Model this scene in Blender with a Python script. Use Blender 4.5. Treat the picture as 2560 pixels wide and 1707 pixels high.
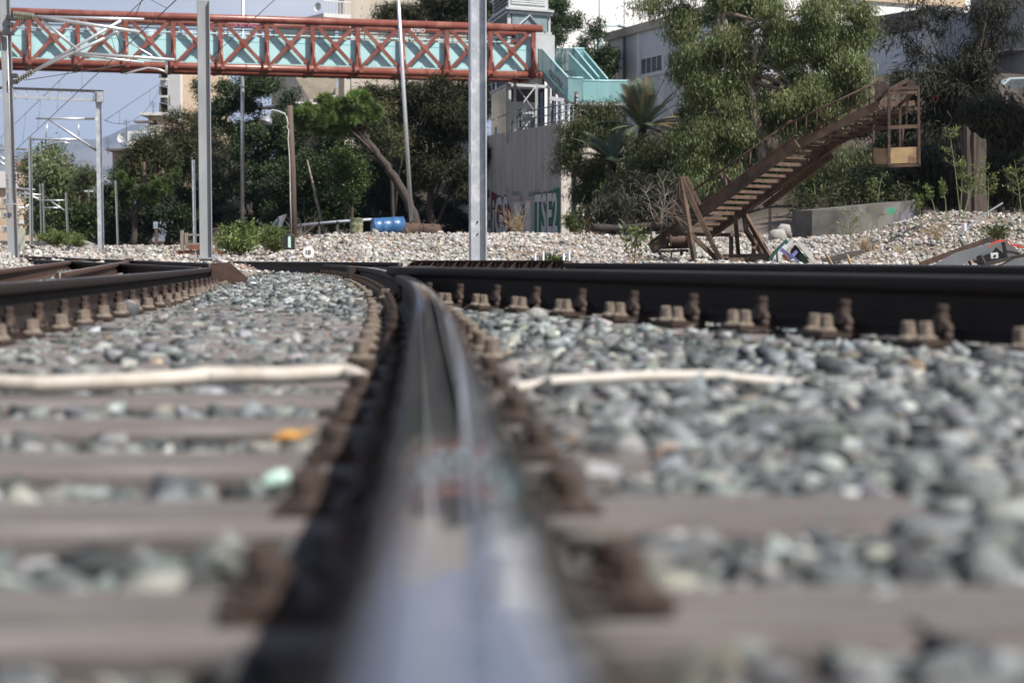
import bpy, bmesh, math, random
import numpy as np
from mathutils import Vector, Matrix

for o in list(bpy.data.objects):
    bpy.data.objects.remove(o)
SC = bpy.context.scene
COL = SC.collection
rnd = random.Random(7)
RS = np.random.RandomState(11)

# ------------------------------------------------------------------ camera
F = 70.0 / 36.0 * 2560.0            # focal length in photograph pixels
CAMZ = 0.277
PITCH = math.atan((853.5 - 645.0) / F)
cam = bpy.data.cameras.new('camera')
cam.lens = 70.0
cam.sensor_width = 36.0
cam.clip_start = 0.02
cam.clip_end = 30000
cam.dof.use_dof = True
cam.dof.focus_distance = 25.0
cam.dof.aperture_fstop = 3.7
camo = bpy.data.objects.new('camera', cam)
COL.objects.link(camo)
camo.location = (0, 0, CAMZ)
camo.rotation_euler = (math.pi / 2 - PITCH, 0, 0)
SC.camera = camo

# ------------------------------------------------------------------ light
SUN = Vector((0.80, -0.60, 0)).normalized() * math.cos(math.radians(52))
SUN.z = math.sin(math.radians(52))
w = bpy.data.worlds.new('World')
SC.world = w
w.use_nodes = True
nt = w.node_tree
nt.nodes.clear()
wo = nt.nodes.new('ShaderNodeOutputWorld')
bg = nt.nodes.new('ShaderNodeBackground')
sky = nt.nodes.new('ShaderNodeTexSky')
sky.sky_type = 'NISHITA'
sky.sun_disc = False
sky.sun_elevation = math.radians(52)
sky.sun_rotation = math.atan2(SUN.x, SUN.y)
sky.air_density = 1.0
sky.dust_density = 0.5
sky.ozone_density = 1.5
tc = nt.nodes.new('ShaderNodeTexCoord')
mp = nt.nodes.new('ShaderNodeMapping')
mp.inputs['Scale'].default_value = (4.0, 4.0, 9.0)
mp.inputs['Location'].default_value = (0.35, 0.1, 0.55)
nz = nt.nodes.new('ShaderNodeTexNoise')
nz.inputs['Scale'].default_value = 1.6
nz.inputs['Detail'].default_value = 7
nz.inputs['Roughness'].default_value = 0.55
rp = nt.nodes.new('ShaderNodeValToRGB')
rp.color_ramp.elements[0].position = 0.50
rp.color_ramp.elements[1].position = 0.78
# summer haze thickens towards the horizon, all the way round
sx = nt.nodes.new('ShaderNodeSeparateXYZ')
hr = nt.nodes.new('ShaderNodeValToRGB')
hr.color_ramp.interpolation = 'EASE'
hr.color_ramp.elements[0].position = 0.0
hr.color_ramp.elements[0].color = (0.85, 0.85, 0.85, 1)
hr.color_ramp.elements[1].position = 0.55
hr.color_ramp.elements[1].color = (0.0, 0.0, 0.0, 1)
hm = nt.nodes.new('ShaderNodeMixRGB')
hm.inputs['Color2'].default_value = (9.3, 9.6, 10.7, 1)
mx = nt.nodes.new('ShaderNodeMixRGB')
mx.inputs['Color2'].default_value = (11.5, 11.4, 12.0, 1)
nt.links.new(tc.outputs['Generated'], sx.inputs['Vector'])
nt.links.new(sx.outputs['Z'], hr.inputs['Fac'])
nt.links.new(tc.outputs['Generated'], mp.inputs['Vector'])
nt.links.new(mp.outputs['Vector'], nz.inputs['Vector'])
nt.links.new(nz.outputs['Fac'], rp.inputs['Fac'])
nt.links.new(hr.outputs['Color'], hm.inputs['Fac'])
nt.links.new(sky.outputs['Color'], hm.inputs['Color1'])
nt.links.new(rp.outputs['Color'], mx.inputs['Fac'])
nt.links.new(hm.outputs['Color'], mx.inputs['Color1'])
nt.links.new(mx.outputs['Color'], bg.inputs['Color'])
bg.inputs['Strength'].default_value = 0.052
nt.links.new(bg.outputs['Background'], wo.inputs['Surface'])

sl = bpy.data.lights.new('sun', 'SUN')
sl.energy = 4.8
sl.angle = math.radians(0.53)
sl.color = (1.0, 0.95, 0.88)
slo = bpy.data.objects.new('sun', sl)
COL.objects.link(slo)
slo.rotation_euler = SUN.to_track_quat('Z', 'Y').to_euler()
slo.location = (20, -10, 40)

vs = SC.view_settings
vs.view_transform = 'Standard'
vs.look = 'None'
vs.exposure = 0.62
vs.gamma = 1.0
vs.use_curve_mapping = False
SC.cycles.max_bounces = 6
SC.cycles.transparent_max_bounces = 8
SC.cycles.use_denoising = True

# ------------------------------------------------------------------ helpers
def P(px, py, Z):
    """world point at depth Z (metres along +Y) seen at a photograph pixel"""
    u = (px - 1280.0) / F
    v = (853.5 - py) / F
    dy = math.cos(PITCH) + v * math.sin(PITCH)
    dz = -math.sin(PITCH) + v * math.cos(PITCH)
    t = Z / dy
    return Vector((u * t, Z, CAMZ + dz * t))

def PX(px, Z):
    return P(px, 645, Z).x

def ss(a, b, x):
    t = np.clip((np.asarray(x, float) - a) / (b - a), 0, 1)
    return t * t * (3 - 2 * t)

ORG = {}

def org(o):
    return ORG.get(o.name, Vector((0, 0, 0))) if o is not None else Vector((0, 0, 0))

def tag(o, label=None, cat=None, group=None, kind=None):
    if label: o['label'] = label
    if cat: o['category'] = cat
    if group: o['group'] = group
    if kind: o['kind'] = kind
    return o

def thing(name, label, cat, loc, group=None):
    o = bpy.data.objects.new(name, None)
    COL.objects.link(o)
    o.empty_display_size = 0.2
    o.location = loc
    ORG[o.name] = Vector(loc)
    return tag(o, label, cat, group)

def link(name, me, parent=None, loc=None):
    o = bpy.data.objects.new(name, me)
    COL.objects.link(o)
    if parent is not None:
        o.parent = parent
    if loc is not None:
        o.location = loc
    return o

def np_mesh(name, V, Fc, mat=None, smooth=False, col=None):
    """V (n,3); Fc (m,k) equal-sided faces"""
    V = np.ascontiguousarray(V, dtype=np.float32)
    Fc = np.ascontiguousarray(Fc, dtype=np.int32)
    me = bpy.data.meshes.new(name)
    me.vertices.add(len(V))
    me.vertices.foreach_set('co', V.ravel())
    m, k = Fc.shape
    me.loops.add(m * k)
    me.loops.foreach_set('vertex_index', Fc.ravel())
    me.polygons.add(m)
    me.polygons.foreach_set('loop_start', np.arange(0, m * k, k, dtype=np.int32))
    me.polygons.foreach_set('loop_total', np.full(m, k, dtype=np.int32))
    if smooth:
        me.polygons.foreach_set('use_smooth', np.ones(m, dtype=bool))
    me.update(calc_edges=True)
    if col is not None:
        a = me.color_attributes.new('Col', 'FLOAT_COLOR', 'POINT')
        c = np.ones((len(V), 4), dtype=np.float32)
        c[:, :3] = col
        a.data.foreach_set('color', c.ravel())
    if mat is not None:
        me.materials.append(mat)
    return me

class MB:
    """collects shapes in world coordinates; build() links them as one mesh"""
    def __init__(s):
        s.v = []
        s.f = []
        s.sm = []
    def add(s, vs_, fs, smooth=False):
        n = len(s.v)
        s.v += [tuple(v) for v in vs_]
        s.f += [tuple(i + n for i in f) for f in fs]
        s.sm += [smooth] * len(fs)
        return s
    def box(s, c, size, ax=None):
        c = Vector(c)
        X, Y, Z = ax if ax else (Vector((1, 0, 0)), Vector((0, 1, 0)), Vector((0, 0, 1)))
        hx, hy, hz = [k / 2 for k in size]
        vs_ = [c + X * (a * hx) + Y * (b * hy) + Z * (d * hz)
               for d in (-1, 1) for b in (-1, 1) for a in (-1, 1)]
        return s.add(vs_, [(0, 2, 3, 1), (4, 5, 7, 6), (0, 1, 5, 4), (2, 6, 7, 3), (0, 4, 6, 2), (1, 3, 7, 5)])
    def bar(s, a, b, w_, h_, up=(0, 0, 1)):
        a = Vector(a); b = Vector(b)
        d = (b - a)
        L = d.length
        d.normalize()
        up = Vector(up)
        if abs(d.dot(up)) > 0.98:
            up = Vector((0, 1, 0))
        sx = d.cross(up).normalized()
        uz = sx.cross(d).normalized()
        return s.box((a + b) / 2, (w_, L, h_), (sx, d, uz))
    def tube(s, pts, r, n=8, cap=True):
        pts = [Vector(p) for p in pts]
        if not hasattr(r, '__len__'):
            r = [r] * len(pts)
        vs_ = []
        prev = None
        for i, p in enumerate(pts):
            d = (pts[min(i + 1, len(pts) - 1)] - pts[max(i - 1, 0)])
            if d.length < 1e-9:
                d = Vector((0, 0, 1))
            d.normalize()
            if prev is None:
                x = d.orthogonal().normalized()
            else:
                x = (prev - d * prev.dot(d))
                x = x.normalized() if x.length > 1e-6 else d.orthogonal().normalized()
            prev = x
            y = d.cross(x)
            for k in range(n):
                t = 2 * math.pi * k / n
                vs_.append(p + (x * math.cos(t) + y * math.sin(t)) * r[i])
        fs = []
        for i in range(len(pts) - 1):
            for k in range(n):
                k2 = (k + 1) % n
                fs.append((i * n + k, i * n + k2, (i + 1) * n + k2, (i + 1) * n + k))
        s.add(vs_, fs, True)
        if cap:
            b0 = len(s.v) - len(vs_)
            s.f.append(tuple(b0 + k for k in reversed(range(n)))); s.sm.append(False)
            e0 = b0 + (len(pts) - 1) * n
            s.f.append(tuple(e0 + k for k in range(n))); s.sm.append(False)
        return s
    def prism(s, poly, vec):
        poly = [Vector(p) for p in poly]
        vec = Vector(vec)
        n = len(poly)
        vs_ = poly + [p + vec for p in poly]
        fs = [tuple(reversed(range(n))), tuple(range(n, 2 * n))]
        fs += [(i, (i + 1) % n, n + (i + 1) % n, n + i) for i in range(n)]
        return s.add(vs_, fs)
    def hbeam(s, a, b, depth, width, t, X):
        """H section column from a to b; X = horizontal web direction, flanges at its two ends"""
        a = Vector(a); b = Vector(b)
        d = (b - a).normalized()
        X = Vector(X); X = (X - d * X.dot(d)).normalized()
        Y = d.cross(X).normalized()
        L = (b - a).length
        c = (a + b) / 2
        s.box(c + X * (depth / 2 - t / 2), (t, width, L), (X, Y, d))
        s.box(c - X * (depth / 2 - t / 2), (t, width, L), (X, Y, d))
        s.box(c, (depth - 2 * t + 0.004, t * 0.8, L - 0.004), (X, Y, d))
        return s
    def lathe(s, base, axis, prof, n=16):
        """prof: (radius, distance along axis)"""
        base = Vector(base); axis = Vector(axis).normalized()
        return s.tube_radii([base + axis * h for r, h in prof], [r for r, h in prof], axis, n)
    def tube_radii(s, pts, rs, axis, n):
        x = axis.orthogonal().normalized()
        y = axis.cross(x)
        vs_ = []
        for p, r in zip(pts, rs):
            for k in range(n):
                t = 2 * math.pi * k / n
                vs_.append(p + (x * math.cos(t) + y * math.sin(t)) * r)
        fs = []
        for i in range(len(pts) - 1):
            for k in range(n):
                k2 = (k + 1) % n
                fs.append((i * n + k, i * n + k2, (i + 1) * n + k2, (i + 1) * n + k))
        s.add(vs_, fs, False)
        b0 = len(s.v) - len(vs_)
        s.f.append(tuple(b0 + k for k in reversed(range(n)))); s.sm.append(False)
        e0 = b0 + (len(pts) - 1) * n
        s.f.append(tuple(e0 + k for k in range(n))); s.sm.append(False)
        return s
    def mesh(s, name, mat, o=Vector((0, 0, 0))):
        me = bpy.data.meshes.new(name)
        me.from_pydata([(v[0] - o.x, v[1] - o.y, v[2] - o.z) for v in s.v], [], s.f)
        me.polygons.foreach_set('use_smooth', s.sm)
        me.materials.append(mat)
        me.update()
        return me
    def build(s, name, mat, parent=None, base=None):
        """base: world origin for a top-level mesh object"""
        if parent is not None:
            o_ = Vector((0, 0, 0))
            q = parent
            o_ = WORG(parent)
            ob = link(name, s.mesh(name, mat, o_), parent)
            ORG[ob.name] = Vector(o_)
            return ob
        b = Vector(base) if base is not None else Vector((0, 0, 0))
        ob = link(name, s.mesh(name, mat, b), None, b)
        ORG[ob.name] = b
        return ob

def WORG(o):
    return ORG.get(o.name, Vector((0, 0, 0)))

# ------------------------------------------------------------------ materials
MATS = {}

def pm(name, c1, c2=None, scale=4.0, rough=0.7, metal=0.0, bump=0.0, lo=0.35, hi=0.65, c3=None, s3=0.7, attr=None,
       rough2=None, stretch=None, bscale=None, spec=0.5, trans=0.0, detail=6):
    """procedural principled material: c1/c2 by noise, c3 in larger patches"""
    m = bpy.data.materials.new(name)
    m.use_nodes = True
    t = m.node_tree
    L = t.links.new
    b = t.nodes['Principled BSDF']
    b.inputs['Roughness'].default_value = rough
    b.inputs['Metallic'].default_value = metal
    b.inputs['Specular IOR Level'].default_value = spec
    co = t.nodes.new('ShaderNodeTexCoord')
    vec = co.outputs['Object']
    if stretch:
        mpn = t.nodes.new('ShaderNodeMapping')
        mpn.inputs['Scale'].default_value = stretch
        L(vec, mpn.inputs['Vector'])
        vec = mpn.outputs['Vector']
    n = t.nodes.new('ShaderNodeTexNoise')
    n.inputs['Scale'].default_value = scale
    n.inputs['Detail'].default_value = detail
    n.inputs['Roughness'].default_value = 0.62
    L(vec, n.inputs['Vector'])
    r = t.nodes.new('ShaderNodeMapRange')
    r.inputs['From Min'].default_value = lo
    r.inputs['From Max'].default_value = hi
    L(n.outputs['Fac'], r.inputs['Value'])
    mxn = t.nodes.new('ShaderNodeMixRGB')
    mxn.inputs['Color1'].default_value = (*c1, 1)
    mxn.inputs['Color2'].default_value = (*(c2 or [k * 0.75 for k in c1]), 1)
    L(r.outputs['Result'], mxn.inputs['Fac'])
    out = mxn.outputs['Color']
    if c3 is not None:
        n3 = t.nodes.new('ShaderNodeTexNoise')
        n3.inputs['Scale'].default_value = s3
        n3.inputs['Detail'].default_value = 5
        n3.inputs['Roughness'].default_value = 0.65
        L(vec, n3.inputs['Vector'])
        r3 = t.nodes.new('ShaderNodeMapRange')
        r3.inputs['From Min'].default_value = 0.5
        r3.inputs['From Max'].default_value = 0.64
        L(n3.outputs['Fac'], r3.inputs['Value'])
        m3 = t.nodes.new('ShaderNodeMixRGB')
        m3.inputs['Color2'].default_value = (*c3, 1)
        L(out, m3.inputs['Color1'])
        L(r3.outputs['Result'], m3.inputs['Fac'])
        out = m3.outputs['Color']
    if attr:
        if attr == 'Col':
            at = t.nodes.new('ShaderNodeVertexColor')
            at.layer_name = 'Col'
            ac = at.outputs['Color']
        else:
            at = t.nodes.new('ShaderNodeObjectInfo')
            ac = at.outputs['Color']
        mm = t.nodes.new('ShaderNodeMixRGB')
        mm.blend_type = 'MULTIPLY'
        mm.inputs['Fac'].default_value = 1
        L(out, mm.inputs['Color1'])
        L(ac, mm.inputs['Color2'])
        out = mm.outputs['Color']
    L(out, b.inputs['Base Color'])
    if rough2 is not None:
        rr = t.nodes.new('ShaderNodeMapRange')
        rr.inputs['To Min'].default_value = rough
        rr.inputs['To Max'].default_value = rough2
        L(r.outputs['Result'], rr.inputs['Value'])
        L(rr.outputs['Result'], b.inputs['Roughness'])
    if bump:
        bn = t.nodes.new('ShaderNodeBump')
        bn.inputs['Strength'].default_value = bump
        bn.inputs['Distance'].default_value = 0.02
        if bscale:
            n2 = t.nodes.new('ShaderNodeTexNoise')
            n2.inputs['Scale'].default_value = bscale
            n2.inputs['Detail'].default_value = 6
            L(vec, n2.inputs['Vector'])
            L(n2.outputs['Fac'], bn.inputs['Height'])
        else:
            L(n.outputs['Fac'], bn.inputs['Height'])
        L(bn.outputs['Normal'], b.inputs['Normal'])
    if trans:
        tr = t.nodes.new('ShaderNodeBsdfTranslucent')
        L(out, tr.inputs['Color'])
        ms = t.nodes.new('ShaderNodeMixShader')
        ms.inputs['Fac'].default_value = trans
        L(b.outputs['BSDF'], ms.inputs[1])
        L(tr.outputs['BSDF'], ms.inputs[2])
        L(ms.outputs['Shader'], t.nodes['Material Output'].inputs['Surface'])
    MATS[name] = m
    return m

W1 = (1, 1, 1)
M_rust = pm('rusted steel', (0.060, 0.037, 0.028), (0.108, 0.064, 0.044), 9, 0.85, 0.05, 0.3, c3=(0.036, 0.023, 0.019), s3=3)
M_darkrust = pm('dark rail rust', (0.032, 0.02, 0.015), (0.062, 0.036, 0.025), 14, 0.75, 0.1, 0.25, c3=(0.02, 0.014, 0.012), s3=4)
M_clip = pm('fastener rust', (0.045, 0.032, 0.026), (0.082, 0.054, 0.042), 40, 0.75, 0.2, 0.3)
M_screw = pm('dusty screw head', (0.25, 0.205, 0.16), (0.13, 0.10, 0.078), 55, 0.8, 0.1, 0.2)
M_wood = pm('weathered sleeper timber', (0.245, 0.215, 0.202), (0.095, 0.08, 0.074), 8, 0.9, 0, 0.9, stretch=(1, 12, 12), c3=(0.30, 0.272, 0.258), s3=2, lo=.3, hi=.7)
M_galv = pm('galvanised steel', (0.46, 0.485, 0.52), (0.36, 0.385, 0.42), 6, 0.45, 0.25, 0.03, c3=(0.62, 0.64, 0.66), s3=3.2)
M_galv2 = pm('aluminium tube', (0.72, 0.73, 0.74), (0.6, 0.61, 0.62), 4, 0.35, 0.6)
M_wire = pm('dark wire', (0.09, 0.09, 0.095), (0.06, 0.06, 0.06), 4, 0.6, 0.3)
M_insul = pm('glazed insulator', (0.24, 0.24, 0.19), (0.16, 0.15, 0.12), 8, 0.25, 0.0)
M_concrete = pm('board marked concrete', (0.66, 0.60, 0.545), (0.44, 0.40, 0.365), 2.4, 0.9, 0, 0.2, stretch=(2.2, 2.2, 0.13), c3=(0.50, 0.455, 0.415), s3=0.8)
M_redpaint = pm('red oxide bridge paint', (0.235, 0.072, 0.05), (0.20, 0.06, 0.042), 3, 0.32, 0, 0.02, c3=(0.29, 0.12, 0.092), s3=0.9)
M_turq = pm('turquoise panel paint', (0.44, 0.70, 0.715), (0.41, 0.66, 0.68), 2, 0.4, c3=(0.36, 0.57, 0.585), s3=0.9, stretch=(1, 1, .3))
M_turqdark = pm('teal frame paint', (0.20, 0.42, 0.43), (0.17, 0.36, 0.37), 3, 0.45)
# ------------------------------------------------------------------ terrain
def rail_main(d):
    return np.interp(d, DM, XM)
_pts = [(-1.2, 0.004), (0.0, -0.001), (0.454, -0.0096), (0.88, -0.024), (1.98, -0.072), (3.83, -0.156), (7.2, -0.34), (11.2, -0.63),
        (15, -0.965), (18.7, -1.33), (24, -1.99), (29.9, -2.92), (36, -4.2), (42, -5.85), (50, -8.7), (60, -13.2), (75, -21)]
_d = np.array([p[0] for p in _pts]); _x = np.array([p[1] for p in _pts])
def cubic(xk, yk, xs):
    n = len(xk)
    h = np.diff(xk)
    A = np.zeros((n, n)); b = np.zeros(n)
    A[0, 0] = A[-1, -1] = 1
    for i in range(1, n - 1):
        A[i, i - 1] = h[i - 1]; A[i, i] = 2 * (h[i - 1] + h[i]); A[i, i + 1] = h[i]
        b[i] = 3 * ((yk[i + 1] - yk[i]) / h[i] - (yk[i] - yk[i - 1]) / h[i - 1])
    c = np.linalg.solve(A, b)
    i = np.clip(np.searchsorted(xk, xs) - 1, 0, n - 2)
    t = xs - xk[i]
    bb = (yk[i + 1] - yk[i]) / h[i] - h[i] * (2 * c[i] + c[i + 1]) / 3
    dd = (c[i + 1] - c[i]) / (3 * h[i])
    return yk[i] + bb * t + c[i] * t * t + dd * t ** 3
DM = np.concatenate([np.arange(-1.2, 12, 0.12), np.arange(12, 75.1, 0.4)])
XM = cubic(_d, _x, DM)
# branch rail on the far side of the camera's own rail, a little higher
def rail_branch(z):
    return 1.31 - 0.333 * (z - 5.09)
RAISE = 0.043
def raised(x, y):
    q = x - rail_branch(y)
    return RAISE * ss(-0.95, -0.2, q)

def terr(x, y):
    """height of the bare ground"""
    x = np.asarray(x, float); y = np.asarray(y, float)
    yy = np.maximum(y, 1.0)
    a = x / yy
    right = np.interp(y, [-50, 14, 24, 34, 41, 47, 53, 60, 100, 160, 260, 900, 9000], [-.12, -.10, .0, .06, .13, .30, .60, .92, 1.36, 2.0, 3.0, 6, 10])
    left = np.interp(y, [-50, 14, 24, 40, 60, 100, 160, 260, 900, 9000], [-.12, -.10, .05, .18, .36, .80, 1.5, 2.6, 6, 10])
    k = ss(-0.17, -0.085, a)
    h = left * (1 - k) + right * k
    # spoil heap on the right
    h = h + 0.95 * np.exp(-(np.maximum(10.6 - x, 0) / 1.9) ** 2 - ((y - 47.5) / 6.5) ** 2) + 0.16 * np.exp(-((x + 0.6) / 4.5) ** 2 - ((y - 52) / 6) ** 2)
    h = h + 0.05 * np.sin(x * 1.3 + 0.7) * np.sin(y * 0.55) * ss(24, 34, y) + 0.03 * np.sin(x * 3.1 + y * 1.7) * ss(24, 34, y)
    # bank up to the street
    edge = 74 + np.clip(9.5 - x, 0, 40) * 5.0
    bank = ss(0, 1, (y - edge) / 15) * 6.0 + ss(0, 1, (y - 56 - np.clip(5.5 - x, 0, 40) * 6.0) / 20) * 1.2
    h = h + bank * ss(5.2, 9.5, x)
    # embankment left of the retaining wall
    b2 = ss(0, 1, (y - 132 - np.clip(-x - 2, 0, 60) * 0.5) / 22) * 6.0
    h = h + b2 * (1 - ss(2.2, 5.5, x)) * ss(-28, -18, x)
    return h
def tz(x, y):
    return float(terr(x, y))
def G(px, Z, sink=0.03):
    x = PX(px, Z)
    return Vector((x, Z, tz(x, Z) - sink))

M_ground = pm('dry earth', (1.0, 0.82, 0.64), (0.64, 0.52, 0.40), 1.2, 0.95, 0, 0.5, c3=(1.15, 1.0, 0.85), s3=0.35, bscale=9, attr='Col')
ys = np.concatenate([np.arange(-8, 20, 1.0), np.arange(20, 70, 0.5), np.arange(70, 170, 2.0), np.arange(170, 400, 12), np.geomspace(400, 8500, 16)])
us = np.concatenate([-np.geomspace(1.2, .34, 10), np.linspace(-0.30, 0.30, 140), np.geomspace(.34, 1.2, 10)])
YY, UU = np.meshgrid(ys, us, indexing='ij')
XX = UU * np.maximum(YY + 16, 8) * 1.0
HH = terr(XX, YY)
nr, nc = XX.shape
V = np.stack([XX, YY, HH], -1).reshape(-1, 3)
ii = (np.arange(nr - 1)[:, None] * nc + np.arange(nc - 1)[None, :]).ravel()
Fq = np.stack([ii, ii + 1, ii + nc + 1, ii + nc], -1)
# pale stone dust near the tracks, dark leaf litter under the trees
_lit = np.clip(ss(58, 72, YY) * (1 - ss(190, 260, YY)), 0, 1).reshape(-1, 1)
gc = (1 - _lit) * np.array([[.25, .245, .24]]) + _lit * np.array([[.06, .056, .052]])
ground = link('ground', np_mesh('ground', V, Fq, M_ground, True, gc))
tag(ground, 'dry earth rising from the railway to the tree line', None, None, 'structure')

# ------------------------------------------------------------------ rails
PROF = [(-.075, 0), (.075, 0), (.075, .0115), (.022, .026), (.0105, .042), (.0083, .085), (.0100, .117), (.0335, .131), (.0362, .136), (.0362, .152),
        (.0340, .161), (.0300, .1665), (.0250, .1703), (.0150, .1718), (.0, .172),
        (-.0150, .1718), (-.0250, .1703), (-.0300, .1665), (-.0340, .161), (-.0362, .152), (-.0362, .136), (-.0335, .131), (-.0100, .117), (-.0083, .085), (-.0105, .042), (-.022, .026), (-.075, .0115)]

def rail_material(name, band, stripes, side1, side2, topc, rough):
    """steel rail: running band across the head is polished, flanks are rusted; u runs across the head"""
    m = bpy.data.materials.new(name)
    m.use_nodes = True
    t = m.node_tree
    L = t.links.new
    b = t.nodes['Principled BSDF']
    at = t.nodes.new('ShaderNodeVertexColor'); at.layer_name = 'Col'
    sp = t.nodes.new('ShaderNodeSeparateColor')
    L(at.outputs['Color'], sp.inputs['Color'])
    co = t.nodes.new('ShaderNodeTexCoord')
    n = t.nodes.new('ShaderNodeTexNoise'); n.inputs['Scale'].default_value = 14; n.inputs['Detail'].default_value = 8
    L(co.outputs['Object'], n.inputs['Vector'])
    # wobble of the band edge
    ad = t.nodes.new('ShaderNodeMath'); ad.operation = 'MULTIPLY_ADD'
    L(n.outputs['Fac'], ad.inputs[0]); ad.inputs[1].default_value = 0.03
    L(sp.outputs['Red'], ad.inputs[2])
    cr = t.nodes.new('ShaderNodeValToRGB')
    e = cr.color_ramp.elements
    b0, b1 = band
    e[0].position = b0 - 0.02; e[0].color = (0, 0, 0, 1)
    e[1].position = b0 + 0.02; e[1].color = (1, 1, 1, 1)
    k = e.new(b1 - 0.02); k.color = (1, 1, 1, 1)
    k = e.new(b1 + 0.03); k.color = (0, 0, 0, 1)
    L(ad.outputs[0], cr.inputs['Fac'])
    pol = cr.outputs['Color']
    top = t.nodes.new('ShaderNodeMath'); top.operation = 'MULTIPLY'
    L(pol, top.inputs[0]); L(sp.outputs['Green'], top.inputs[1])
    sidec = t.nodes.new('ShaderNodeMixRGB')
    sidec.inputs['Color1'].default_value = (*side1, 1); sidec.inputs['Color2'].default_value = (*side2, 1)
    L(n.outputs['Fac'], sidec.inputs['Fac'])
    # wear stripes
    st = t.nodes.new('ShaderNodeValToRGB')
    se = st.color_ramp.elements
    se[0].position = 0; se[0].color = (0, 0, 0, 1); se[1].position = 1; se[1].color = (0, 0, 0, 1)
    for c_, w_ in stripes:
        q = se.new(c_ - w_); q.color = (0, 0, 0, 1)
        q = se.new(c_); q.color = (1, 1, 1, 1)
        q = se.new(c_ + w_); q.color = (0, 0, 0, 1)
    L(sp.outputs['Red'], st.inputs['Fac'])
    tcx = t.nodes.new('ShaderNodeMixRGB')
    tcx.inputs['Color1'].default_value = (*topc, 1)
    tcx.inputs['Color2'].default_value = (0.8, 0.81, 0.85, 1)
    L(st.outputs['Color'], tcx.inputs['Fac'])
    b.inputs['Specular IOR Level'].default_value = 0.25
    b.inputs['Specular Tint'].default_value = (0.72, 0.73, 0.78, 1)
    cm = t.nodes.new('ShaderNodeMixRGB')
    L(top.outputs[0], cm.inputs['Fac']); L(sidec.outputs['Color'], cm.inputs['Color1']); L(tcx.outputs['Color'], cm.inputs['Color2'])
    L(cm.outputs['Color'], b.inputs['Base Color'])
    ro = t.nodes.new('ShaderNodeMapRange')
    ro.inputs['To Min'].default_value = 0.72; ro.inputs['To Max'].default_value = rough
    L(top.outputs[0], ro.inputs['Value'])
    r2 = t.nodes.new('ShaderNodeMath'); r2.operation = 'MULTIPLY_ADD'
    L(st.outputs['Color'], r2.inputs[0]); r2.inputs[1].default_value = 0.22; L(ro.outputs['Result'], r2.inputs[2])
    L(r2.outputs[0], b.inputs['Roughness'])
    me_ = t.nodes.new('ShaderNodeMath'); me_.operation = 'MULTIPLY_ADD'
    sm_ = t.nodes.new('ShaderNodeMath'); sm_.operation = 'MULTIPLY_ADD'; L(st.outputs['Color'], sm_.inputs[0]); sm_.inputs[1].default_value = -0.45; sm_.inputs[2].default_value = 1.0
    tm_ = t.nodes.new('ShaderNodeMath'); tm_.operation = 'MULTIPLY'; L(sm_.outputs[0], tm_.inputs[0]); L(top.outputs[0], tm_.inputs[1])
    L(tm_.outputs[0], me_.inputs[0]); me_.inputs[1].default_value = 0.92; me_.inputs[2].default_value = 0.05
    L(me_.outputs[0], b.inputs['Metallic'])
    bp = t.nodes.new('ShaderNodeBump'); bp.inputs['Strength'].default_value = 0.012; bp.inputs['Distance'].default_value = 0.004
    L(n.outputs['Fac'], bp.inputs['Height'])
    L(bp.outputs['Normal'], b.inputs['Normal'])
    return m

M_rail = rail_material('worn running rail steel', (0.20, 0.93), [(0.40, 0.022), (0.665, 0.026)], (0.012, 0.010, 0.009), (0.030, 0.021, 0.017), (0.31, 0.32, 0.355), 0.03)
M_rail2 = rail_material('dull branch rail steel', (0.2, 0.8), [(0.5, 0.05)], (0.012, 0.009, 0.0075), (0.028, 0.019, 0.015), (0.16, 0.14, 0.13), 0.4)
M_rail3 = rail_material('rusted siding rail steel', (0.3, 0.7), [(0.5, 0.1)], (0.05, 0.029, 0.021), (0.085, 0.048, 0.033), (0.11, 0.07, 0.052), 0.6)

def rail(parent, path, mat, zf=0.015, scale=1.0):
    """path: list of (x, y, foot z)"""
    path = [Vector(p) for p in path]
    n = len(PROF)
    V = []; C = []
    for i, p in enumerate(path):
        d = path[min(i + 1, len(path) - 1)] - path[max(i - 1, 0)]
        d.z = 0
        d.normalize()
        sx = Vector((d.y, -d.x, 0))
        for (u, z) in PROF:
            q = p + sx * u * scale
            V.append((q.x, q.y, q.z + z * scale))
            C.append(((u + 0.0362) / 0.0724, 1.0 if z > 0.1600 else 0.0, 0.0))
    Fc = []
    for i in range(len(path) - 1):
        for k in range(n):
            k2 = (k + 1) % n
            Fc.append((i * n + k, i * n + k2, (i + 1) * n + k2, (i + 1) * n + k))
    V = np.array(V); C = np.clip(np.array(C), 0, 1)
    o = WORG(parent)
    V = V - np.array([o.x, o.y, o.z])
    me = np_mesh('rail', V, np.array(Fc), mat, True, C)
    # end caps
    bm = bmesh.new(); bm.from_mesh(me)
    bm.verts.ensure_lookup_table()
    bm.faces.new([bm.verts[k] for k in range(n)])
    bm.faces.new([bm.verts[(len(path) - 1) * n + k] for k in reversed(range(n))])
    bm.to_mesh(me); bm.free()
    me.set_sharp_from_angle(angle=math.radians(32))
    return link('rail', me, parent)

def dirn(fx, d):
    e = 0.05
    v = Vector((float(fx(d + e)) - float(fx(d - e)), 2 * e, 0)).normalized()
    return v, Vector((v.y, -v.x, 0))       # tangent, right-hand normal

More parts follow.
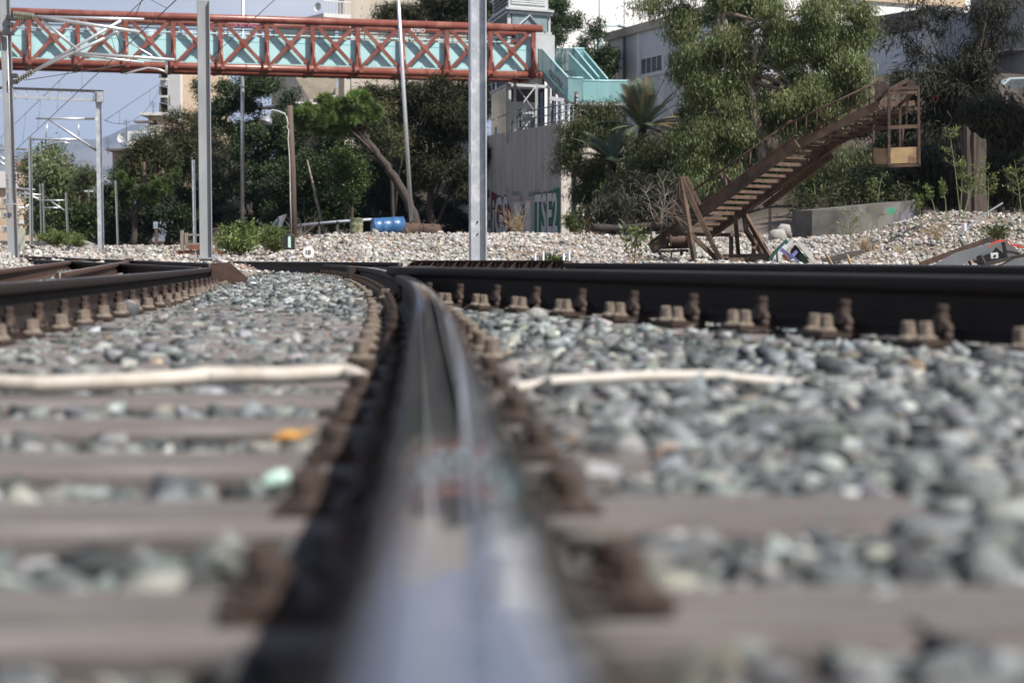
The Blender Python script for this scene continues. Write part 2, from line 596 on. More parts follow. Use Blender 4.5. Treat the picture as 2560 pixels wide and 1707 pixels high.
ZF = 0.015
track = thing('curved_track', 'curving railway track whose polished rail runs down the middle of the picture', 'railway track', (0, 0, 0))
mainpath = [(float(x), float(d), ZF) for d, x in zip(DM, XM) if d <= 52]
rail(track, mainpath, M_rail)
GAUGE = 1.507
leftpath = []
for d in np.arange(-1.0, 26, 0.25):
    v, nrm = dirn(rail_main, d)
    p = Vector((float(rail_main(d)), d, ZF)) - nrm * GAUGE
    if p.y > 1.0 and p.y < 25.5:
        leftpath.append(p)
rail(track, leftpath, M_rail2)
_lp = np.array([[p.x, p.y] for p in leftpath])
def rail_left(y):
    return np.interp(y, _lp[:, 1], _lp[:, 0])

# sleepers: separate timbers under the curved track
sbm = bmesh.new()
bmesh.ops.create_cube(sbm, size=1)
for v_ in sbm.verts:
    v_.co.x *= 2.75; v_.co.y *= 0.24; v_.co.z *= 0.15
bmesh.ops.bevel(sbm, geom=list(sbm.edges), offset=0.012, segments=1, affect='EDGES')
sme = bpy.data.meshes.new('sleeper'); sbm.to_mesh(sme); sbm.free(); sme.materials.append(M_wood)
SLEEP = [0.97 - 0.6 + 0.6 * k for k in range(0, 70)]
for k, d in enumerate(SLEEP):
    if d > 19: break
    v, nrm = dirn(rail_main, d)
    c = Vector((float(rail_main(d)), d, -0.075)) - nrm * (GAUGE / 2 + 0.08)
    o = link('sleeper', sme, track, c)
    o.rotation_euler = (rnd.uniform(-.01, .01), rnd.uniform(-.004, .004), math.atan2(nrm.y, nrm.x) + rnd.uniform(-.012, .012))

# fastenings: plate with screws, spring clamp and bolt
def fast_meshes():
    a = MB()
    a.box((0.143, 0, 0.0075), (0.125, 0.17, 0.015)); a.box((0.088, 0, 0.021), (0.016, 0.15, 0.013))
    plate = a.mesh('base_plate', M_darkrust)
    sc = MB().lathe((0, 0, 0.015), (0, 0, 1), [(.031, 0), (.031, .007), (.021, .014), (.018, .048), (.013, .051)], 8).mesh('screw_spike', M_screw)
    c = MB()
    pts = []
    for k in range(9):
        t = k / 8
        pts.append(Vector((0.095, -0.055 + 0.11 * t, 0.030 + 0.034 * math.sin(math.pi * t))))
    c.tube(pts, .015, 6); c.box((0.083, 0, 0.046), (0.06, 0.06, 0.018)); c.tube([(0.10, -.055, .03), (0.112, -.06, .012)], .014, 6); c.tube([(0.10, .055, .03), (0.112, .06, .012)], .014, 6)
    clamp = c.mesh('spring_clamp', M_clip)
    b_ = MB().lathe((0.088, 0, 0.045), (0, 0, 1), [(.030, 0), (.030, .008), (.022, .010), (.024, .014), (.024, .034), (.015, .036), (.015, .048), (.017, .049), (.017, .062), (.010, .064)], 7).mesh('bolt', M_clip)
    scd = sc.copy(); scd.materials.clear(); scd.materials.append(M_clip)
    return plate, sc, clamp, b_, scd
FPL, FSC, FCL, FBO, FSD = fast_meshes()
def fasten(parent, x, y, z, ang, full=True, dark=False):
    pl = link('base_plate', FPL, parent, Vector((x, y, z)) - WORG(parent))
    if dark: pl.scale = (.84, .9, .68)
    pl.rotation_euler = (rnd.uniform(-.02, .02), rnd.uniform(-.02, .02), ang + rnd.uniform(-.07, .07))
    for sy in (-0.044, 0.044):
        s_ = link('screw_spike', FSD if dark else FSC, pl, (0.168 + rnd.uniform(-.004, .004), sy, 0))
        s_.rotation_euler = (rnd.uniform(-.06, .06), rnd.uniform(-.06, .06), rnd.uniform(0, 1))
    link('spring_clamp', FCL, pl); link('bolt', FBO, pl)

for d in SLEEP:
    v, nrm = dirn(rail_main, d)
    a = math.atan2(nrm.y, nrm.x)
    p = Vector((float(rail_main(d)), d, ZF - 0.014))
    if d < 46:
        fasten(track, p.x, p.y, p.z, a + math.pi, True, d < 5)          # left flank, seen all along the curve
    if d < 9:
        fasten(track, p.x, p.y, p.z, a, True, d < 5)
    q = p - nrm * GAUGE
    if 4.4 < d < 24.5:
        fasten(track, q.x, q.y, q.z, a)

# rusted ramp block bolted inside the left rail, and the joint block on the running rail
def px_poly(pts, Z):
    return [P(x, y, Z) for x, y in pts]
m_ = MB()
zz = 18.6
m_.prism(px_poly([(526, 658), (574, 656), (620, 696), (610, 716), (533, 717)], zz), (-0.02, 0.16, 0.0))
ob = m_.build('ramp_block', M_rust, track)
m_ = MB()
v, nrm = dirn(rail_main, 21.3)
c = Vector((float(rail_main(21.3)), 21.3, 0.105)) - nrm * 0.075
m_.box(c, (0.085, 0.62, 0.15), (nrm, v, Vector((0, 0, 1))))
m_.build('joint_block', M_darkrust, track)

branch = thing('branch_track', 'dark branch rail slanting across to the right edge, bolts standing along its foot', 'railway track', (1.3, 5, 0))
bp_ = []
for z in np.arange(1.5, 11.6, 0.25):
    bp_.append((float(rail_branch(z)), float(z), ZF + RAISE))
# closes up beside the running rail
for z in np.arange(11.8, 20.1, 0.4):
    t = float(ss(10.9, 20, z))
    bp_.append((float(rail_main(z)) + 0.16 * (1 - t) + 0.076, float(z), ZF + RAISE * (1 - t)))
bp_ = [p for p in bp_ if not (11.0 < p[1] < 12.2)]
rail(branch, bp_, M_rail2)
vb = Vector((-0.333, 1, 0)).normalized(); nb = Vector((vb.y, -vb.x, 0))
for k in range(18):
    s_ = 0.55 * k
    p = Vector((float(rail_branch(2.2)), 2.2, 0)) + vb * s_
    if p.y > 10.6: break
    fasten(branch, p.x, p.y, ZF + RAISE - 0.012, math.atan2(nb.y, nb.x) + math.pi)
    c = p + nb * 0.55
    o = link('sleeper', sme, branch, Vector((c.x, c.y, RAISE - 0.08)) - WORG(branch))
    o.scale = (0.68, 1, 1)
    o.rotation_euler = (0, 0, math.atan2(nb.y, nb.x))

# second track further right: black rail plus the strip of gusset plates
far = thing('yard_track', 'black low rail of the yard track behind the branch rail', 'railway track', (2, 14, 0))
def far_x(z):
    return 0.54 - 0.27 * (z - 19.5)
fp = [(float(far_x(z)), float(z), 0.277 - 0.047 - 0.172) for z in np.arange(8.5, 20.0, 0.5)]
rail(far, fp, M_rail2)
fp = [(float(far_x(z)) + 1.45, float(z) + 0.38, 0.277 - 0.047 - 0.177) for z in np.arange(8.5, 22.0, 0.5)]
rail(far, fp, M_rail2)
guard = thing('guard_rail_strip', 'rusty guard strip with a row of slanted gusset plates below the central mast', 'guard rail', (0, 20.5, 0))
A = P(1032, 651, 21.2); B = P(1417, 651, 19.9)
dv = (B - A).normalized()
back = Vector((-dv.y, dv.x, 0))
mm_ = MB(); mm_.bar(A + Vector((0, 0, -.008)), B + Vector((0, 0, -.008)), 0.05, 0.016); mm_.build('top_plate', M_darkrust, guard)
mm_ = MB(); mm_.box((A + B) / 2 + back * 0.035 + Vector((0, 0, -0.10)), ((B - A).length, 0.012, 0.17), (dv, back, Vector((0, 0, 1)))); mm_.build('back_plate', M_rust, guard)
nG = 13
for k in range(nG + 1):
    q = A.lerp(B, k / nG) - Vector((0, 0, 0.018))
    mm_ = MB()
    mm_.prism([q + back * 0.028, q - back * 0.03, q - back * 0.16 + Vector((0, 0, -0.16)) - dv * 0.10, q + back * 0.028 + Vector((0, 0, -0.16)) - dv * 0.02], dv * 0.012)
    mm_.build('gusset_plate', M_rust, guard)
mm_ = MB(); mm_.box(B + dv * 0.012 + Vector((0, 0, -0.09)), (0.012, 0.14, 0.17), (dv, back, Vector((0, 0, 1)))); mm_.build('end_plate', M_rust, guard)

# sidings on the left
sid = thing('rusty_siding', 'rust brown crossing rails lying left of the curved track', 'railway track', (-4, 20, 0))
def seg(p, q, n=12):
    return [tuple(Vector(p).lerp(Vector(q), i / n)) for i in range(n + 1)]
def top2foot(p):
    return Vector((p.x, p.y, p.z - 0.172))
rail(sid, seg(top2foot(P(-30, 677, 15.2)), top2foot(P(190, 651, 33))), M_rail3)
rail(sid, seg(top2foot(P(150, 682, 13.6)), top2foot(P(330, 650, 35))), M_rail3)
mm_ = MB(); c = P(196, 660, 31); mm_.box(c, (0.14, 0.5, 0.14)); mm_.build('crossing_block', M_rust, sid)
c = P(324, 655, 33); mm_ = MB(); mm_.box(c, (0.06, 0.4, 0.12)); mm_.build('crossing_block', M_rust, sid)
sid2 = thing('far_siding', 'long dark rails crossing behind the rusty siding towards the concrete mast', 'railway track', (-6, 36, 0))
rail(sid2, seg(top2foot(P(60, 640, 46)), top2foot(P(525, 658, 26.0))), M_rail2)
rail(sid2, seg(top2foot(P(40, 646, 37)), top2foot(P(500, 668, 21.5))), M_rail2)
rail(sid2, seg(top2foot(P(520, 653, 40)), top2foot(P(1000, 656, 24))), M_rail2)
for k in range(26):
    q = top2foot(P(40, 646, 37)).lerp(top2foot(P(500, 668, 21.5)), (k + .5) / 26)
    fasten(sid2, q.x, q.y, q.z - 0.012, math.atan2(-0.97, 0.24))

# ------------------------------------------------------------------ stones
def stone_templates(n, npt, seed, flat=0.7):
    out = []
    r = random.Random(seed)
    for _ in range(n):
        bm = bmesh.new()
        sx, sy, sz = r.uniform(.75, 1.2), r.uniform(.6, .95), r.uniform(.42, .72) * flat / 0.7
        # broken block: jittered corners, one or two knocked off
        for cx_ in (-1, 1):
            for cy_ in (-1, 1):
                for cz_ in (-1, 1):
                    if r.random() < .14: continue
                    bm.verts.new((cx_ * sx * r.uniform(.35, 1.05), cy_ * sy * r.uniform(.35, 1.05), cz_ * sz * r.uniform(.35, 1.05)))
        for _k in range(max(0, npt - 8)):
            p = Vector((r.gauss(0, 1), r.gauss(0, 1), r.gauss(0, 1))).normalized()
            bm.verts.new((p.x * sx * 1.05, p.y * sy * 1.05, p.z * sz * 1.05))
        res = bmesh.ops.convex_hull(bm, input=list(bm.verts))
        dead = [g for g in bm.verts if not g.link_faces]
        for g in dead: bm.verts.remove(g)
        bmesh.ops.triangulate(bm, faces=list(bm.faces))
        bm.verts.index_update()
        V = np.array([v.co[:] for v in bm.verts]); T = np.array([[v.index for v in f.verts] for f in bm.faces])
        bm.free()
        out.append((V, T))
    return out

def rotmats(n, rs):
    q = rs.normal(size=(n, 4)); q /= np.linalg.norm(q, axis=1)[:, None]
    w_, x, y, z = q.T
    return np.stack([np.stack([1 - 2 * (y * y + z * z), 2 * (x * y - z * w_), 2 * (x * z + y * w_)], -1),
                     np.stack([2 * (x * y + z * w_), 1 - 2 * (x * x + z * z), 2 * (y * z - x * w_)], -1),
                     np.stack([2 * (x * z - y * w_), 2 * (y * z + x * w_), 1 - 2 * (x * x + y * y)], -1)], 1)

def rotflat(n, rs, tilt):
    a = rs.uniform(0, 2 * np.pi, n); b = rs.uniform(0, 2 * np.pi, n); t = np.abs(rs.normal(size=n)) * tilt
    ca, sa = np.cos(a), np.sin(a); z = np.zeros(n); o = np.ones(n)
    Rz = np.stack([np.stack([ca, -sa, z], -1), np.stack([sa, ca, z], -1), np.stack([z, z, o], -1)], 1)
    kx, ky = np.cos(b), np.sin(b); c, s_ = np.cos(t), np.sin(t)
    Rt = np.stack([np.stack([c + kx * kx * (1 - c), kx * ky * (1 - c), ky * s_], -1),
                   np.stack([kx * ky * (1 - c), c + ky * ky * (1 - c), -kx * s_], -1),
                   np.stack([-ky * s_, kx * s_, c], -1)], 1)
    return np.einsum('nij,njk->nik', Rt, Rz)

def stone_field(name, pos, size, cols, tmpl, seed, mat, parent, rots=None):
    rs = np.random.RandomState(seed)
    n = len(pos)
    ti = rs.randint(0, len(tmpl), n)
    R = rotflat(n, rs, .38 if rots is None else rots)
    Vs = []; Ts = []; Cs = []
    base = 0
    for k, (tv, tt) in enumerate(tmpl):
        idx = np.where(ti == k)[0]
        if len(idx) == 0: continue
        v = np.einsum('nij,vj->nvi', R[idx], tv) * size[idx][:, None, None] + pos[idx][:, None, :]
        m = len(tv)
        Vs.append(v.reshape(-1, 3))
        Ts.append((tt[None] + (np.arange(len(idx)) * m)[:, None, None] + base).reshape(-1, 3))
        Cs.append(np.repeat(cols[idx], m, axis=0))
        base += len(idx) * m
    me = np_mesh(name, np.concatenate(Vs), np.concatenate(Ts), mat, False, np.concatenate(Cs))
    o = link(name, me, parent)
    o['kind'] = 'stuff'
    return o

def stone_singles(name, pos, size, cols, tmpl, seed, mat, parent):
    rs = np.random.RandomState(seed)
    R = rotflat(len(pos), rs, .38)
    mes = []
    for k, (tv, tt) in enumerate(tmpl):
        mes.append(np_mesh(name, tv, tt, mat, False))
    for i in range(len(pos)):
        o = link(name, mes[rs.randint(len(mes))], parent)
        M = Matrix([[R[i, a, b] * size[i] for b in range(3)] + [pos[i, a]] for a in range(3)] + [[0, 0, 0, 1]])
        o.matrix_local = M
        o.color = (*cols[i], 1)

def visible(pos, margin=40):
    d = np.maximum(pos[:, 1], 0.05)
    px = 1280 + pos[:, 0] / d * F
    py = 645 - (pos[:, 2] - CAMZ) / d * F
    return (px > -margin) & (px < 2560 + margin) & (py < 1707 + 160) & (py > -50)

def pick_cols(n, rs, table):
    """table: (weight, rgb, spread)"""
    wts = np.array([t[0] for t in table], float); wts /= wts.sum()
    k = rs.choice(len(table), n, p=wts)
    base = np.array([t[1] for t in table])[k]
    sp = np.array([t[2] for t in table])[k]
    b = np.exp(rs.normal(size=n) * sp)[:, None]
    return np.clip(base * b * (1 + rs.normal(size=(n, 3)) * 0.03), 0.02, 0.9)

M_ballast = pm('grey green ballast stone', (1.1, 1.1, 1.1), (0.42, 0.45, 0.46), 30, 0.9, 0, 0.5, attr='Col', c3=(1.2, 1.14, 1.05), s3=13)
M_ballast1 = pm('grey green ballast stone single', (1.1, 1.1, 1.1), (0.40, 0.43, 0.44), 1.5, 0.9, 0, 0.6, attr='Obj', c3=(1.2, 1.14, 1.05), s3=0.9)
M_bed = pm('ballast bed grit', (0.085, 0.085, 0.082), (0.035, 0.037, 0.038), 38, 0.95, 0, 0.6, c3=(0.22, 0.21, 0.19), s3=20)

def ballast_top(x, y):
    """upper surface of the ballast"""
    xm = rail_main(y); 
    side = x - xm
    lft = np.interp(y, [0, 2.9, 3.8, 5.2, 30], [-.040, -.036, -.030, -.022, -.020])
    rgt = np.interp(y, [0, 2.0, 3.4, 5.0, 30], [-.030, -.022, -.008, -.014, -.020])
    k = ss(-0.05, 0.1, side)
    h = lft * (1 - k) + rgt * k
    far_r = np.exp(-((x - 1.15) / .5) ** 2 - ((y - 3.4) / 1.1) ** 2) * 0.03
    h = h + raised(x, y) + far_r
    # follow the siding rails on the left
    h = h + ss(14, 34, y) * 0.06 * ss(0.5, 2.5, xm - side * 0 - x - 1.2)
    # trough against the rail feet
    h = h - 0.035 * np.exp(-(side / 0.10) ** 2)
    return h

# bed surface
ys = np.concatenate([np.arange(0.2, 8, 0.12), np.arange(8, 30, 0.4), np.arange(30, 46, 1.0)])
us = np.linspace(-0.32, 0.32, 120)
YY, UU = np.meshgrid(ys, us, indexing='ij')
XX = UU * (YY + 1.6)
HH = ballast_top(XX, YY) - 0.028
fade = ss(20, 27, YY) * ss(-3, 0, XX) + ss(38, 46, YY)
HH = HH - np.clip(fade, 0, 1) * 0.35
nr, nc = XX.shape
V = np.stack([XX, YY, HH], -1).reshape(-1, 3)
ii = (np.arange(nr - 1)[:, None] * nc + np.arange(nc - 1)[None, :]).ravel()
bed = link('ballast_bed', np_mesh('ballast_bed', V, np.stack([ii, ii + 1, ii + nc + 1, ii + nc], -1), M_bed, True))
tag(bed, 'grey crushed stone ballast bed under the tracks', None, None, 'structure')

rs = np.random.RandomState(5)
def scatter_ballast():
    P_, S_ = [], []
    for (y0, y1, dens, smin, smax, lift) in [(0.9, 4.5, 900, .012, .024, .004), (0.9, 4.5, 760, .019, .034, .010), (0.9, 4.5, 130, .028, .042, .012), (4.5, 9, 640, .016, .034, .010),
                                             (4.5, 9, 90, .027, .041, .012), (9, 16, 380, .021, .038, .010), (16, 26, 210, .026, .042, .010), (26, 44, 70, .035, .055, .01)]:
        area = 0.29 * ((y1 + 0.7) ** 2 - (y0 + 0.7) ** 2)
        n = int(area * dens)
        y = np.sqrt(rs.uniform((y0 + .7) ** 2, (y1 + .7) ** 2, n)) - .7
        x = rs.uniform(-.29, .29, n) * (y + .7)
        s = rs.uniform(smin, smax, n) * np.exp(rs.normal(size=n) * .15)
        s = s * (1 + .02 * ss(.1, .5, x - rail_main(y)) * (1 - ss(5, 9, y)))
        z = ballast_top(x, y) + rs.uniform(-.02, lift, n)
        P_.append(np.stack([x, y, z], -1)); S_.append(s)
    P_ = np.concatenate(P_); S_ = np.concatenate(S_)
    x, y = P_[:, 0], P_[:, 1]
    sd = x - rail_main(y)
    keep = np.ones(len(x), bool)
    # rails and fastenings stay clear
    keep &= ~(np.abs(sd) < 0.085 + S_ * .7)
    near_plate = (np.abs(sd) < 0.22)
    ph = (y - 0.37) / 0.6
    on_sl = np.abs(ph - np.round(ph)) * 0.6 < 0.13
    keep &= ~(near_plate & on_sl)
    sl = x - rail_left(y)
    keep &= ~((np.abs(sl) < 0.085 + S_ * .7) & (y < 25.6))
    keep &= ~((np.abs(sl) < 0.22) & on_sl & (y < 25.6))
    q = (x - rail_branch(y)) * 0.949
    keep &= ~((np.abs(q) < 0.085 + S_ * .7) & (y < 11.6))
    keep &= ~((np.abs(q + 0.15) < 0.10) & (y < 11) & (rs.uniform(size=len(x)) < .93))
    # timbers near the camera mostly swept clear
    on_sl2 = np.abs(ph - np.round(ph)) * 0.6 < 0.115
    inside = (sd > -2.2) & (sd < 0.48)
    pclear = np.where(sd < 0, np.interp(y, [0, 3.3, 4.3, 6], [1, .97, .55, .2]), np.interp(y, [0, 2.4, 3.2], [.8, .7, .3]))
    keep &= ~(inside & on_sl2 & (rs.uniform(size=len(x)) < pclear))
    # beyond the yard: gone
    keep &= ~((y > 21) & (x > rail_main(y) + 0.6))
    ok = keep & visible(P_, 60)
    return P_[ok], S_[ok]
bpz, bsz = scatter_ballast()
BT = [(10, (0.19, 0.205, 0.208), .36), (5, (0.27, 0.283, 0.28), .25), (5.5, (0.075, 0.083, 0.088), .35), (1.2, (0.33, 0.325, 0.305), .2), (.3, (0.27, 0.205, 0.15), .25), (.4, (0.5, 0.485, 0.46), .15), (.5, (0.19, 0.187, 0.16), .25)]
bcol = pick_cols(len(bpz), rs, BT)
# rust and brake dust from the running rails stains the stones beside them
_d = np.minimum(np.abs(bpz[:, 0] - rail_main(bpz[:, 1])), np.where(bpz[:, 1] < 25.5, np.abs(bpz[:, 0] - rail_left(bpz[:, 1])), 9))
_w = np.clip(1 - (_d - .12) / .16, 0, 1)[:, None] * rs.uniform(.35, 1, (len(bpz), 1))
bcol = bcol * (1 - _w) + np.array([[.075, .052, .04]]) * _w
score = bsz / np.maximum(bpz[:, 1], .3)
order = np.argsort(-score)
sel = order[:298]; rest = order[298:]
T_big = stone_templates(24, 10, 3)
T_small = stone_templates(20, 8, 4)
stone_singles('stone', bpz[sel], bsz[sel], bcol[sel], T_big, 21, M_ballast1, bed)
stone_field('loose_stones', bpz[rest], bsz[rest], bcol[rest], T_small, 22, M_ballast, bed)

# pale gravel over the yard ground
M_gravel = pm('pale limestone gravel', (1, 1, 1), (0.74, 0.72, 0.70), 9, 0.92, 0, 0.3, attr='Col')
M_gravel1 = pm('pale limestone gravel single', (1, 1, 1), (0.70, 0.68, 0.66), 1.4, 0.92, 0, 0.3, attr='Obj')
def scatter_gravel():
    P_, S_ = [], []
    for (y0, y1, dens, s0, s1) in [(22, 34, 130, .024, .048), (34, 46, 122, .027, .060), (46, 58, 100, .030, .066), (58, 80, 40, .036, .075), (80, 110, 12, .05, .1)]:
        n = int(0.53 * (y1 ** 2 - y0 ** 2) / 2 * dens)
        y = np.sqrt(rs.uniform(y0 ** 2, y1 ** 2, n)); x = rs.uniform(-.265, .265, n) * y
        s = rs.uniform(s0, s1, n) * np.exp(rs.normal(size=n) * .22)
        a = x / y
        # patches of bare ground
        pat = np.sin(x * .9 + 1.3) * np.sin(y * .37 + x * .21) + .6 * np.sin(x * 2.3 + y * .8)
        k = (rs.uniform(size=n) < np.where(pat < -.55, .22, np.where(pat < -.2, .7, 1.0)))
        k &= ~((a < -.02) & (y < 30))
        k &= (a > -.30) & ~((a < -.08) & (rs.uniform(size=n) < .62))
        k &= ~((x > 3.5) & (y > 60)) & ~((y > 62) & (a > .02))
        # worn path at the right foot of the mast
        k &= ~((np.abs(x - (1.0 + (y - 30) * .12)) < 1.1) & (y < 44) & (rs.uniform(size=n) < .75))
        z = terr(x, y) + s * rs.uniform(-.1, .5, n)
        P_.append(np.stack([x, y, z], -1)[k]); S_.append(s[k])
    return np.concatenate(P_), np.concatenate(S_)
gp, gs = scatter_gravel()
g2 = visible(gp, 20); gp = gp[g2]; gs = gs[g2]
GT = [(10, (0.42, 0.402, 0.375), .22), (4, (0.39, 0.34, 0.29), .22), (4, (0.31, 0.305, 0.295), .25), (1.6, (0.60, 0.585, 0.555), .1), (1.0, (0.36, 0.255, 0.19), .2), (1.6, (0.15, 0.147, 0.14), .3)]
gcol = pick_cols(len(gp), rs, GT)
order = np.argsort(-(gs / gp[:, 1])); sel = order[:295]; rest = order[295:]
T_g = stone_templates(14, 9, 9, .8)
stone_singles('gravel_stone', gp[sel], gs[sel], gcol[sel], T_g, 31, M_gravel1, ground)
stone_field('gravel', gp[rest], gs[rest], gcol[rest], T_g, 32, M_gravel, ground)
print('STONES', len(bpz), len(gp))

# corrugated conduit
M_conduit = pm('pale corrugated conduit plastic', (0.60, 0.56, 0.50), (0.42, 0.375, 0.32), 5, 0.65, 0, 0.1, c3=(0.33, 0.28, 0.23), s3=3)
def conduit(name, pts, label, r0=.0195):
    pts = [Vector(p) for p in pts]
    L_ = sum((pts[i + 1] - pts[i]).length for i in range(len(pts) - 1))
    n = int(L_ / 0.0055)
    out = []
    kk = np.linspace(0, len(pts) - 1, len(pts))
    for i in range(n + 1):
        t = i / n * (len(pts) - 1)
        out.append(Vector([float(np.interp(t, kk, [p[c] for p in pts])) for c in range(3)]))
    rr = [r0 if (i // 1) % 2 else r0 * .82 for i in range(len(out))]
    m_ = MB(); m_.tube(out, rr, 10)
    return tag(m_.build(name, M_conduit, None, pts[0]), label, 'conduit')
conduit('corrugated_conduit', [P(-60, 955, 4.0) + Vector((0, 0, 0)), P(90, 962, 3.98), P(300, 955, 4.02), P(480, 944, 4.1), P(520, 938, 4.12), P(700, 940, 4.15), P(860, 930, 4.2), P(905, 948, 4.15)], 'pale corrugated conduit lying across the sleepers left of the polished rail')
conduit('corrugated_conduit', [P(1290, 972, 4.0), P(1400, 952, 4.03), P(1600, 941, 4.1), P(1780, 939, 4.18), P(2050, 968, 4.25), P(2300, 962, 4.32), P(2420, 922, 4.42), P(2620, 912, 4.5)], 'pale corrugated conduit half buried in ballast right of the polished rail', .0125)

# litter between the sleepers
M_glass = pm('pale green glass', (0.55, 0.75, 0.66), (0.5, 0.7, 0.62), 6, 0.12, 0, 0)
m_ = MB(); c = P(690, 1203, 2.42)
m_.tube([c + Vector((-.017, -.004, -.006)), c + Vector((-.010, 0, -.001)), c + Vector((.006, .004, .004)), c + Vector((.015, .006, .006))], [.005, .009, .011, .007], 7)
tag(m_.build('glass_shard', M_glass, None, c), 'pale green glass pebble between the sleepers beside the rail', 'glass')
M_leaf = pm('dry yellow leaf', (0.55, 0.30, 0.06), (0.42, 0.2, 0.05), 20, 0.6)
m_ = MB(); c = P(735, 1082, 2.9)
lp_ = [Vector((-.034, 0, -.010)), Vector((-.015, .016, .004)), Vector((.006, .018, .001)), Vector((.030, .004, .010)), Vector((.010, -.016, -.006)), Vector((-.012, -.015, -.004))]
m_.add([c + q for q in lp_] + [c + Vector((0, 0, -.006))] + [c + q - Vector((0, 0, .002)) for q in lp_], [(0, 1, 6), (1, 2, 6), (2, 3, 6), (3, 4, 6), (4, 5, 6), (5, 0, 6)] + [(7 + k, k, (k + 1) % 6, 7 + (k + 1) % 6) for k in range(6)] + [(12, 11, 10, 9, 8, 7)])
tag(m_.build('dry_leaf', M_leaf, None, c), 'curled yellow leaf on the ballast left of the rail', 'leaf')
M_black = pm('black plastic', (0.02, 0.02, 0.022), (0.035, 0.035, 0.04), 10, 0.45)
m_ = MB(); c = P(322, 776, 9.4)
m_.lathe(c, Vector((0.35, -0.9, 0.25)), [(.035, 0), (.05, .004), (.05, .012), (.038, .016), (.012, .018)], 14)
tag(m_.build('plastic_disc', M_black, None, c), 'round black plastic disc lying at the foot of the left rail', 'disc')
# coil spring lying in the ballast
m_ = MB(); c = P(1340, 758, 9.6)
pts = []
for k in range(90):
    t = k / 12 * 2 * math.pi
    pts.append(c + Vector((-.07 + k * .0017, math.sin(t) * .025, .012 + math.cos(t) * .028)))
m_.tube(pts, .006, 6)
M_spring = pm('pale steel spring', (0.6, 0.58, 0.55), (0.3, 0.28, 0.26), 30, 0.5, 0.4)
tag(m_.build('coil_spring', M_spring, None, c), 'loose pale coil spring lying at the foot of the branch rail', 'spring')
# ------------------------------------------------------------------ text
def text_mesh(mb, body, origin, xax, yax, size, off=0.0, depth=0.004, lean=0.0, sx=1.0):
    """flat raised lettering; origin = lower left corner"""
    cu = bpy.data.curves.new('t', 'FONT')
    cu.body = body; cu.size = 1.0; cu.offset = off; cu.resolution_u = 3
    ob = bpy.data.objects.new('t', cu)
    COL.objects.link(ob)
    dg = bpy.context.evaluated_depsgraph_get()
    me = bpy.data.meshes.new_from_object(ob.evaluated_get(dg))
    xax = Vector(xax).normalized(); yax = Vector(yax).normalized()
    n = xax.cross(yax).normalized()
    vs_ = [Vector(origin) + xax * ((v.co.x * sx + v.co.y * lean) * size) + yax * (v.co.y * size) + n * depth for v in me.vertices]
    mb.add(vs_, [tuple(p.vertices) for p in me.polygons])
    bpy.data.objects.remove(ob); bpy.data.curves.remove(cu); bpy.data.meshes.remove(me)
    return mb

# ------------------------------------------------------------------ footbridge
BL = Vector((PX(199, 110), 110, 0)); BR = Vector((PX(1333, 117), 117, 0))
bdir = (BR - BL).normalized(); PAN = (BR - BL).length / 10
bout = Vector((bdir.y, -bdir.x, 0))          # towards the camera
UPZ = Vector((0, 0, 1))
def bp3(k, o, z):
    return BL + bdir * (PAN * k) + bout * o + UPZ * z
ZT, ZB = 13.66, 10.93
bridge = thing('footbridge', 'red oxide tubular truss footbridge with turquoise panels crossing above the tracks', 'bridge', bp3(0, 0, ZB))
K0, K1 = -5, 10
def bt(name, a, b, r, mat=None, n=12):
    m = MB(); m.tube([a, b], r, n); return m.build(name, mat or M_redpaint, bridge)
for nm, o, z in (('top_chord', 0, ZT), ('bottom_chord', 0, ZB), ('top_chord', -2.7, ZT), ('bottom_chord', -2.7, ZB)):
    bt(nm, bp3(K0, o, z), bp3(K1 + .2, o, z), 0.225 if o == 0 else 0.2, None, 16)
for k in range(K0, K1, 2):
    for z in (ZT, ZB):
        m = MB(); c_ = bp3(k + .55, 0, z); m.tube([c_ - bdir * .03, c_ + bdir * .03], .24, 16); m.build('weld_collar', M_redpaint, bridge)
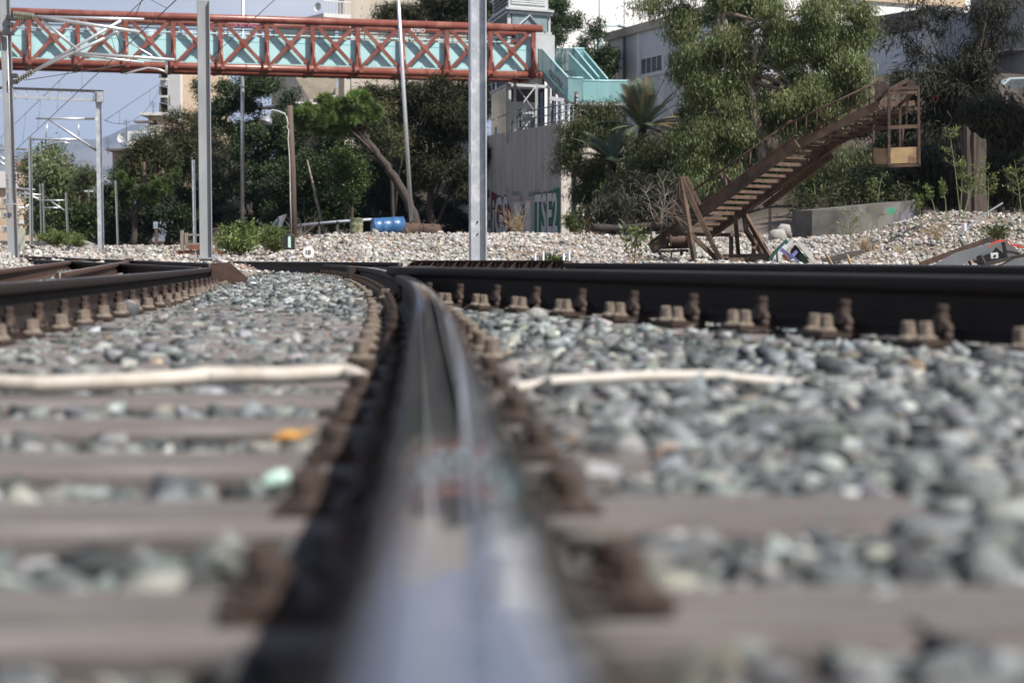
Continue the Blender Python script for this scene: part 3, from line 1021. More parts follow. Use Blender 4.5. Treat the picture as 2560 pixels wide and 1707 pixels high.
for k in range(K0, K1 + 1):
    for o in (0, -2.7):
        m = MB(); m.box(bp3(k, o, (ZT + ZB) / 2), (0.25, 0.2, ZT - ZB - .3), (bdir, bout, UPZ)); m.build('truss_post', M_redpaint, bridge)
    bt('strut', bp3(k, 0.09, ZB + 1.55), bp3(k, 0.95, ZB - 0.02), 0.075, None, 8)
    m = MB(); m.bar(bp3(k, 1.0, ZB - .12), bp3(k, -2.9, ZB - .12), 0.22, 0.2); m.build('cross_beam', M_redpaint, bridge)
    m = MB(); m.tube([bp3(k, 0.93, ZB - .05), bp3(k, 1.06, ZB - .05)], .14, 10); m.build('beam_cap', M_redpaint, bridge)
    if k < K1:
        for o in (0, -2.7):
            m = MB(); m.bar(bp3(k + .07, o + .02, ZT - .17), bp3(k + .93, o + .02, ZB + .2), 0.19, 0.16, bout); m.build('diagonal', M_redpaint, bridge)
            m = MB(); m.bar(bp3(k + .93, o - .03, ZT - .17), bp3(k + .07, o - .03, ZB + .2), 0.19, 0.16, bout); m.build('diagonal', M_redpaint, bridge)
        m = MB(); m.box(bp3(k + .5, -.25, 11.97), (PAN - .006, 0.03, 1.46), (bdir, bout, UPZ)); pn = m.build('parapet_panel', M_turq, bridge)
        m = MB(); m.bar(bp3(k + .02, -.23, 12.42), bp3(k + .98, -.23, 12.42), 0.012, 0.025); m.build('panel_seam', M_turqdark, pn)
        m = MB(); m.box(bp3(k + .5, .04, (ZT + ZB) / 2), (.42, .05, .42), ((bdir + UPZ).normalized(), bout, (UPZ - bdir).normalized())); m.build('gusset', M_redpaint, bridge)
        m = MB(); m.box(bp3(k + .5, -2.36, 11.97), (PAN - .006, 0.03, 1.46), (bdir, bout, UPZ)); m.build('parapet_panel', M_turq, bridge)
        for kk in (.18, .68):
            m = MB(); m.bar(bp3(k + kk, -.40, 12.65), bp3(k + kk, -.40, 13.05), 0.05, 0.05); m.build('rail_post', M_turqdark, bridge)
            m = MB(); m.bar(bp3(k + kk, -2.30, 12.65), bp3(k + kk, -2.30, 13.05), 0.05, 0.05); m.build('rail_post', M_turqdark, bridge)
for o in (-.40, -2.3):
    bt('handrail', bp3(K0, o, 13.07), bp3(K1 - .3, o, 13.07), 0.04, M_turq, 8)
# wire mesh screen above the rear parapet
m = MB()
for i in range(int((K1 - K0) * PAN / 0.30)):
    a = bp3(K0, -2.44, 0) + bdir * (i * 0.30)
    m.bar(a + UPZ * 12.7, a + UPZ * 13.5, 0.012, 0.012)
for z in np.arange(12.78, 13.5, 0.12):
    m.bar(bp3(K0, -2.44, z), bp3(K1 - .4, -2.44, z), 0.012, 0.010)
M_mesh = pm('grey screen wire', (0.34, 0.40, 0.42), (0.28, 0.32, 0.34), 5, 0.5, 0.3)
m.build('screen_mesh', M_mesh, bridge)
m = MB(); m.box(bp3((K0 + K1) / 2, -1.36, ZB + .14), (PAN * (K1 - K0), 1.94, 0.12), (bdir, bout, UPZ)); m.build('deck', M_darkrust, bridge)
for k in (0.47, 1.62, 2.45):
    m = MB(); m.box(bp3(k, -2.28, 12.95), (0.32, 0.02, 0.46), (bdir, bout, UPZ)); m.build('notice_board', pm('white notice', (0.75, 0.78, 0.8), (0.68, 0.72, 0.75), 6, 0.5), bridge)
M_pink = pm('pink spray paint', (0.62, 0.2, 0.36), (0.5, 0.16, 0.3), 6, 0.6)
M_whitep = pm('white spray paint', (0.82, 0.80, 0.78), (0.72, 0.70, 0.69), 5, 0.65)
M_greenp = pm('green spray paint', (0.05, 0.24, 0.15), (0.04, 0.19, 0.12), 5, 0.65)
m = MB(); text_mesh(m, 'UA KOYNZA', bp3(3.35, -2.485, 13.5), bdir, UPZ, .3, .01); m.build('graffiti', M_pink, bridge)
m = MB(); text_mesh(m, 'FTSOU', bp3(6.0, -2.485, 13.52), bdir, UPZ, .3, .01); text_mesh(m, 'ROKO', bp3(7.4, -2.485, 13.52), bdir, UPZ, .3, .01); m.build('graffiti', M_whitep, bridge)

# ------------------------------------------------------------------ lift tower
M_tower = pm('pale grey tower steel', (0.52, 0.54, 0.54), (0.45, 0.47, 0.47), 2, 0.5, 0.2)
M_glz = pm('tinted lift shaft glass', (0.22, 0.29, 0.31), (0.17, 0.23, 0.25), 1.5, 0.12, 0.0, spec=0.8, c3=(0.30, 0.36, 0.37), s3=0.5)
M_dark = pm('dark interior', (0.03, 0.033, 0.036), (0.05, 0.05, 0.055), 2, 0.6)
T0 = P(1269, 300, 120.3); T1 = P(1376, 300, 121.8); TL = P(1228, 300, 126.2)
T0.z = T1.z = TL.z = 0
fd = (T1 - T0).normalized(); sd_ = (TL - T0).normalized()
FW = (T1 - T0).length; SW = (TL - T0).length
TZ0 = 7.2
tower = thing('lift_tower', 'pale steel and glass lift tower at the right end of the footbridge', 'tower', T0 + UPZ * TZ0)
def tp(a, b, z):
    return T0 + fd * (FW * a) + sd_ * (SW * b) + UPZ * z
def tbox(name, a0, a1, b0, b1, z0, z1, mat, par=None):
    m = MB()
    p = [tp(a0, b0, z0), tp(a1, b0, z0), tp(a1, b1, z0), tp(a0, b1, z0)]
    m.prism(p, (0, 0, z1 - z0)); return m.build(name, mat, par or tower)
Z_gl = 15.05; Z_mr = 15.62
for a, b in ((0, 0), (1, 0), (1, 1), (0, 1)):
    tbox('corner_column', a - .05 if a else 0, a if a else .08, b - .05 if b else 0.0, b if b else .05, TZ0, Z_gl, M_tower)
tbox('lift_shaft', .1, .9, .08, .92, TZ0, Z_gl, M_dark)
for z0, z1 in ((TZ0 + .15, 8.9), (8.95, 10.6), (13.9, 15.0)):
    tbox('glass_pane', .1, .92, -.010, -.002, z0, z1, M_glz) if z0 > 12 else None
    tbox('glass_pane', -.012, -.004, .05, .95, z0, z1, M_glz)
for z in (10.65, 13.85, Z_gl - .05):
    tbox('ring_beam', -.02, 1.02, -.03, 0.05, z - .06, z + .1, M_tower)
    tbox('ring_beam', -.03, 0.03, -.03, 1.02, z - .05, z + .09, M_tower)
def tbrace(a0, z0, a1, z1, w_=.13):
    m = MB(); m.bar(tp(a0, -.03, z0), tp(a1, -.03, z1), .06, w_, sd_); m.build('brace', M_tower, tower)
tbrace(.12, 13.95, .5, 14.9); tbrace(.88, 13.95, .5, 14.9)
tbox('machine_room', .04, .96, .04, 1.0, Z_gl + .06, 18.0, M_tower)
for i in range(9):
    m = MB(); z = Z_mr + i * .13
    m.bar(tp(.1, .03, z), tp(.9, .03, z), .05, .07); m.build('louvre', pm('light louvre', (0.7, 0.71, 0.71), None, 3, .5) if i == 0 else MATS['light louvre'], tower)
for i in range(5):
    m = MB(); z = Z_mr + i * .22
    m.bar(tp(.02, .12, z), tp(.02, .9, z), .05, .1); m.build('louvre', M_dark, tower)
tbox('roof_slab', -.06, 1.06, -.06, 1.06, Z_gl + .1, Z_gl + .22, M_tower)
# open frame below the bridge
for a in (.12, .62):
    m = MB(); m.bar(tp(a, -.12, TZ0), tp(a, -.12, 10.75), .16, .16); m.build('frame_column', M_tower, tower)
for (a0, z0, a1, z1) in ((.14, 7.4, .6, 9.0), (.6, 7.4, .14, 9.0), (.14, 9.0, .6, 10.6), (.6, 9.0, .14, 10.6)):
    m = MB(); m.bar(tp(a0, -.13, z0), tp(a1, -.13, z1), .05, .09, sd_); m.build('brace', M_tower, tower)
m = MB(); m.bar(tp(.1, -.12, 9.0), tp(.64, -.12, 9.0), .1, .14); m.build('brace', M_tower, tower)
tbox('bridge_gate', .0, .85, -.55, -.5, 11.2, 13.4, M_tower)
m = MB(); text_mesh(m, 'M', tp(-.016, .75, 7.75), -sd_, UPZ, .95, .04); m.build('graffiti', pm('turquoise spray paint', (0.12, 0.45, 0.40), (0.2, 0.52, 0.47), 3, .6), tower)

# ------------------------------------------------------------------ retaining wall with graffiti
WA = Vector((PX(1130, 131), 131, 0)); WB = Vector((PX(1403, 112), 112, 0)); WC = Vector((PX(1560, 119), 119, 0))
wdir = (WB - WA).normalized(); wn = Vector((wdir.y, -wdir.x, 0)); WTOP = 7.86
wall = thing('retaining_wall', 'board marked concrete retaining wall covered in graffiti under the lift tower', 'wall', WB)
def wquad(a, b, z0, z1, thick, n):
    m = MB(); a = Vector(a); b = Vector(b)
    m.prism([a + UPZ * z0, b + UPZ * z0, b - n * thick + UPZ * z0, a - n * thick + UPZ * z0], (0, 0, z1 - z0)); return m
WL = (WB - WA).length
for i in range(5):                                 # cast bays with open joints
    a = WA + wdir * (WL * i / 5 + .012); b = WA + wdir * (WL * (i + 1) / 5 - (.012 if i < 4 else 0))
    wquad(a, b, 0.4, 3.7, .5, wn).build('concrete_panel', M_concrete, wall)
    wquad(a, b, 3.72, WTOP, .495, wn).build('concrete_panel', M_concrete, wall)
wcd = (WC - WB).normalized(); wcn = Vector((wcd.y, -wcd.x, 0))
wquad(WB + wcd * .02, WC, 0.4, WTOP - .01, .06, wcn).build('concrete_panel', M_concrete, wall)
m = MB(); m.prism([p + UPZ * 7.2 for p in (WB - wn * .6 + wcd * .3, WC - wcn * .1, WC + Vector((-2, 10, 0)), WA - wn * .6)], (0, 0, .2)); m.build('platform_slab', M_concrete, wall)
# board marks as proud fins
for i in range(46):
    s_ = rnd.uniform(.2, WL - .2)
    a = WA + wdir * s_ + wn * .004
    z0 = 3.8 if rnd.random() < .8 else rnd.uniform(3.8, 6)
    m = MB(); m.box(a + UPZ * ((z0 + WTOP - .1) / 2), (rnd.uniform(.015, .04), .012, WTOP - .1 - z0), (wdir, wn, UPZ))
    if i < 30: m.build('board_mark', M_concrete, wall)
def wpos(px, py):
    """point on the wall face under a photograph pixel"""
    d = P(px, py, 100.0) - Vector((0, 0, CAMZ))
    t = (WB - Vector((0, 0, 0))).dot(wn) / (d.x * wn.x + d.y * wn.y)
    return Vector((0, 0, CAMZ)) + d * t
def wpoly(name, pts, mat, off):
    m = MB(); m.prism([wpos(*p) + wn * (off - .003) for p in pts], wn * .003); m.build(name, mat, wall)
M_redg = pm('brick red spray paint', (0.27, 0.055, 0.035), (0.2, 0.045, 0.03), 4, .7)
M_pinkg = pm('soft pink spray paint', (0.6, 0.28, 0.36), (0.5, 0.22, 0.3), 4, .7)
M_blackg = pm('black spray paint', (0.03, 0.03, 0.032), (0.045, 0.045, 0.05), 6, .7)
wpoly('graffiti', [(1215, 588), (1215, 472), (1228, 478), (1240, 484), (1252, 492), (1262, 494), (1272, 508), (1278, 528), (1280, 556), (1274, 588)], M_redg, .006)
wpoly('graffiti', [(1336, 585), (1336, 506), (1345, 494), (1352, 492), (1358, 484), (1364, 488), (1372, 480), (1380, 474), (1388, 472), (1396, 468), (1402.4, 474), (1402.4, 582)], M_greenp, .006)
wpoly('graffiti', [(1284, 520), (1290, 504), (1298, 506), (1303, 522), (1301, 545), (1292, 545)], M_whitep, .006)
wpoly('graffiti', [(1299, 490), (1304, 487), (1308, 494), (1305, 504), (1300, 503)], M_pinkg, .006)
wpoly('graffiti', [(1304, 512), (1312, 510), (1312, 540), (1306, 552), (1300, 545)], M_greenp, .010)
wpoly('graffiti', [(1314, 586), (1313, 520), (1318, 502), (1325, 504), (1327, 530), (1326, 586)], M_whitep, .006)
wpoly('graffiti', [(1384.5, 468), (1386.5, 464), (1388, 468), (1386, 472)], M_greenp, .006)
def wtext(body, px, py, px2, hpx, mat, off, bold):
    a = wpos(px, py); b = wpos(px2, py)
    W_ = (b - a).length; h = (wpos(px, py - hpx) - a).length
    size = h / .72
    m = MB(); text_mesh(m, body, a, wdir, UPZ, size, bold, off, 0.02, sx=W_ / (size * .62 * len(body)))
    m.build('graffiti', mat, wall)
wtext('BiGS', 1216, 586, 1283, 92, M_blackg, .010, .055)
wtext('BiGS', 1216, 586, 1283, 92, M_whitep, .014, .028)
wtext('TSE2', 1337, 583, 1406, 98, M_blackg, .010, .055)
wtext('TSE2', 1337, 583, 1406, 98, M_whitep, .014, .028)
wtext('NERO', 1279, 490, 1300, 10, M_blackg, .006, 0)
wtext('ELVIS', 1322, 492, 1342, 12, M_blackg, .006, .01)
wtext('TZEL', 1336, 484, 1352, 9, M_blackg, .006, 0)
wtext('SAC', 1360, 485, 1371, 9, M_blackg, .006, 0)
wtext('TEST', 1265, 480, 1275, 8, M_blackg, .006, 0)
m = MB(); a = wpos(1230, 586) + wn * .08; b = wpos(1229.5, 428) + wn * .08; m.tube([a, b], .05, 8); m.build('drain_pipe', M_tower, wall)

# ------------------------------------------------------------------ stairs down from the bridge
stair = thing('bridge_stairs', 'turquoise mesh sided stairs descending from the footbridge to the platform', 'stairs', P(1400, 330, 116))
def mesh_panel(a, b, h, name='mesh_panel', frame=True):
    """slanted or level balustrade: a, b lower corners"""
    a = Vector(a); b = Vector(b)
    d = (b - a); dh = Vector((d.x, d.y, 0)).normalized(); n = Vector((dh.y, -dh.x, 0))
    L_ = d.length; k = max(1, int(round(L_ / 1.1)))
    for i in range(k):
        p = a.lerp(b, i / k); q = a.lerp(b, (i + 1) / k)
        m = MB(); m.prism([p + UPZ * .06, q + UPZ * .06, q + UPZ * (h - .06), p + UPZ * (h - .06)], n * .02)
        m.build(name, M_turqmesh, stair)
    if frame:
        for i in range(k + 1):
            p = a.lerp(b, i / k); m = MB(); m.bar(p - n * .02, p + UPZ * h - n * .02, .06, .06); m.build('post', M_turqdark, stair)
        m = MB(); m.tube([a + UPZ * h, b + UPZ * h], .05, 8); m.build('handrail', M_turq, stair)
        m = MB(); m.bar(a, b, .05, .1); m.build('bottom_rail', M_turqdark, stair)
M_turqmesh = pm('perforated turquoise sheet', (0.30, 0.54, 0.55), (0.25, 0.47, 0.48), 18, .55, 0)
_t = M_turqmesh.node_tree
_tr = _t.nodes.new('ShaderNodeBsdfTransparent'); _ms = _t.nodes.new('ShaderNodeMixShader'); _ms.inputs['Fac'].default_value = .42
_t.links.new(_t.nodes['Principled BSDF'].outputs['BSDF'], _ms.inputs[1]); _t.links.new(_tr.outputs['BSDF'], _ms.inputs[2]); _t.links.new(_ms.outputs['Shader'], _t.nodes['Material Output'].inputs['Surface'])
M_soffit = pm('grey stair stringer', (0.36, 0.37, 0.37), (0.28, 0.29, 0.29), 3, .7)
s0 = P(1345, 178, 117.2); s1 = P(1356, 178, 116.4); s2 = P(1420, 250, 113.4)
mesh_panel(s0, s1, 1.25); mesh_panel(s1, s2, 1.25)
off_ = Vector((1.6, 2.2, 0))
mesh_panel(s1 + off_, s2 + off_, 1.25)
m = MB(); m.prism([s1 - UPZ * .02, s2 - UPZ * .02, s2 - UPZ * .42, s1 - UPZ * .42], (.04, .06, 0)); m.build('stringer', M_soffit, stair)
m = MB(); m.prism([s1 - UPZ * .1 + off_ * .04, s2 - UPZ * .1 + off_ * .04, s2 - UPZ * .1 + off_, s1 - UPZ * .1 + off_], (0, 0, .05)); m.build('soffit', M_soffit, stair)
for i in range(14):
    p = s1.lerp(s2, (i + .5) / 14); m = MB(); m.prism([p + UPZ * .02 + off_ * .03, p + UPZ * .02 + Vector((.2, -.05, 0)) + off_ * .03, p + UPZ * .02 + Vector((.2, -.05, 0)) + off_ * .97, p + UPZ * .02 + off_ * .97], (0, 0, .05)); m.build('tread', M_soffit, stair)
l0 = P(1420, 252, 113.4); l1 = P(1457, 253, 113.4); l2 = P(1568, 253, 114.6)
mesh_panel(l0 + Vector((0, .02, 0)), l1, 1.3)
mesh_panel(l1, l2, 1.15)
m = MB(); m.prism([l0 - UPZ * .25, l1 - UPZ * .25, l2 - UPZ * .25, l2 + Vector((0, 3, -.25)), l0 + Vector((1.0, 3.4, -.25))], (0, 0, .22)); m.build('landing', M_soffit, stair)
u0 = P(1388, 180, 122); u1 = P(1436, 178, 120); u2 = P(1460, 178, 121)
mesh_panel(u0, u1, 1.35); mesh_panel(u1, u2, 1.35)
m = MB(); m.prism([u0 - UPZ * .2, u1 - UPZ * .2, u2 - UPZ * .2, u2 + Vector((-.5, 2, -.2))], (0, 0, .18)); m.build('landing', M_soffit, stair)
v0 = u1; v1 = P(1497, 252, 117)
mesh_panel(v0, v1, 1.35)
mesh_panel(v0 + Vector((.55, .6, 0)), v1 + Vector((.55, .6, 0)), 1.3)
m = MB(); m.prism([v0 - UPZ * .02, v1 - UPZ * .02, v1 - UPZ * .4, v0 - UPZ * .4], (.04, .05, 0)); m.build('stringer', M_soffit, stair)
for px, z in ((1354, 117.5), (1386, 114.8), (1415, 114.2), (1428, 117), (1398, 118)):
    a = P(px, 330, z); a.z = 7.35; b = P(px, 230, z); b.z = 10.0
    m = MB(); m.bar(a, b, .16, .16); m.build('support_column', pm('slate blue column', (0.22, 0.26, 0.32), None, 3, .6) if px == 1354 else MATS['slate blue column'], stair)
m = MB(); text_mesh(m, 'OLOTIX', s1.lerp(s2, .30) + Vector((-.03, -.05, .25)), (s2 - s1), UPZ, .55, .02, .03); m.build('graffiti', M_blackg, stair)
# platform railing between the columns
rail_o = thing('platform_railing', 'slate blue barred railing on top of the retaining wall', 'railing', WB + UPZ * WTOP)
pa = WA.lerp(WB, .62) - wn * .2; pb = WB - wn * .2
for z in (8.0, 8.45, 8.9):
    m = MB(); m.bar(pa + UPZ * z, pb + UPZ * z, .05, .06); m.build('bar', MATS['slate blue column'], rail_o)
for i in range(15):
    p = pa.lerp(pb, i / 14); m = MB(); m.bar(p + UPZ * 7.8, p + UPZ * 9.1, .05, .05); m.build('post', MATS['slate blue column'], rail_o)
pa2 = WB - wcn * .2; pb2 = WB.lerp(WC, .6) - wcn * .2
for z in (8.0, 8.3, 8.6, 8.9):
    m = MB(); m.bar(pa2 + UPZ * z, pb2 + UPZ * z, .05, .05); m.build('bar', MATS['slate blue column'], rail_o)
for i in range(9):
    p = pa2.lerp(pb2, i / 8); m = MB(); m.bar(p + UPZ * 7.8, p + UPZ * 9.1, .04, .04); m.build('post', MATS['slate blue column'], rail_o)

# ------------------------------------------------------------------ masts
M_mastgrey = pm('pale painted mast', (0.33, 0.345, 0.36), (0.26, 0.272, 0.285), 3, .6, .1, c3=(0.39, 0.395, 0.395), s3=1, stretch=(1, 1, .25))
def hmast(name, label, base, top, depth, width, X, mat, group=None, foot=True, t=.016):
    o = thing(name, label, 'mast', base, group)
    m = MB(); m.hbeam(base, top, depth, width, t, X); m.build('column', mat, o)
    if foot:
        m = MB(); m.box(Vector(base) + Vector((0, 0, .05)), (depth * 1.9, width * 1.9, .03)); m.build('base_plate', mat, o)
        for sx in (-1, 1):
            for sy in (-1, 1):
                m = MB(); m.lathe(Vector(base) + Vector((sx * depth * .78, sy * width * .78, .05)), (0, 0, 1), [(.03, 0), (.03, .03), (.015, .035), (.015, .12)], 6); m.build('anchor_bolt', mat, o)
    return o
# tall central mast
b_ = G(1195, 26); t_ = P(1193, -260, 26)
cm_ = hmast('catenary_mast', 'tall galvanised steel mast in the centre, cut off by the top edge', b_, t_, .21, .16, (.98, .2, 0), M_galv, 'overhead line masts')
for yy in (555, 585):
    m = MB(); m.lathe(P(1194, yy, 25.985), Vector((.2, -.98, 0)), [(.012, 0), (.012, .006)], 10); m.build('bolt_hole', M_dark, cm_)
m = MB(); m.box(P(1176, 397, 25.84), (.035, .006, .15)); m.build('number_plate', M_mastgrey, cm_)
for i, (px, dz) in enumerate(((1338, 0), (1358, .02), (1409, 0), (1423, .02))):
    p = P(px, 655, 24.6 + dz * 10); m = MB(); m.tube([p + Vector((0, 0, -.25)), p + Vector((0, 0, .11 + dz))], .016, 8)
    tag(m.build('anchor_stud', M_galv, None, p), 'upright steel anchor stud right of the central mast, %s of the row of four' % ('first', 'second', 'third', 'last')[i], 'stud', 'anchor studs beside the central mast')
b_ = G(515, 38); b_.z = P(515, 652, 38).z; t_ = P(508, 2, 38)
hmast('catenary_mast', 'grey concrete coloured mast rising beside the rusty ramp block, top just inside the frame', b_, t_, .235, .16, (.98, .2, 0), M_mastgrey, 'overhead line masts')
# left mast with cantilever
Zm = 45
b_ = P(34, 652, Zm); t_ = P(8, -120, Zm)
lm = hmast('cantilever_mast', 'large mast at the left edge carrying tubular cantilever arms', b_, t_, .23, .16, (.98, .2, 0), M_mastgrey, 'overhead line masts')
m = MB(); m.box(P(30, 510, Zm - .14), (.22, .05, .03)); m.build('collar', M_galv, lm)
m = MB(); m.box(P(16, 84, Zm - .12), (.34, .12, .07)); m.build('bracket', M_wire, lm)
m = MB(); m.tube([P(18, 90, Zm - .16), P(31, 500, Zm - .16)], .012, 6); m.build('tension_rod', M_galv2, lm)
for yy in (45, 62, 190, 205):
    m = MB(); m.box(P(24 if yy < 100 else 36, yy, Zm), (.12, .2, .09)); m.build('clamp', M_wire, lm)
def ribbed(par, a, b, r, n, mat=None):
    a = Vector(a); b = Vector(b); m = MB()
    pr = []
    L_ = (b - a).length
    for i in range(n):
        pr += [(r * .45, L_ * i / n), (r, L_ * (i + .35) / n), (r, L_ * (i + .5) / n), (r * .45, L_ * (i + .8) / n)]
    m.lathe(a, b - a, pr, 10); return m.build('insulator', mat or M_insul, par)
def arm(par, pts, r, Z, dz=0, name='arm_tube', mat=None):
    m = MB(); m.tube([P(x, y, Z + dz * i) for i, (x, y) in enumerate(pts)], r, 8); return m.build(name, mat or M_galv2, par)
ribbed(lm, P(33, 35, Zm), P(86, 40, Zm - .1), .065, 9); ribbed(lm, P(33, 45, Zm + .5), P(86, 44, Zm + .4), .065, 9)
ribbed(lm, P(42, 202, Zm), P(84, 178, Zm), .075, 7)
arm(lm, [(86, 42), (360, 49)], .032, Zm + .4); arm(lm, [(96, 42), (350, 81)], .038, Zm - .1)
arm(lm, [(82, 180), (303, 52)], .034, Zm + .35); arm(lm, [(84, 178), (294, 81)], .036, Zm)
arm(lm, [(104, 52), (178, 114)], .024, Zm + .2); arm(lm, [(106, 50), (192, 122)], .024, Zm - .05)
arm(lm, [(186, 133), (437, 150)], .034, Zm - .05); arm(lm, [(188, 137), (360, 157)], .03, Zm + .3)
arm(lm, [(290, 88), (380, 140), (381, 146)], .018, Zm)
arm(lm, [(417, 150), (416, 184)], .028, Zm); arm(lm, [(416, 181), (395, 173), (370, 170), (345, 176), (312, 185)], .022, Zm)
arm(lm, [(292, 90), (310, 140)], .009, Zm, 0, 'stay_wire', M_wire)
arm(lm, [(62, 201), (180, 183), (322, 160)], .008, Zm, 0, 'stay_wire', M_wire)
m = MB(); text_mesh(m, 'UWS BRL', P(33, 390, Zm - .2), (0, 0, -1), (1, 0, 0), .16, .01, .02); m.build('graffiti', M_blackg, lm)
m = MB()
for i, ch in enumerate('REMST'):
    text_mesh(m, ch, P(26 + i * .6, 525 + i * 11, Zm - .165), (1, 0, 0), UPZ, .085, 0, .01)
m.build('graffiti', pm('red marker', (0.55, 0.12, 0.12), None, 4, .6), lm)

# gantry
gz = 74
gan = thing('portal_gantry', 'grey portal gantry with ladder beam behind the left cantilever mast', 'gantry', G(250, gz))
b_ = G(253, gz); b_.z = P(253, 642, gz).z; t_ = P(246, 236, gz)
m = MB(); m.hbeam(b_, t_, .23, .16, .016, (.98, .2, 0)); m.build('column', M_galv, gan)
for y0, y1, mt in ((229, 224, M_wire), (252, 244, M_galv2)):
    m = MB(); m.bar(P(258, y0, gz), P(-60, y1 - 6, gz), .10, .09); m.build('beam_chord', mt, gan)
for px in range(10, 250, 28):
    m = MB(); m.bar(P(px, 226, gz), P(px, 250, gz), .05, .05); m.build('rung', M_galv2, gan)
m = MB(); m.box(P(249, 243, gz), (.28, .25, .38)); m.build('beam_seat', M_galv, gan)
m = MB(); m.bar(P(240, 232, gz - .15), P(240, 254, gz - .15), .04, .06); m.build('seat_plate', M_wire, gan)
arm(gan, [(90, 296), (212, 297)], .04, gz); ribbed(gan, P(212, 297, gz), P(236, 297, gz), .06, 6)
arm(gan, [(122, 298), (225, 366)], .045, gz); ribbed(gan, P(225, 366, gz), P(243, 377, gz), .06, 5)
arm(gan, [(118, 310), (115, 345)], .02, gz); arm(gan, [(196, 310), (197, 340)], .02, gz)

def far_mast(px0, px1, y0, y1, Z, wpx, label, mat=None, group='distant line masts'):
    o = thing('line_mast', label, 'mast', P(px1, y1, Z), group)
    b_ = P(px1, y1, Z); g_ = tz(b_.x, Z); b_.z = min(b_.z, g_ + .0) if b_.z > g_ else b_.z
    w_ = wpx * Z / F
    m = MB(); m.hbeam(b_, P(px0, y0, Z), w_ * .8, w_ * .8, w_ * .12, (.98, .2, 0)); m.build('column', mat or M_mastgrey, o)
    return o
fm = far_mast(75, 79, 342, 636, 92, 11, 'slim mast with a horizontal arm standing left of the gantry column')
arm(fm, [(80, 348), (197, 349)], .05, 92); ribbed(fm, P(40, 373, 92), P(68, 373, 92), .06, 6)
arm(fm, [(112, 366), (140, 356), (158, 355), (175, 360)], .035, 92); arm(fm, [(-20, 373), (40, 373)], .05, 92)
arm(fm, [(-10, 385), (22, 405)], .05, 92); arm(fm, [(-10, 397), (22, 420)], .05, 92)
fm = far_mast(165, 170, 482, 608, 128, 6, 'thin mast with a bracket arm in front of the pale willows')
arm(fm, [(100, 501), (162, 501)], .04, 128); arm(fm, [(128, 504), (162, 527)], .05, 128); arm(fm, [(110, 519), (150, 520)], .04, 128)
far_mast(289, 295, 452, 620, 105, 6, 'bare thin post before the dark pines, right of the gantry column')
far_mast(483, 487, 400, 608, 92, 9, 'galvanised post behind the scrap heap, left of the concrete coloured mast', M_galv)
o = far_mast(107, 112, 458, 615, 140, 5, 'paler of two close masts in the wire cluster at far left'); arm(o, [(40, 486), (104, 487)], .05, 140); arm(o, [(60, 478), (106, 505)], .05, 140)
o = far_mast(100, 104, 460, 615, 150, 4, 'duller of two close masts in the wire cluster at far left'); arm(o, [(45, 493), (100, 495)], .05, 150)
o = far_mast(119, 121, 495, 612, 165, 3, 'thinner left one of the twin masts before the white painted hut'); arm(o, [(60, 508), (117, 506)], .05, 165); arm(o, [(70, 514), (117, 530)], .05, 165)
o = far_mast(123, 125, 495, 612, 168, 3, 'thinner right one of the twin masts before the white painted hut')
o = far_mast(95, 97, 500, 612, 175, 3, 'dim thin mast just left of the two close masts'); arm(o, [(40, 518), (96, 517)], .05, 175); arm(o, [(45, 540), (96, 520)], .04, 175)
for a, b, z in (((46, 472), (88, 474), 150), ((50, 482), (95, 487), 155), ((0, 522), (70, 518), 135), ((46, 530), (72, 512), 130)):
    arm(o, [a, b], .05, z); ribbed(o, P(*a, z), P(a[0] - 8, a[1], z), .08, 4)

# light poles
def pole(name, label, pts, Z, r0, r1, mat, cat='pole', group=None):
    base = P(*pts[0], Z); g_ = tz(base.x, Z)
    o = thing(name, label, cat, base, group)
    m = MB(); m.tube([P(*p, Z) for p in pts], [r0 + (r1 - r0) * i / (len(pts) - 1) for i in range(len(pts))], 10); m.build('shaft', mat, o)
    m = MB(); m.lathe(base + Vector((0, 0, -.3)), (0, 0, 1), [(r0 * 1.7, 0), (r0 * 1.7, .32), (r0 * 1.02, .36)], 10); m.build('base_collar', mat, o)
    return o
pole('light_pole', 'tall straight steel light pole passing behind the footbridge', [(606, 594), (606, 300), (608, -140)], 116.6, .115, .095, M_galv2, 'pole', 'steel light poles')
pole('light_pole', 'tall leaning steel light pole beside the blue drum', [(1030, 572), (1010, 240), (988, -130)], 76, .085, .065, M_galv2, 'pole', 'steel light poles')
M_wpole = pm('dark pole timber', (0.13, 0.095, 0.075), (0.085, 0.062, 0.05), 4, .9, 0, .4, stretch=(8, 8, .6))
M_lampw = pm('white lamp enamel', (0.6, 0.62, 0.64), (0.5, 0.52, 0.54), 5, .4)
zz = 66
wp = pole('wooden_lamp_post', 'wooden post with a dish shaped lamp and dangling white cable', [(735, 646), (731, 430), (724, 264)], zz, .125, .095, M_wpole, 'lamp post')
m = MB(); m.tube([P(718, 298, zz), P(712, 285, zz), P(695, 278, zz), P(680, 275, zz), P(674, 281, zz), P(672, 288, zz)], .022, 8); m.build('lamp_arm', M_lampw, wp)
m = MB(); ax = Vector((-.28, -.25, -.93))
m.lathe(P(671, 288, zz), ax, [(.05, 0), (.06, .06), (.14, .10), (.19, .18), (.21, .27), (.2, .275), (.17, .19), (.1, .12)], 18); m.build('lamp_dish', pm('grey lamp enamel', (0.30, 0.315, 0.335), (0.24, 0.25, 0.27), 5, .35, .3), wp)
m = MB(); pts = [(716, 290), (720, 310), (717, 318), (722, 326), (720, 345), (724, 400), (726, 500), (729, 588)]
m.tube([P(x, y, zz - .16) for x, y in pts], .018, 6); m.build('cable', pm('white cable', (0.6, 0.58, 0.54), None, 6, .6), wp)
zz = 104
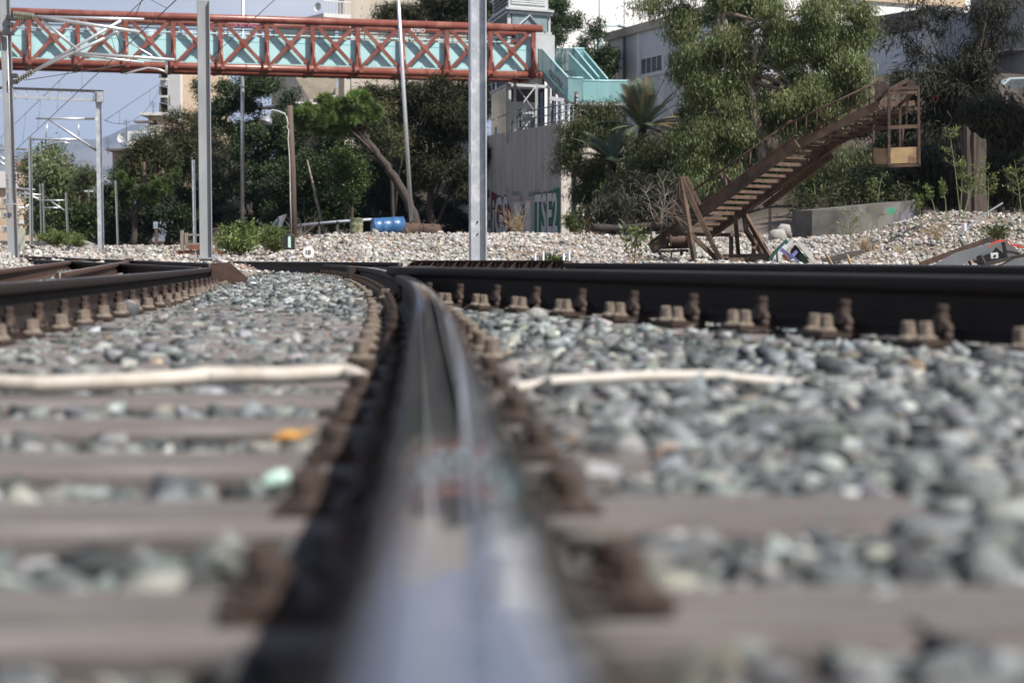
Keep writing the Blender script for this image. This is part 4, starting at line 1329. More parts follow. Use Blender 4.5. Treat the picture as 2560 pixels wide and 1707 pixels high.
wp = pole('wooden_lamp_post', 'dark wooden post with a pale box lamp in front of the graffiti wall', [(1434, 566), (1437, 400), (1441, 230)], zz, .135, .11, M_wpole, 'lamp post')
m = MB(); m.tube([P(1441, 262, zz), P(1424, 256, zz), P(1408, 252, zz)], .035, 6); m.build('lamp_arm', M_rust, wp)
m = MB(); m.bar(P(1410, 252, zz), P(1374, 246, zz), .3, .2); m.build('lamp_head', M_lampw, wp)
for dy in (0, 10, 18):
    m = MB(); m.box(P(1443, 240 + dy, zz - .15), (.12, .14, .12)); m.build('insulator', M_lampw, wp)
m = MB(); m.tube([P(1430, 330, zz - .15), P(1428, 575, zz - .15)], .035, 6); m.build('conduit', M_galv, wp)
zz = 118
wp = pole('wooden_lamp_post', 'distant wooden pole with a white lamp arm before the bright green pine', [(368, 618), (363, 520), (361, 405)], zz, .13, .1, M_wpole, 'lamp post')
m = MB(); m.bar(P(362, 468, zz), P(350, 465, zz), .05, .05); m.build('lamp_arm', M_lampw, wp)
m = MB(); m.bar(P(351, 465, zz), P(335, 461, zz), .2, .14); m.build('lamp_head', M_lampw, wp)
zz = 135
wp = pole('bare_pole', 'rust brown bare pole among the trees left of the gantry column', [(199, 578), (198, 490)], zz, .09, .06, M_rust, 'pole')
wp = pole('wooden_lamp_post', 'faint pole with small pale lamps above the far trees', [(221, 530), (222, 476)], 140, .08, .06, M_wpole, 'lamp post')
for dx in (-9, -4, 4, 9):
    m = MB(); m.box(P(222 + dx, 478, 140), (.12, .1, .12)); m.build('lamp_head', M_lampw, wp)
wp = pole('bare_pole', 'dark bare pole between the far post and the lamp pole', [(324, 545), (321, 475)], 122, .08, .06, M_wpole, 'pole')
# street lamp behind the stairs
zz = 150
sp_ = thing('street_lamp', 'teal street lamp with a long pale arm above the stair trees', 'street lamp', P(1499, 250, zz))
m = MB(); m.tube([P(1499, 260, zz), P(1499, 66, zz)], .11, 8); m.build('post', M_turqdark, sp_)
m = MB(); m.tube([P(1499, 66, zz), P(1545, 66, zz)], .05, 8); m.build('arm', M_turqdark, sp_)
m = MB(); m.tube([P(1543, 66, zz), P(1549, 64.5, zz), P(1560, 67, zz), P(1577, 70, zz)], [.06, .16, .12, .05], 8); m.build('lamp_head', M_lampw, sp_)

# overhead wires
def catenary(name, label, msg, con, Z0, Z1, n, nd, sag=.0):
    o = thing(name, label, 'overhead wire', msg[0])
    def line(a, b, nm, r):
        pts = [a.lerp(b, i / n) - UPZ * (sag * 4 * (i / n) * (1 - i / n)) for i in range(n + 1)]
        m = MB(); m.tube(pts, r, 5); m.build(nm, M_wire, o); return pts
    p1 = line(*msg, 'messenger_wire', .011)
    if con:
        p2 = [con[0].lerp(con[1], i / n) for i in range(n + 1)]
        m = MB(); m.tube(p2, .012, 5); m.build('contact_wire', M_wire, o)
        for i in range(nd):
            t = (i + .5) / nd * n; k = int(t)
            m = MB(); m.tube([p1[k], p2[k]], .007, 4); m.build('dropper', M_wire, o)
    return o
catenary('overhead_wire', 'paired overhead wires with droppers running from the top edge to the far left', (P(420, -60, 47), P(-30, 375, 112)), (P(505, -60, 37), P(-30, 440, 122)), 0, 0, 18, 9)
catenary('overhead_wire', 'second contact line crossing the top of the bridge beside the paired wires', (P(380, -60, 46), P(330, 60, 55)), None, 0, 0, 6, 0)
catenary('overhead_wire', 'single wire slanting from the bridge top down behind the concrete coloured mast', (P(720, -30, 60), P(500, 170, 62)), None, 0, 0, 8, 0)
catenary('overhead_wire', 'sagging twin cable running from the gantry column up to the bridge underside', (P(260, 300, 74), P(412, 196, 100)), (P(262, 302, 74), P(410, 202, 100)), 0, 0, 10, 2, .9)

# ------------------------------------------------------------------ mountains
def mountain(name, label, prof, Z, mat, depth):
    V = []; n = len(prof); m = 14
    for j in range(m):
        t = j / (m - 1)
        for (px, py) in prof:
            bump = 9 * math.sin(px * .041 + t * 5) * math.sin(px * .017 + 1) * t * (1 - t) * 4
            p = P(px, 645 - (645 - py) * t + bump, Z + depth * t)
            V.append((p.x, p.y, p.z - (0 if j else 150)))
    Fc = [(j * n + i, j * n + i + 1, (j + 1) * n + i + 1, (j + 1) * n + i) for j in range(m - 1) for i in range(n - 1)]
    o = link(name, np_mesh(name, np.array(V), np.array(Fc), mat, True))
    return tag(o, label, None, None, 'structure')
M_mount = pm('dry hillside scrub', (0.13, 0.12, 0.09), (0.08, 0.085, 0.06), .003, .95, 0, 0, c3=(0.22, 0.19, 0.16), s3=.0016)
xs = np.arange(-900, 1500, 12)
pr1 = [(x, 338 + 30 * math.sin(x * .011 + .6) + 14 * math.sin(x * .031) + max(0, (x - 260)) * .16 + abs(min(0, x - 60)) * .05) for x in xs]
mountain('mountain', 'hazy blue mountain ridge behind the far left trees', pr1, 10000, M_mount, 2000)
pr2 = [(x, 430 + 26 * math.sin(x * .013 + 2) + 8 * math.sin(x * .05) + max(0, (x - 200)) * .2) for x in xs]
mountain('mountain', 'lower hazy foothill in front of the ridge at far left', pr2, 7000, M_mount, 1200)
# ------------------------------------------------------------------ vegetation
def leafmat(name, rough=.55, tr=.22):
    return pm(name, (1, 1, 1), (0.78, 0.8, 0.76), 3, rough, 0, 0, attr='Col', trans=tr, spec=0.25)
M_leaf_a = leafmat('glossy leaves', .45, .25)
M_leaf_n = leafmat('needle foliage', .65, .15)
M_bark = pm('grey brown bark', (0.085, 0.066, 0.053), (0.045, 0.035, 0.029), 3, .95, 0, .6, stretch=(5, 5, 1))
M_barkp = pm('pale peeling bark', (0.28, 0.225, 0.175), (0.13, 0.10, 0.078), 2.5, .85, 0, .3, stretch=(3, 3, .6), c3=(0.45, 0.40, 0.34), s3=1.2)
M_twig = pm('dry grey twigs', (0.30, 0.255, 0.21), (0.2, 0.165, 0.135), 4, .9)
M_straw = pm('dry straw stalks', (0.36, 0.27, 0.15), (0.25, 0.18, 0.10), 5, .9)

KIND = {  # leaf length, width, clump radius, droop, outward, spiky, colours
    'euc':    dict(L=.25, W=.032, R=.30, droop=1.5, out=.3, spiky=0, cols=[(5, (.080, .100, .040), .3), (2, (.13, .15, .07), .2), (1, (.09, .07, .03), .3)]),
    'broad':  dict(L=.16, W=.085, R=.30, droop=.15, out=.5, spiky=0, cols=[(5, (.055, .085, .026), .3), (2, (.085, .125, .035), .25)]),
    'pine':   dict(L=.34, W=.035, R=.06, droop=-.35, out=.35, spiky=1, cols=[(5, (.095, .14, .042), .25), (2, (.13, .18, .06), .2)]),
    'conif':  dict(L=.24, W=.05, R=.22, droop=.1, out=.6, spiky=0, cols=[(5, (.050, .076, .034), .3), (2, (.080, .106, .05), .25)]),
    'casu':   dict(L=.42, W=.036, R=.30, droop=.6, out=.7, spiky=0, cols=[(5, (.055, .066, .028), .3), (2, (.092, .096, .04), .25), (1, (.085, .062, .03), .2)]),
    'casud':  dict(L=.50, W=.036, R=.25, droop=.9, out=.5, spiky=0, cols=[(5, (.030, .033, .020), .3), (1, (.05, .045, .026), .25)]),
    'willow': dict(L=.42, W=.07, R=.40, droop=1.0, out=.3, spiky=0, cols=[(5, (.125, .150, .068), .2), (2, (.16, .18, .09), .2)]),
    'silver': dict(L=.17, W=.06, R=.22, droop=.2, out=.5, spiky=0, cols=[(5, (.11, .115, .075), .25)]),
    'weed':   dict(L=.10, W=.028, R=.07, droop=-.3, out=.4, spiky=0, cols=[(4, (.13, .17, .055), .2), (2, (.19, .22, .08), .2)]),
}
LEAFN = [0]
def foliage(centers, owner_c, n_per, kind, rs, parent, name='crown', cmul=1.0, scale=1.0, mat=None):
    K = KIND[kind]
    N = len(centers)
    fine = .66 if scale > .8 else 1.0
    n_per = int(n_per * (2.3 if scale > .8 else 1))
    C = np.repeat(centers, n_per, axis=0)
    own = np.repeat(owner_c, n_per, axis=0)
    M = len(C)
    outv = C - own
    outv /= np.maximum(np.linalg.norm(outv, axis=1), 1e-4)[:, None]
    u = rs.normal(size=(M, 3)); u /= np.linalg.norm(u, axis=1)[:, None]
    R = K['R'] * scale
    if K['spiky']:
        d = u + outv * K['out'] + np.array([0, 0, -K['droop']])
        pos = C + u * R
    else:
        pos = C + rs.normal(size=(M, 3)) * R * np.array([1, 1, .75])
        d = u * .8 + outv * K['out'] + np.array([0, 0, -K['droop']])
    d /= np.maximum(np.linalg.norm(d, axis=1), 1e-4)[:, None]
    s = np.cross(d, rs.normal(size=(M, 3))); s /= np.maximum(np.linalg.norm(s, axis=1), 1e-4)[:, None]
    L = (fine * K['L'] * scale * rs.uniform(.6, 1.3, M))[:, None]; W = (fine * 1.6 * K['W'] * scale * rs.uniform(.7, 1.3, M))[:, None]
    V = np.stack([pos + s * W * .55, pos - s * W * .55, pos + d * L], 1).reshape(-1, 3)
    Fc = np.arange(M * 3).reshape(-1, 3)
    cl = pick_cols(N, rs, K['cols'])
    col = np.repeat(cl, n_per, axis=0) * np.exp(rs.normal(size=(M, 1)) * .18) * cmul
    col = np.repeat(np.clip(col, .008, .6), 3, axis=0)
    o = WORG(parent)
    V = V - np.array([o.x, o.y, o.z])
    LEAFN[0] += M
    return link(name, np_mesh(name, V, Fc, mat or (M_leaf_n if kind in ('pine', 'casu', 'casud', 'conif') else M_leaf_a), False, col), parent)

def crown_points(crowns, Z, dens, rs, shell=.45, nbdiv=15):
    """crowns in photograph pixels (cx, cy, rx, ry[, dz]); dens = clumps per square metre of outline"""
    cs, ow = [], []
    k = Z / F
    for c in crowns:
        cx, cy, rx, ry = c[:4]
        dz = c[4] if len(c) > 4 else 0
        ctr = P(cx, cy, Z + dz)
        a, b = rx * k, ry * k
        n = max(3, int(5.0 * dens * math.pi * a * b))
        nb = max(4, n // nbdiv)
        u = rs.normal(size=(nb, 3)); u /= np.linalg.norm(u, axis=1)[:, None]
        r = (rs.uniform(.12, 1, nb) ** shell)[:, None]
        # lobed outline
        lob = 1 + .20 * np.sin(u[:, :1] * 5 + cx) * np.sin(u[:, 2:3] * 6 + cy) + rs.normal(size=(nb, 1)) * .08
        ext = np.array([a, min(a, 3.2) * .9 + .2, b])
        boughs = np.array(ctr[:]) + u * r * lob * ext
        k_ = rs.randint(0, nb, n)
        pts = boughs[k_] + rs.normal(size=(n, 3)) * np.array([.25, .25, .17]) * min(max(min(a, b) * .5, .35), 1.1)
        cs.append(pts); ow.append(np.tile(np.array(ctr[:]) - np.array([0, 0, b * .3]), (n, 1)))
    return np.concatenate(cs), np.concatenate(ow)

SEED = [100]
def tree(name, label, Z, trunk, tr, crowns, kind, dens=4.5, n_per=26, cat='tree', group=None, bark=None, cmul=1.0, scale=1.0, limbs=7, shell=.45, nbdiv=15, base_sink=.1):
    """trunk: pixel points bottom to top; tr: (r0, r1)"""
    SEED[0] += 1
    rs = np.random.RandomState(SEED[0])
    tp_ = [P(x, y, Z + (z[0] if z else 0)) for x, y, *z in trunk]
    g = tz(tp_[0].x, tp_[0].y)
    root = Vector((tp_[0].x, tp_[0].y, min(g, tp_[0].z + 2.5) - base_sink))
    o = thing(name, label, cat, root, group)
    m = MB()
    pts = [root] + tp_ if (tp_[0].z - root.z) > .15 else [root] + tp_[1:]
    n = len(pts)
    fine = []
    for i in range(n - 1):
        for q in range(4):
            t = q / 4; p = pts[i].lerp(pts[i + 1], t)
            fine.append(p + Vector((rs.normal() * .04, rs.normal() * .04, 0)) * (1 if i + q else 0))
    fine.append(pts[-1])
    rr = [tr[0] + (tr[1] - tr[0]) * i / (len(fine) - 1) for i in range(len(fine))]
    rr[0] *= 1.25
    m.tube(fine, rr, 8)
    cs, ow = crown_points(crowns, Z, dens, rs, shell, nbdiv)
    # limbs reach into the crown
    for _ in range(limbs):
        e = Vector(cs[rs.randint(len(cs))])
        s_ = fine[rs.randint(len(fine) // 2, len(fine))]
        mid = s_.lerp(e, .5) + Vector((0, 0, .15 * (e - s_).length))
        m.tube([s_, s_.lerp(mid, .6), mid, e], [tr[1] * .8, tr[1] * .6, tr[1] * .4, .012], 5)
    m.build('trunk', bark or M_bark, o)
    foliage(cs, ow, n_per, kind, rs, o, 'crown', cmul, scale)
    return o

# -- far left
tree('willow_tree', 'pale green feathery tree with a spire top at far left', 172, [(112, 600), (112, 480)], (.25, .12), [(130, 388, 13, 24), (112, 425, 28, 34), (100, 470, 24, 40), (132, 450, 28, 36), (92, 415, 12, 16)], 'willow', 1.6, 24, scale=1.7, cmul=1.25)
tree('willow_tree', 'pale grey green rounded tree behind the thin mast at far left', 165, [(165, 600), (160, 500)], (.25, .12), [(150, 445, 34, 42), (168, 478, 34, 44), (128, 500, 26, 50), (190, 500, 26, 36), (100, 540, 26, 45)], 'willow', 1.6, 24, scale=1.7, cmul=1.1)
tree('olive_tree', 'olive brown tree between the pale willow and the gantry column', 150, [(215, 590), (212, 470)], (.2, .1), [(205, 445, 20, 26), (222, 440, 18, 22), (214, 480, 30, 40)], 'casu', 2.2, 22, scale=1.3, cmul=1.3)
tree('round_shrub', 'dark rounded tree mass at the foot of the pale willows', 130, [(200, 608), (198, 560)], (.2, .1), [(180, 560, 30, 44), (215, 555, 38, 55), (235, 585, 26, 30), (160, 585, 26, 30)], 'broad', 3.2, 24, scale=1.4, cmul=.75)
tree('round_shrub', 'dark bush in shade just right of the gantry column', 118, [(275, 620), (275, 580)], (.15, .08), [(275, 570, 26, 44), (305, 575, 26, 40), (330, 590, 22, 30)], 'broad', 3.2, 24, scale=1.3, cmul=.6)
# -- behind the left posts
tree('casuarina_tree', 'brown olive casuarina left of the concrete coloured mast', 124, [(372, 610), (370, 420)], (.25, .12), [(372, 400, 30, 42), (345, 440, 30, 40), (400, 420, 32, 50), (365, 480, 44, 40), (415, 385, 16, 46), (338, 395, 10, 40), (372, 345, 9, 34), (395, 355, 9, 36), (355, 370, 8, 30), (310, 440, 16, 30)], 'casu', 3.0, 26, scale=1.3, cmul=1.05)
tree('casuarina_tree', 'taller brown casuarina top between apartment block and mast', 132, [(440, 600), (438, 420)], (.25, .12), [(450, 350, 16, 40), (430, 380, 24, 50), (462, 400, 26, 60), (440, 315, 9, 34), (470, 320, 8, 36), (425, 330, 8, 34)], 'casu', 3.0, 26, scale=1.3, cmul=.85)
tree('pine_tree', 'bright green pine low behind the distant lamp pole', 112, [(330, 618), (345, 500)], (.2, .1), [(300, 455, 26, 26), (325, 475, 30, 26), (395, 465, 34, 26), (420, 445, 30, 24), (360, 500, 40, 26), (295, 500, 26, 26)], 'pine', 3.4, 34, scale=1.3, cmul=.8)
tree('pine_tree', 'dark shaded pine under the bright pine left of the mast', 116, [(420, 618), (425, 540)], (.2, .1), [(400, 530, 44, 44), (445, 500, 30, 50), (350, 545, 44, 40), (455, 560, 34, 40), (380, 580, 50, 26)], 'conif', 4.0, 26, scale=1.3, cmul=.7)
tree('cypress_tree', 'narrow dark cypress just left of the concrete coloured mast', 136, [(496, 560), (497, 330)], (.15, .06), [(497, 230, 6, 36), (496, 300, 10, 44), (495, 370, 13, 50), (494, 440, 15, 50)], 'conif', 7, 24, scale=1.1, cmul=.75, limbs=2)
# -- under the bridge
tree('conifer_tree', 'large dark green conifer under the bridge left of the lamp post', 123, [(640, 590), (640, 380)], (.3, .12), [(600, 240, 44, 40), (660, 250, 44, 50), (560, 255, 30, 34), (630, 320, 66, 50), (570, 330, 34, 50), (690, 330, 34, 50), (620, 400, 80, 50), (600, 470, 80, 44), (690, 430, 40, 60)], 'conif', 4.2, 28, scale=1.35, cmul=1.05)
tree('cedar_tree', 'grey green drooping conifer between the mast and steel light pole', 120.5, [(560, 590), (555, 470)], (.2, .1), [(545, 400, 24, 22), (560, 430, 34, 20), (535, 455, 26, 20), (570, 470, 34, 22), (540, 500, 30, 24), (545, 355, 18, 26)], 'silver', 4.5, 24, scale=1.3, cmul=.75)
tree('silver_shrub', 'pale silvery shrub low beside the steel light pole', 119.5, [(580, 598), (578, 570)], (.1, .05), [(575, 530, 20, 28), (590, 555, 18, 26), (566, 555, 14, 22)], 'silver', 5, 22, cat='shrub', cmul=1.1)
tree('umbrella_pine', 'bright green umbrella pine with a leaning bare trunk under the bridge', 97, [(1042, 560), (1022, 505), (985, 440), (945, 390), (918, 350), (908, 322)], (.28, .12), [(795, 298, 52, 28), (845, 285, 54, 34), (890, 265, 48, 32), (912, 245, 30, 22), (762, 305, 26, 18), (850, 322, 66, 18), (815, 265, 34, 20), (925, 285, 22, 28)], 'pine', 9.0, 44, scale=1.2, cmul=1.3, limbs=5, nbdiv=6)
tree('casuarina_tree', 'big drooping brown green casuarina behind the leaning light pole', 106, [(1080, 580), (1075, 350)], (.32, .14), [(960, 235, 34, 28), (1010, 240, 40, 36), (1060, 240, 44, 40), (1110, 260, 50, 60), (985, 300, 34, 36), (1050, 320, 60, 50), (1130, 350, 44, 60), (1090, 410, 60, 50), (1030, 390, 36, 44), (1150, 440, 34, 50)], 'casu', 4.6, 28, scale=1.2, cmul=.5)
tree('casuarina_tree', 'yellow tinged casuarina sprays beside the bare leaning pine trunk', 101, [(985, 560), (975, 380)], (.15, .08), [(945, 300, 14, 26), (965, 350, 22, 22), (985, 335, 20, 24), (960, 270, 18, 16), (1000, 370, 14, 20)], 'casu', 4.5, 26, scale=1.0, cmul=1.35)
tree('laurel_shrub', 'bright glossy green bush in the dark thicket right of the lamp post', 99, [(880, 590), (880, 480)], (.12, .06), [(865, 400, 22, 24), (890, 430, 26, 28), (860, 440, 22, 30), (885, 470, 28, 24), (850, 380, 14, 14)], 'broad', 6, 26, cat='shrub', cmul=1.15)
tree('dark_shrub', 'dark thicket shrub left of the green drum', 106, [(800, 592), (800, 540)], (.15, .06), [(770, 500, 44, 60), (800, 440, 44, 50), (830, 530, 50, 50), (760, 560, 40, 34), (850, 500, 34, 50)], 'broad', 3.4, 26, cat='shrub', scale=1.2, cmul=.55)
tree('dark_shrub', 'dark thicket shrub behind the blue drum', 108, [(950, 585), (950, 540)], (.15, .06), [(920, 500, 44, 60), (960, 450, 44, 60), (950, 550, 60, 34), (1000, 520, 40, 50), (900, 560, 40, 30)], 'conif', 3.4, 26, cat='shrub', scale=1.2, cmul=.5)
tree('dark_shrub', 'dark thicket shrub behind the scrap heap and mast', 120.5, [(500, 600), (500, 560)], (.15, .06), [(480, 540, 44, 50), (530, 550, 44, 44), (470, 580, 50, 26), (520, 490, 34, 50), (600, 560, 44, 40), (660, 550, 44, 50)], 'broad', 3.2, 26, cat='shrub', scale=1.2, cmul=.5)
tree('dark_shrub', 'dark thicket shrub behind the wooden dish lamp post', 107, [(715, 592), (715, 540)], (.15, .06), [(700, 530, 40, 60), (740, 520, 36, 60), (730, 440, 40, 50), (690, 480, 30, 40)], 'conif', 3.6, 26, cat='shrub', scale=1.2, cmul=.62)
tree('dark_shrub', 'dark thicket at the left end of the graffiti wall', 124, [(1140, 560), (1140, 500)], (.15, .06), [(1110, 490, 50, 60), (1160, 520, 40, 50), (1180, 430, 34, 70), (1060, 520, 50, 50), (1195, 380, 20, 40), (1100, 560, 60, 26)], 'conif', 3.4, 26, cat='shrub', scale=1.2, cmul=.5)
tree('conifer_tree', 'dark conifer behind the umbrella pine crown, below the bridge', 128, [(830, 590), (830, 420)], (.3, .12), [(800, 360, 50, 44), (850, 370, 50, 50), (890, 350, 40, 44), (780, 420, 50, 50), (840, 440, 60, 50), (910, 420, 44, 60), (870, 500, 60, 50)], 'conif', 3.0, 26, scale=1.4, cmul=.8)
tree('conifer_tree', 'dark conifer between the big dark conifer and the umbrella pine', 130, [(730, 590), (730, 420)], (.3, .12), [(720, 300, 24, 40), (740, 350, 34, 50), (700, 380, 40, 50), (760, 400, 34, 50), (730, 450, 50, 60), (720, 240, 14, 30)], 'conif', 3.0, 26, scale=1.4, cmul=.85)
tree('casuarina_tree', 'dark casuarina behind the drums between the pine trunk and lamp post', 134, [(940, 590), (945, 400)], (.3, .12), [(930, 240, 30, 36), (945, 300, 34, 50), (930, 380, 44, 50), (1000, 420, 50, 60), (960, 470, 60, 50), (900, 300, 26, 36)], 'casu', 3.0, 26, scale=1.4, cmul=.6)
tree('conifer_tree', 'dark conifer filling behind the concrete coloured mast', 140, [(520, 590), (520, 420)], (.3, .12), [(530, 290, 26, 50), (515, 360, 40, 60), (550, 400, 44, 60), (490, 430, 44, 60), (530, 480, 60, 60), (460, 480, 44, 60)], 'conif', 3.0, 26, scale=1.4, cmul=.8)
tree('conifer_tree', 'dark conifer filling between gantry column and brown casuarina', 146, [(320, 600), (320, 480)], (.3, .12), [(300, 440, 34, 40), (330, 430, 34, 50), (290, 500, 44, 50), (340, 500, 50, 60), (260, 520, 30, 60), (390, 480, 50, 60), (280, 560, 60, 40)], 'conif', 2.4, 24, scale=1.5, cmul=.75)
# -- behind the bridge and tower
tree('casuarina_tree', 'casuarina tips showing above the bridge left of the leaning pole', 142, [(1000, 400), (1000, 150)], (.25, .1), [(965, 45, 16, 34), (985, 60, 14, 30), (1010, 30, 20, 40), (1040, 20, 22, 40), (1070, 30, 30, 40), (950, 70, 20, 18)], 'casu', 3, 24, scale=1.4, cmul=.75)
tree('pine_tree', 'dark pine behind the central mast above the bridge', 138, [(1160, 400), (1155, 120)], (.3, .12), [(1100, 20, 34, 40), (1140, 20, 40, 50), (1180, 40, 34, 50), (1120, 60, 40, 30), (1205, 20, 26, 44), (1170, 250, 60, 60), (1200, 200, 26, 50), (1140, 320, 50, 60)], 'casu', 3.6, 26, scale=1.3, cmul=.62)
tree('pine_tree', 'pine reaching right from behind the lift tower', 140, [(1385, 330), (1382, 100)], (.3, .1), [(1385, 30, 24, 36), (1400, 70, 26, 26), (1425, 60, 22, 16), (1385, 110, 26, 26), (1445, 50, 16, 12), (1400, 10, 20, 24), (1385, 150, 22, 20)], 'conif', 3.6, 26, scale=1.4, cmul=1.1)
tree('pine_tree', 'smaller pine above the stair landing in front of the pale blue block', 136, [(1500, 300), (1490, 160)], (.25, .1), [(1480, 90, 20, 22), (1500, 70, 12, 16), (1470, 130, 30, 30), (1510, 130, 34, 30), (1495, 170, 44, 26), (1530, 155, 24, 26), (1455, 110, 14, 16)], 'conif', 3.8, 26, scale=1.3, cmul=1.1)
# -- right thicket
tree('oleander_shrub', 'leafy oleander mass right of the graffiti wall corner', 91.5, [(1470, 570), (1470, 500)], (.15, .07), [(1455, 330, 34, 40), (1425, 400, 24, 50), (1470, 430, 50, 50), (1500, 340, 40, 40), (1545, 330, 44, 34), (1570, 430, 40, 44), (1490, 480, 50, 34), (1412, 370, 14, 30), (1480, 290, 26, 26), (1530, 285, 30, 24)], 'euc', 9.0, 26, cat='shrub', scale=1.0, cmul=.8)
tree('oleander_shrub', 'leafy shrub below the stair landing behind the palm', 87.5, [(1640, 560), (1640, 480)], (.15, .07), [(1600, 400, 44, 34), (1680, 370, 34, 40), (1690, 420, 50, 40), (1620, 440, 50, 34), (1720, 350, 34, 50), (1570, 465, 60, 36), (1650, 480, 60, 34)], 'euc', 5.4, 26, cat='shrub', scale=1.05, cmul=.78)
tree('eucalyptus_tree', 'huge drooping eucalyptus above the rusty machine', 77, [(1935, 540), (1915, 420), (1895, 330), (1880, 250), (1850, 150), (1800, 30)], (.30, .14),
     [(1640, 10, 40, 24), (1680, 40, 36, 40), (1740, 0, 70, 60), (1715, 100, 40, 46), (1840, 20, 80, 70), (1940, 30, 70, 60), (2030, 20, 70, 50), (2120, 30, 50, 40), (2130, 90, 40, 44),
      (1740, 130, 70, 60), (1840, 140, 80, 60), (1940, 130, 80, 70), (2060, 130, 80, 70), (2130, 200, 50, 60), (1755, 230, 50, 60), (1810, 240, 70, 60), (1960, 230, 80, 60), (2060, 240, 70, 60),
      (1740, 330, 45, 55), (1790, 340, 70, 60), (1860, 340, 50, 50), (1990, 320, 60, 50), (1750, 420, 50, 50), (1810, 430, 70, 50), (2090, 300, 50, 40)],
     'euc', 8.0, 30, bark=M_barkp, scale=1.0, cmul=1.75, limbs=26, shell=.55, nbdiv=34)
tree('eucalyptus_tree', 'shaded second eucalyptus filling behind the huge drooping one', 83, [(1980, 520), (1990, 300), (1980, 120)], (.3, .12), [(1780, 60, 60, 60), (1880, 50, 70, 60), (1980, 60, 70, 60), (2070, 70, 60, 60), (1760, 170, 50, 60), (1860, 180, 70, 70), (1970, 190, 80, 70), (2080, 190, 60, 70), (1770, 290, 50, 60), (1880, 300, 70, 70), (1990, 310, 80, 60), (2090, 300, 50, 60), (1780, 400, 60, 50), (1900, 410, 70, 50), (2000, 410, 60, 50)], 'conif', 3.2, 26, scale=1.1, cmul=.95, bark=M_barkp)
tree('ailanthus_shrub', 'lit green shrub on the bank below the hanging cage boom', 66, [(2080, 520), (2080, 480)], (.08, .04), [(2060, 420, 40, 40), (2110, 410, 40, 34), (2020, 450, 40, 34), (2080, 460, 50, 26), (2160, 420, 26, 22), (2000, 480, 34, 22), (2140, 390, 26, 26)], 'euc', 8, 26, cat='shrub', scale=.85, cmul=1.0)
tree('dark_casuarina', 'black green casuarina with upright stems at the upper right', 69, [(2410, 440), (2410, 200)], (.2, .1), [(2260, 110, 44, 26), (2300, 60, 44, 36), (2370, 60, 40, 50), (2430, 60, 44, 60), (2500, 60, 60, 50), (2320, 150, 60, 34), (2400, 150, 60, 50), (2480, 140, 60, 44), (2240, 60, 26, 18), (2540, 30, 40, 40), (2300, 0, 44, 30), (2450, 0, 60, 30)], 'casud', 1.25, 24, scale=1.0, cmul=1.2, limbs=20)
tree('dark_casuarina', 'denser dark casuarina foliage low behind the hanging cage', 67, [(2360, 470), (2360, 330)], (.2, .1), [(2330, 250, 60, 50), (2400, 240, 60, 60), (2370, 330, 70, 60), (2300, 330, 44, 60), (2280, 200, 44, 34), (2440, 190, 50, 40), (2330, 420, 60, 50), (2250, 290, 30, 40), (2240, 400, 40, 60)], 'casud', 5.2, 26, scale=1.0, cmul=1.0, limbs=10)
for i, (x0, x1) in enumerate(((2372, 2340), (2412, 2406), (2432, 2440), (2452, 2490))):
    pass
tree('dark_shrub', 'dark growth over the bank at the right edge', 70, [(2520, 480), (2520, 420)], (.1, .05), [(2530, 330, 40, 60), (2480, 400, 40, 50), (2540, 420, 40, 44), (2440, 440, 44, 40)], 'casud', 5, 24, cat='shrub', cmul=1.1)
tree('dark_shrub', 'shaded growth on the bank between eucalyptus trunk and cage', 71, [(2180, 500), (2180, 450)], (.1, .05), [(2180, 350, 40, 60), (2200, 440, 40, 40), (2130, 470, 44, 30), (1900, 470, 50, 40), (1840, 490, 50, 34), (1960, 430, 50, 50)], 'conif', 4.6, 24, cat='shrub', cmul=.6)

tree('dark_casuarina', 'added unseen casuarina beyond the right edge, placed to shade the bank', 57, [(2790, 560), (2780, 200)], (.25, .12), [(2790, 100, 120, 120), (2760, -160, 150, 160), (2800, -450, 150, 180), (2900, -200, 150, 200), (2720, -600, 110, 140), (2850, -700, 120, 140)], 'casud', 1.8, 24, scale=1.3)  # tree added out of view to cast shade on the bank
tree('dark_shrub', 'dark undergrowth on the bank behind the weeds and cage', 62, [(2300, 500), (2300, 470)], (.1, .05), [(2250, 470, 50, 34), (2320, 460, 50, 40), (2390, 470, 44, 40), (2200, 450, 40, 30), (2350, 400, 44, 40), (2280, 410, 40, 40)], 'casud', 4.5, 24, cat='shrub', cmul=1.3)
tree('dark_shrub', 'dark undergrowth at the right edge above the gravel crest', 61, [(2500, 500), (2500, 470)], (.1, .05), [(2500, 480, 50, 40), (2550, 460, 40, 50), (2480, 430, 40, 40), (2540, 390, 40, 40), (2470, 340, 40, 50), (2540, 320, 40, 44), (2500, 270, 40, 34), (2450, 260, 34, 40)], 'casud', 4.5, 24, cat='shrub', cmul=1.2)
tree('dark_casuarina', 'added unseen tall casuarina beyond the right edge, placed to shade the rock', 69, [(3150, 430), (3150, 100)], (.3, .14), [(3150, 0, 130, 150), (3080, -220, 140, 150), (3220, -250, 140, 160), (3120, -480, 140, 160), (3000, -100, 120, 140), (3260, -520, 120, 140)], 'casud', 1.6, 24, scale=1.4)  # second tree put in unseen to throw shade over the rock
tree('dark_shrub', 'dark growth shading the log pile behind the rusty machine', 60.5, [(1600, 570), (1600, 540)], (.08, .04), [(1540, 490, 50, 30), (1610, 480, 60, 30), (1680, 470, 50, 34), (1500, 520, 40, 30), (1590, 530, 60, 18)], 'casud', 3.2, 24, cat='shrub', cmul=1.4)
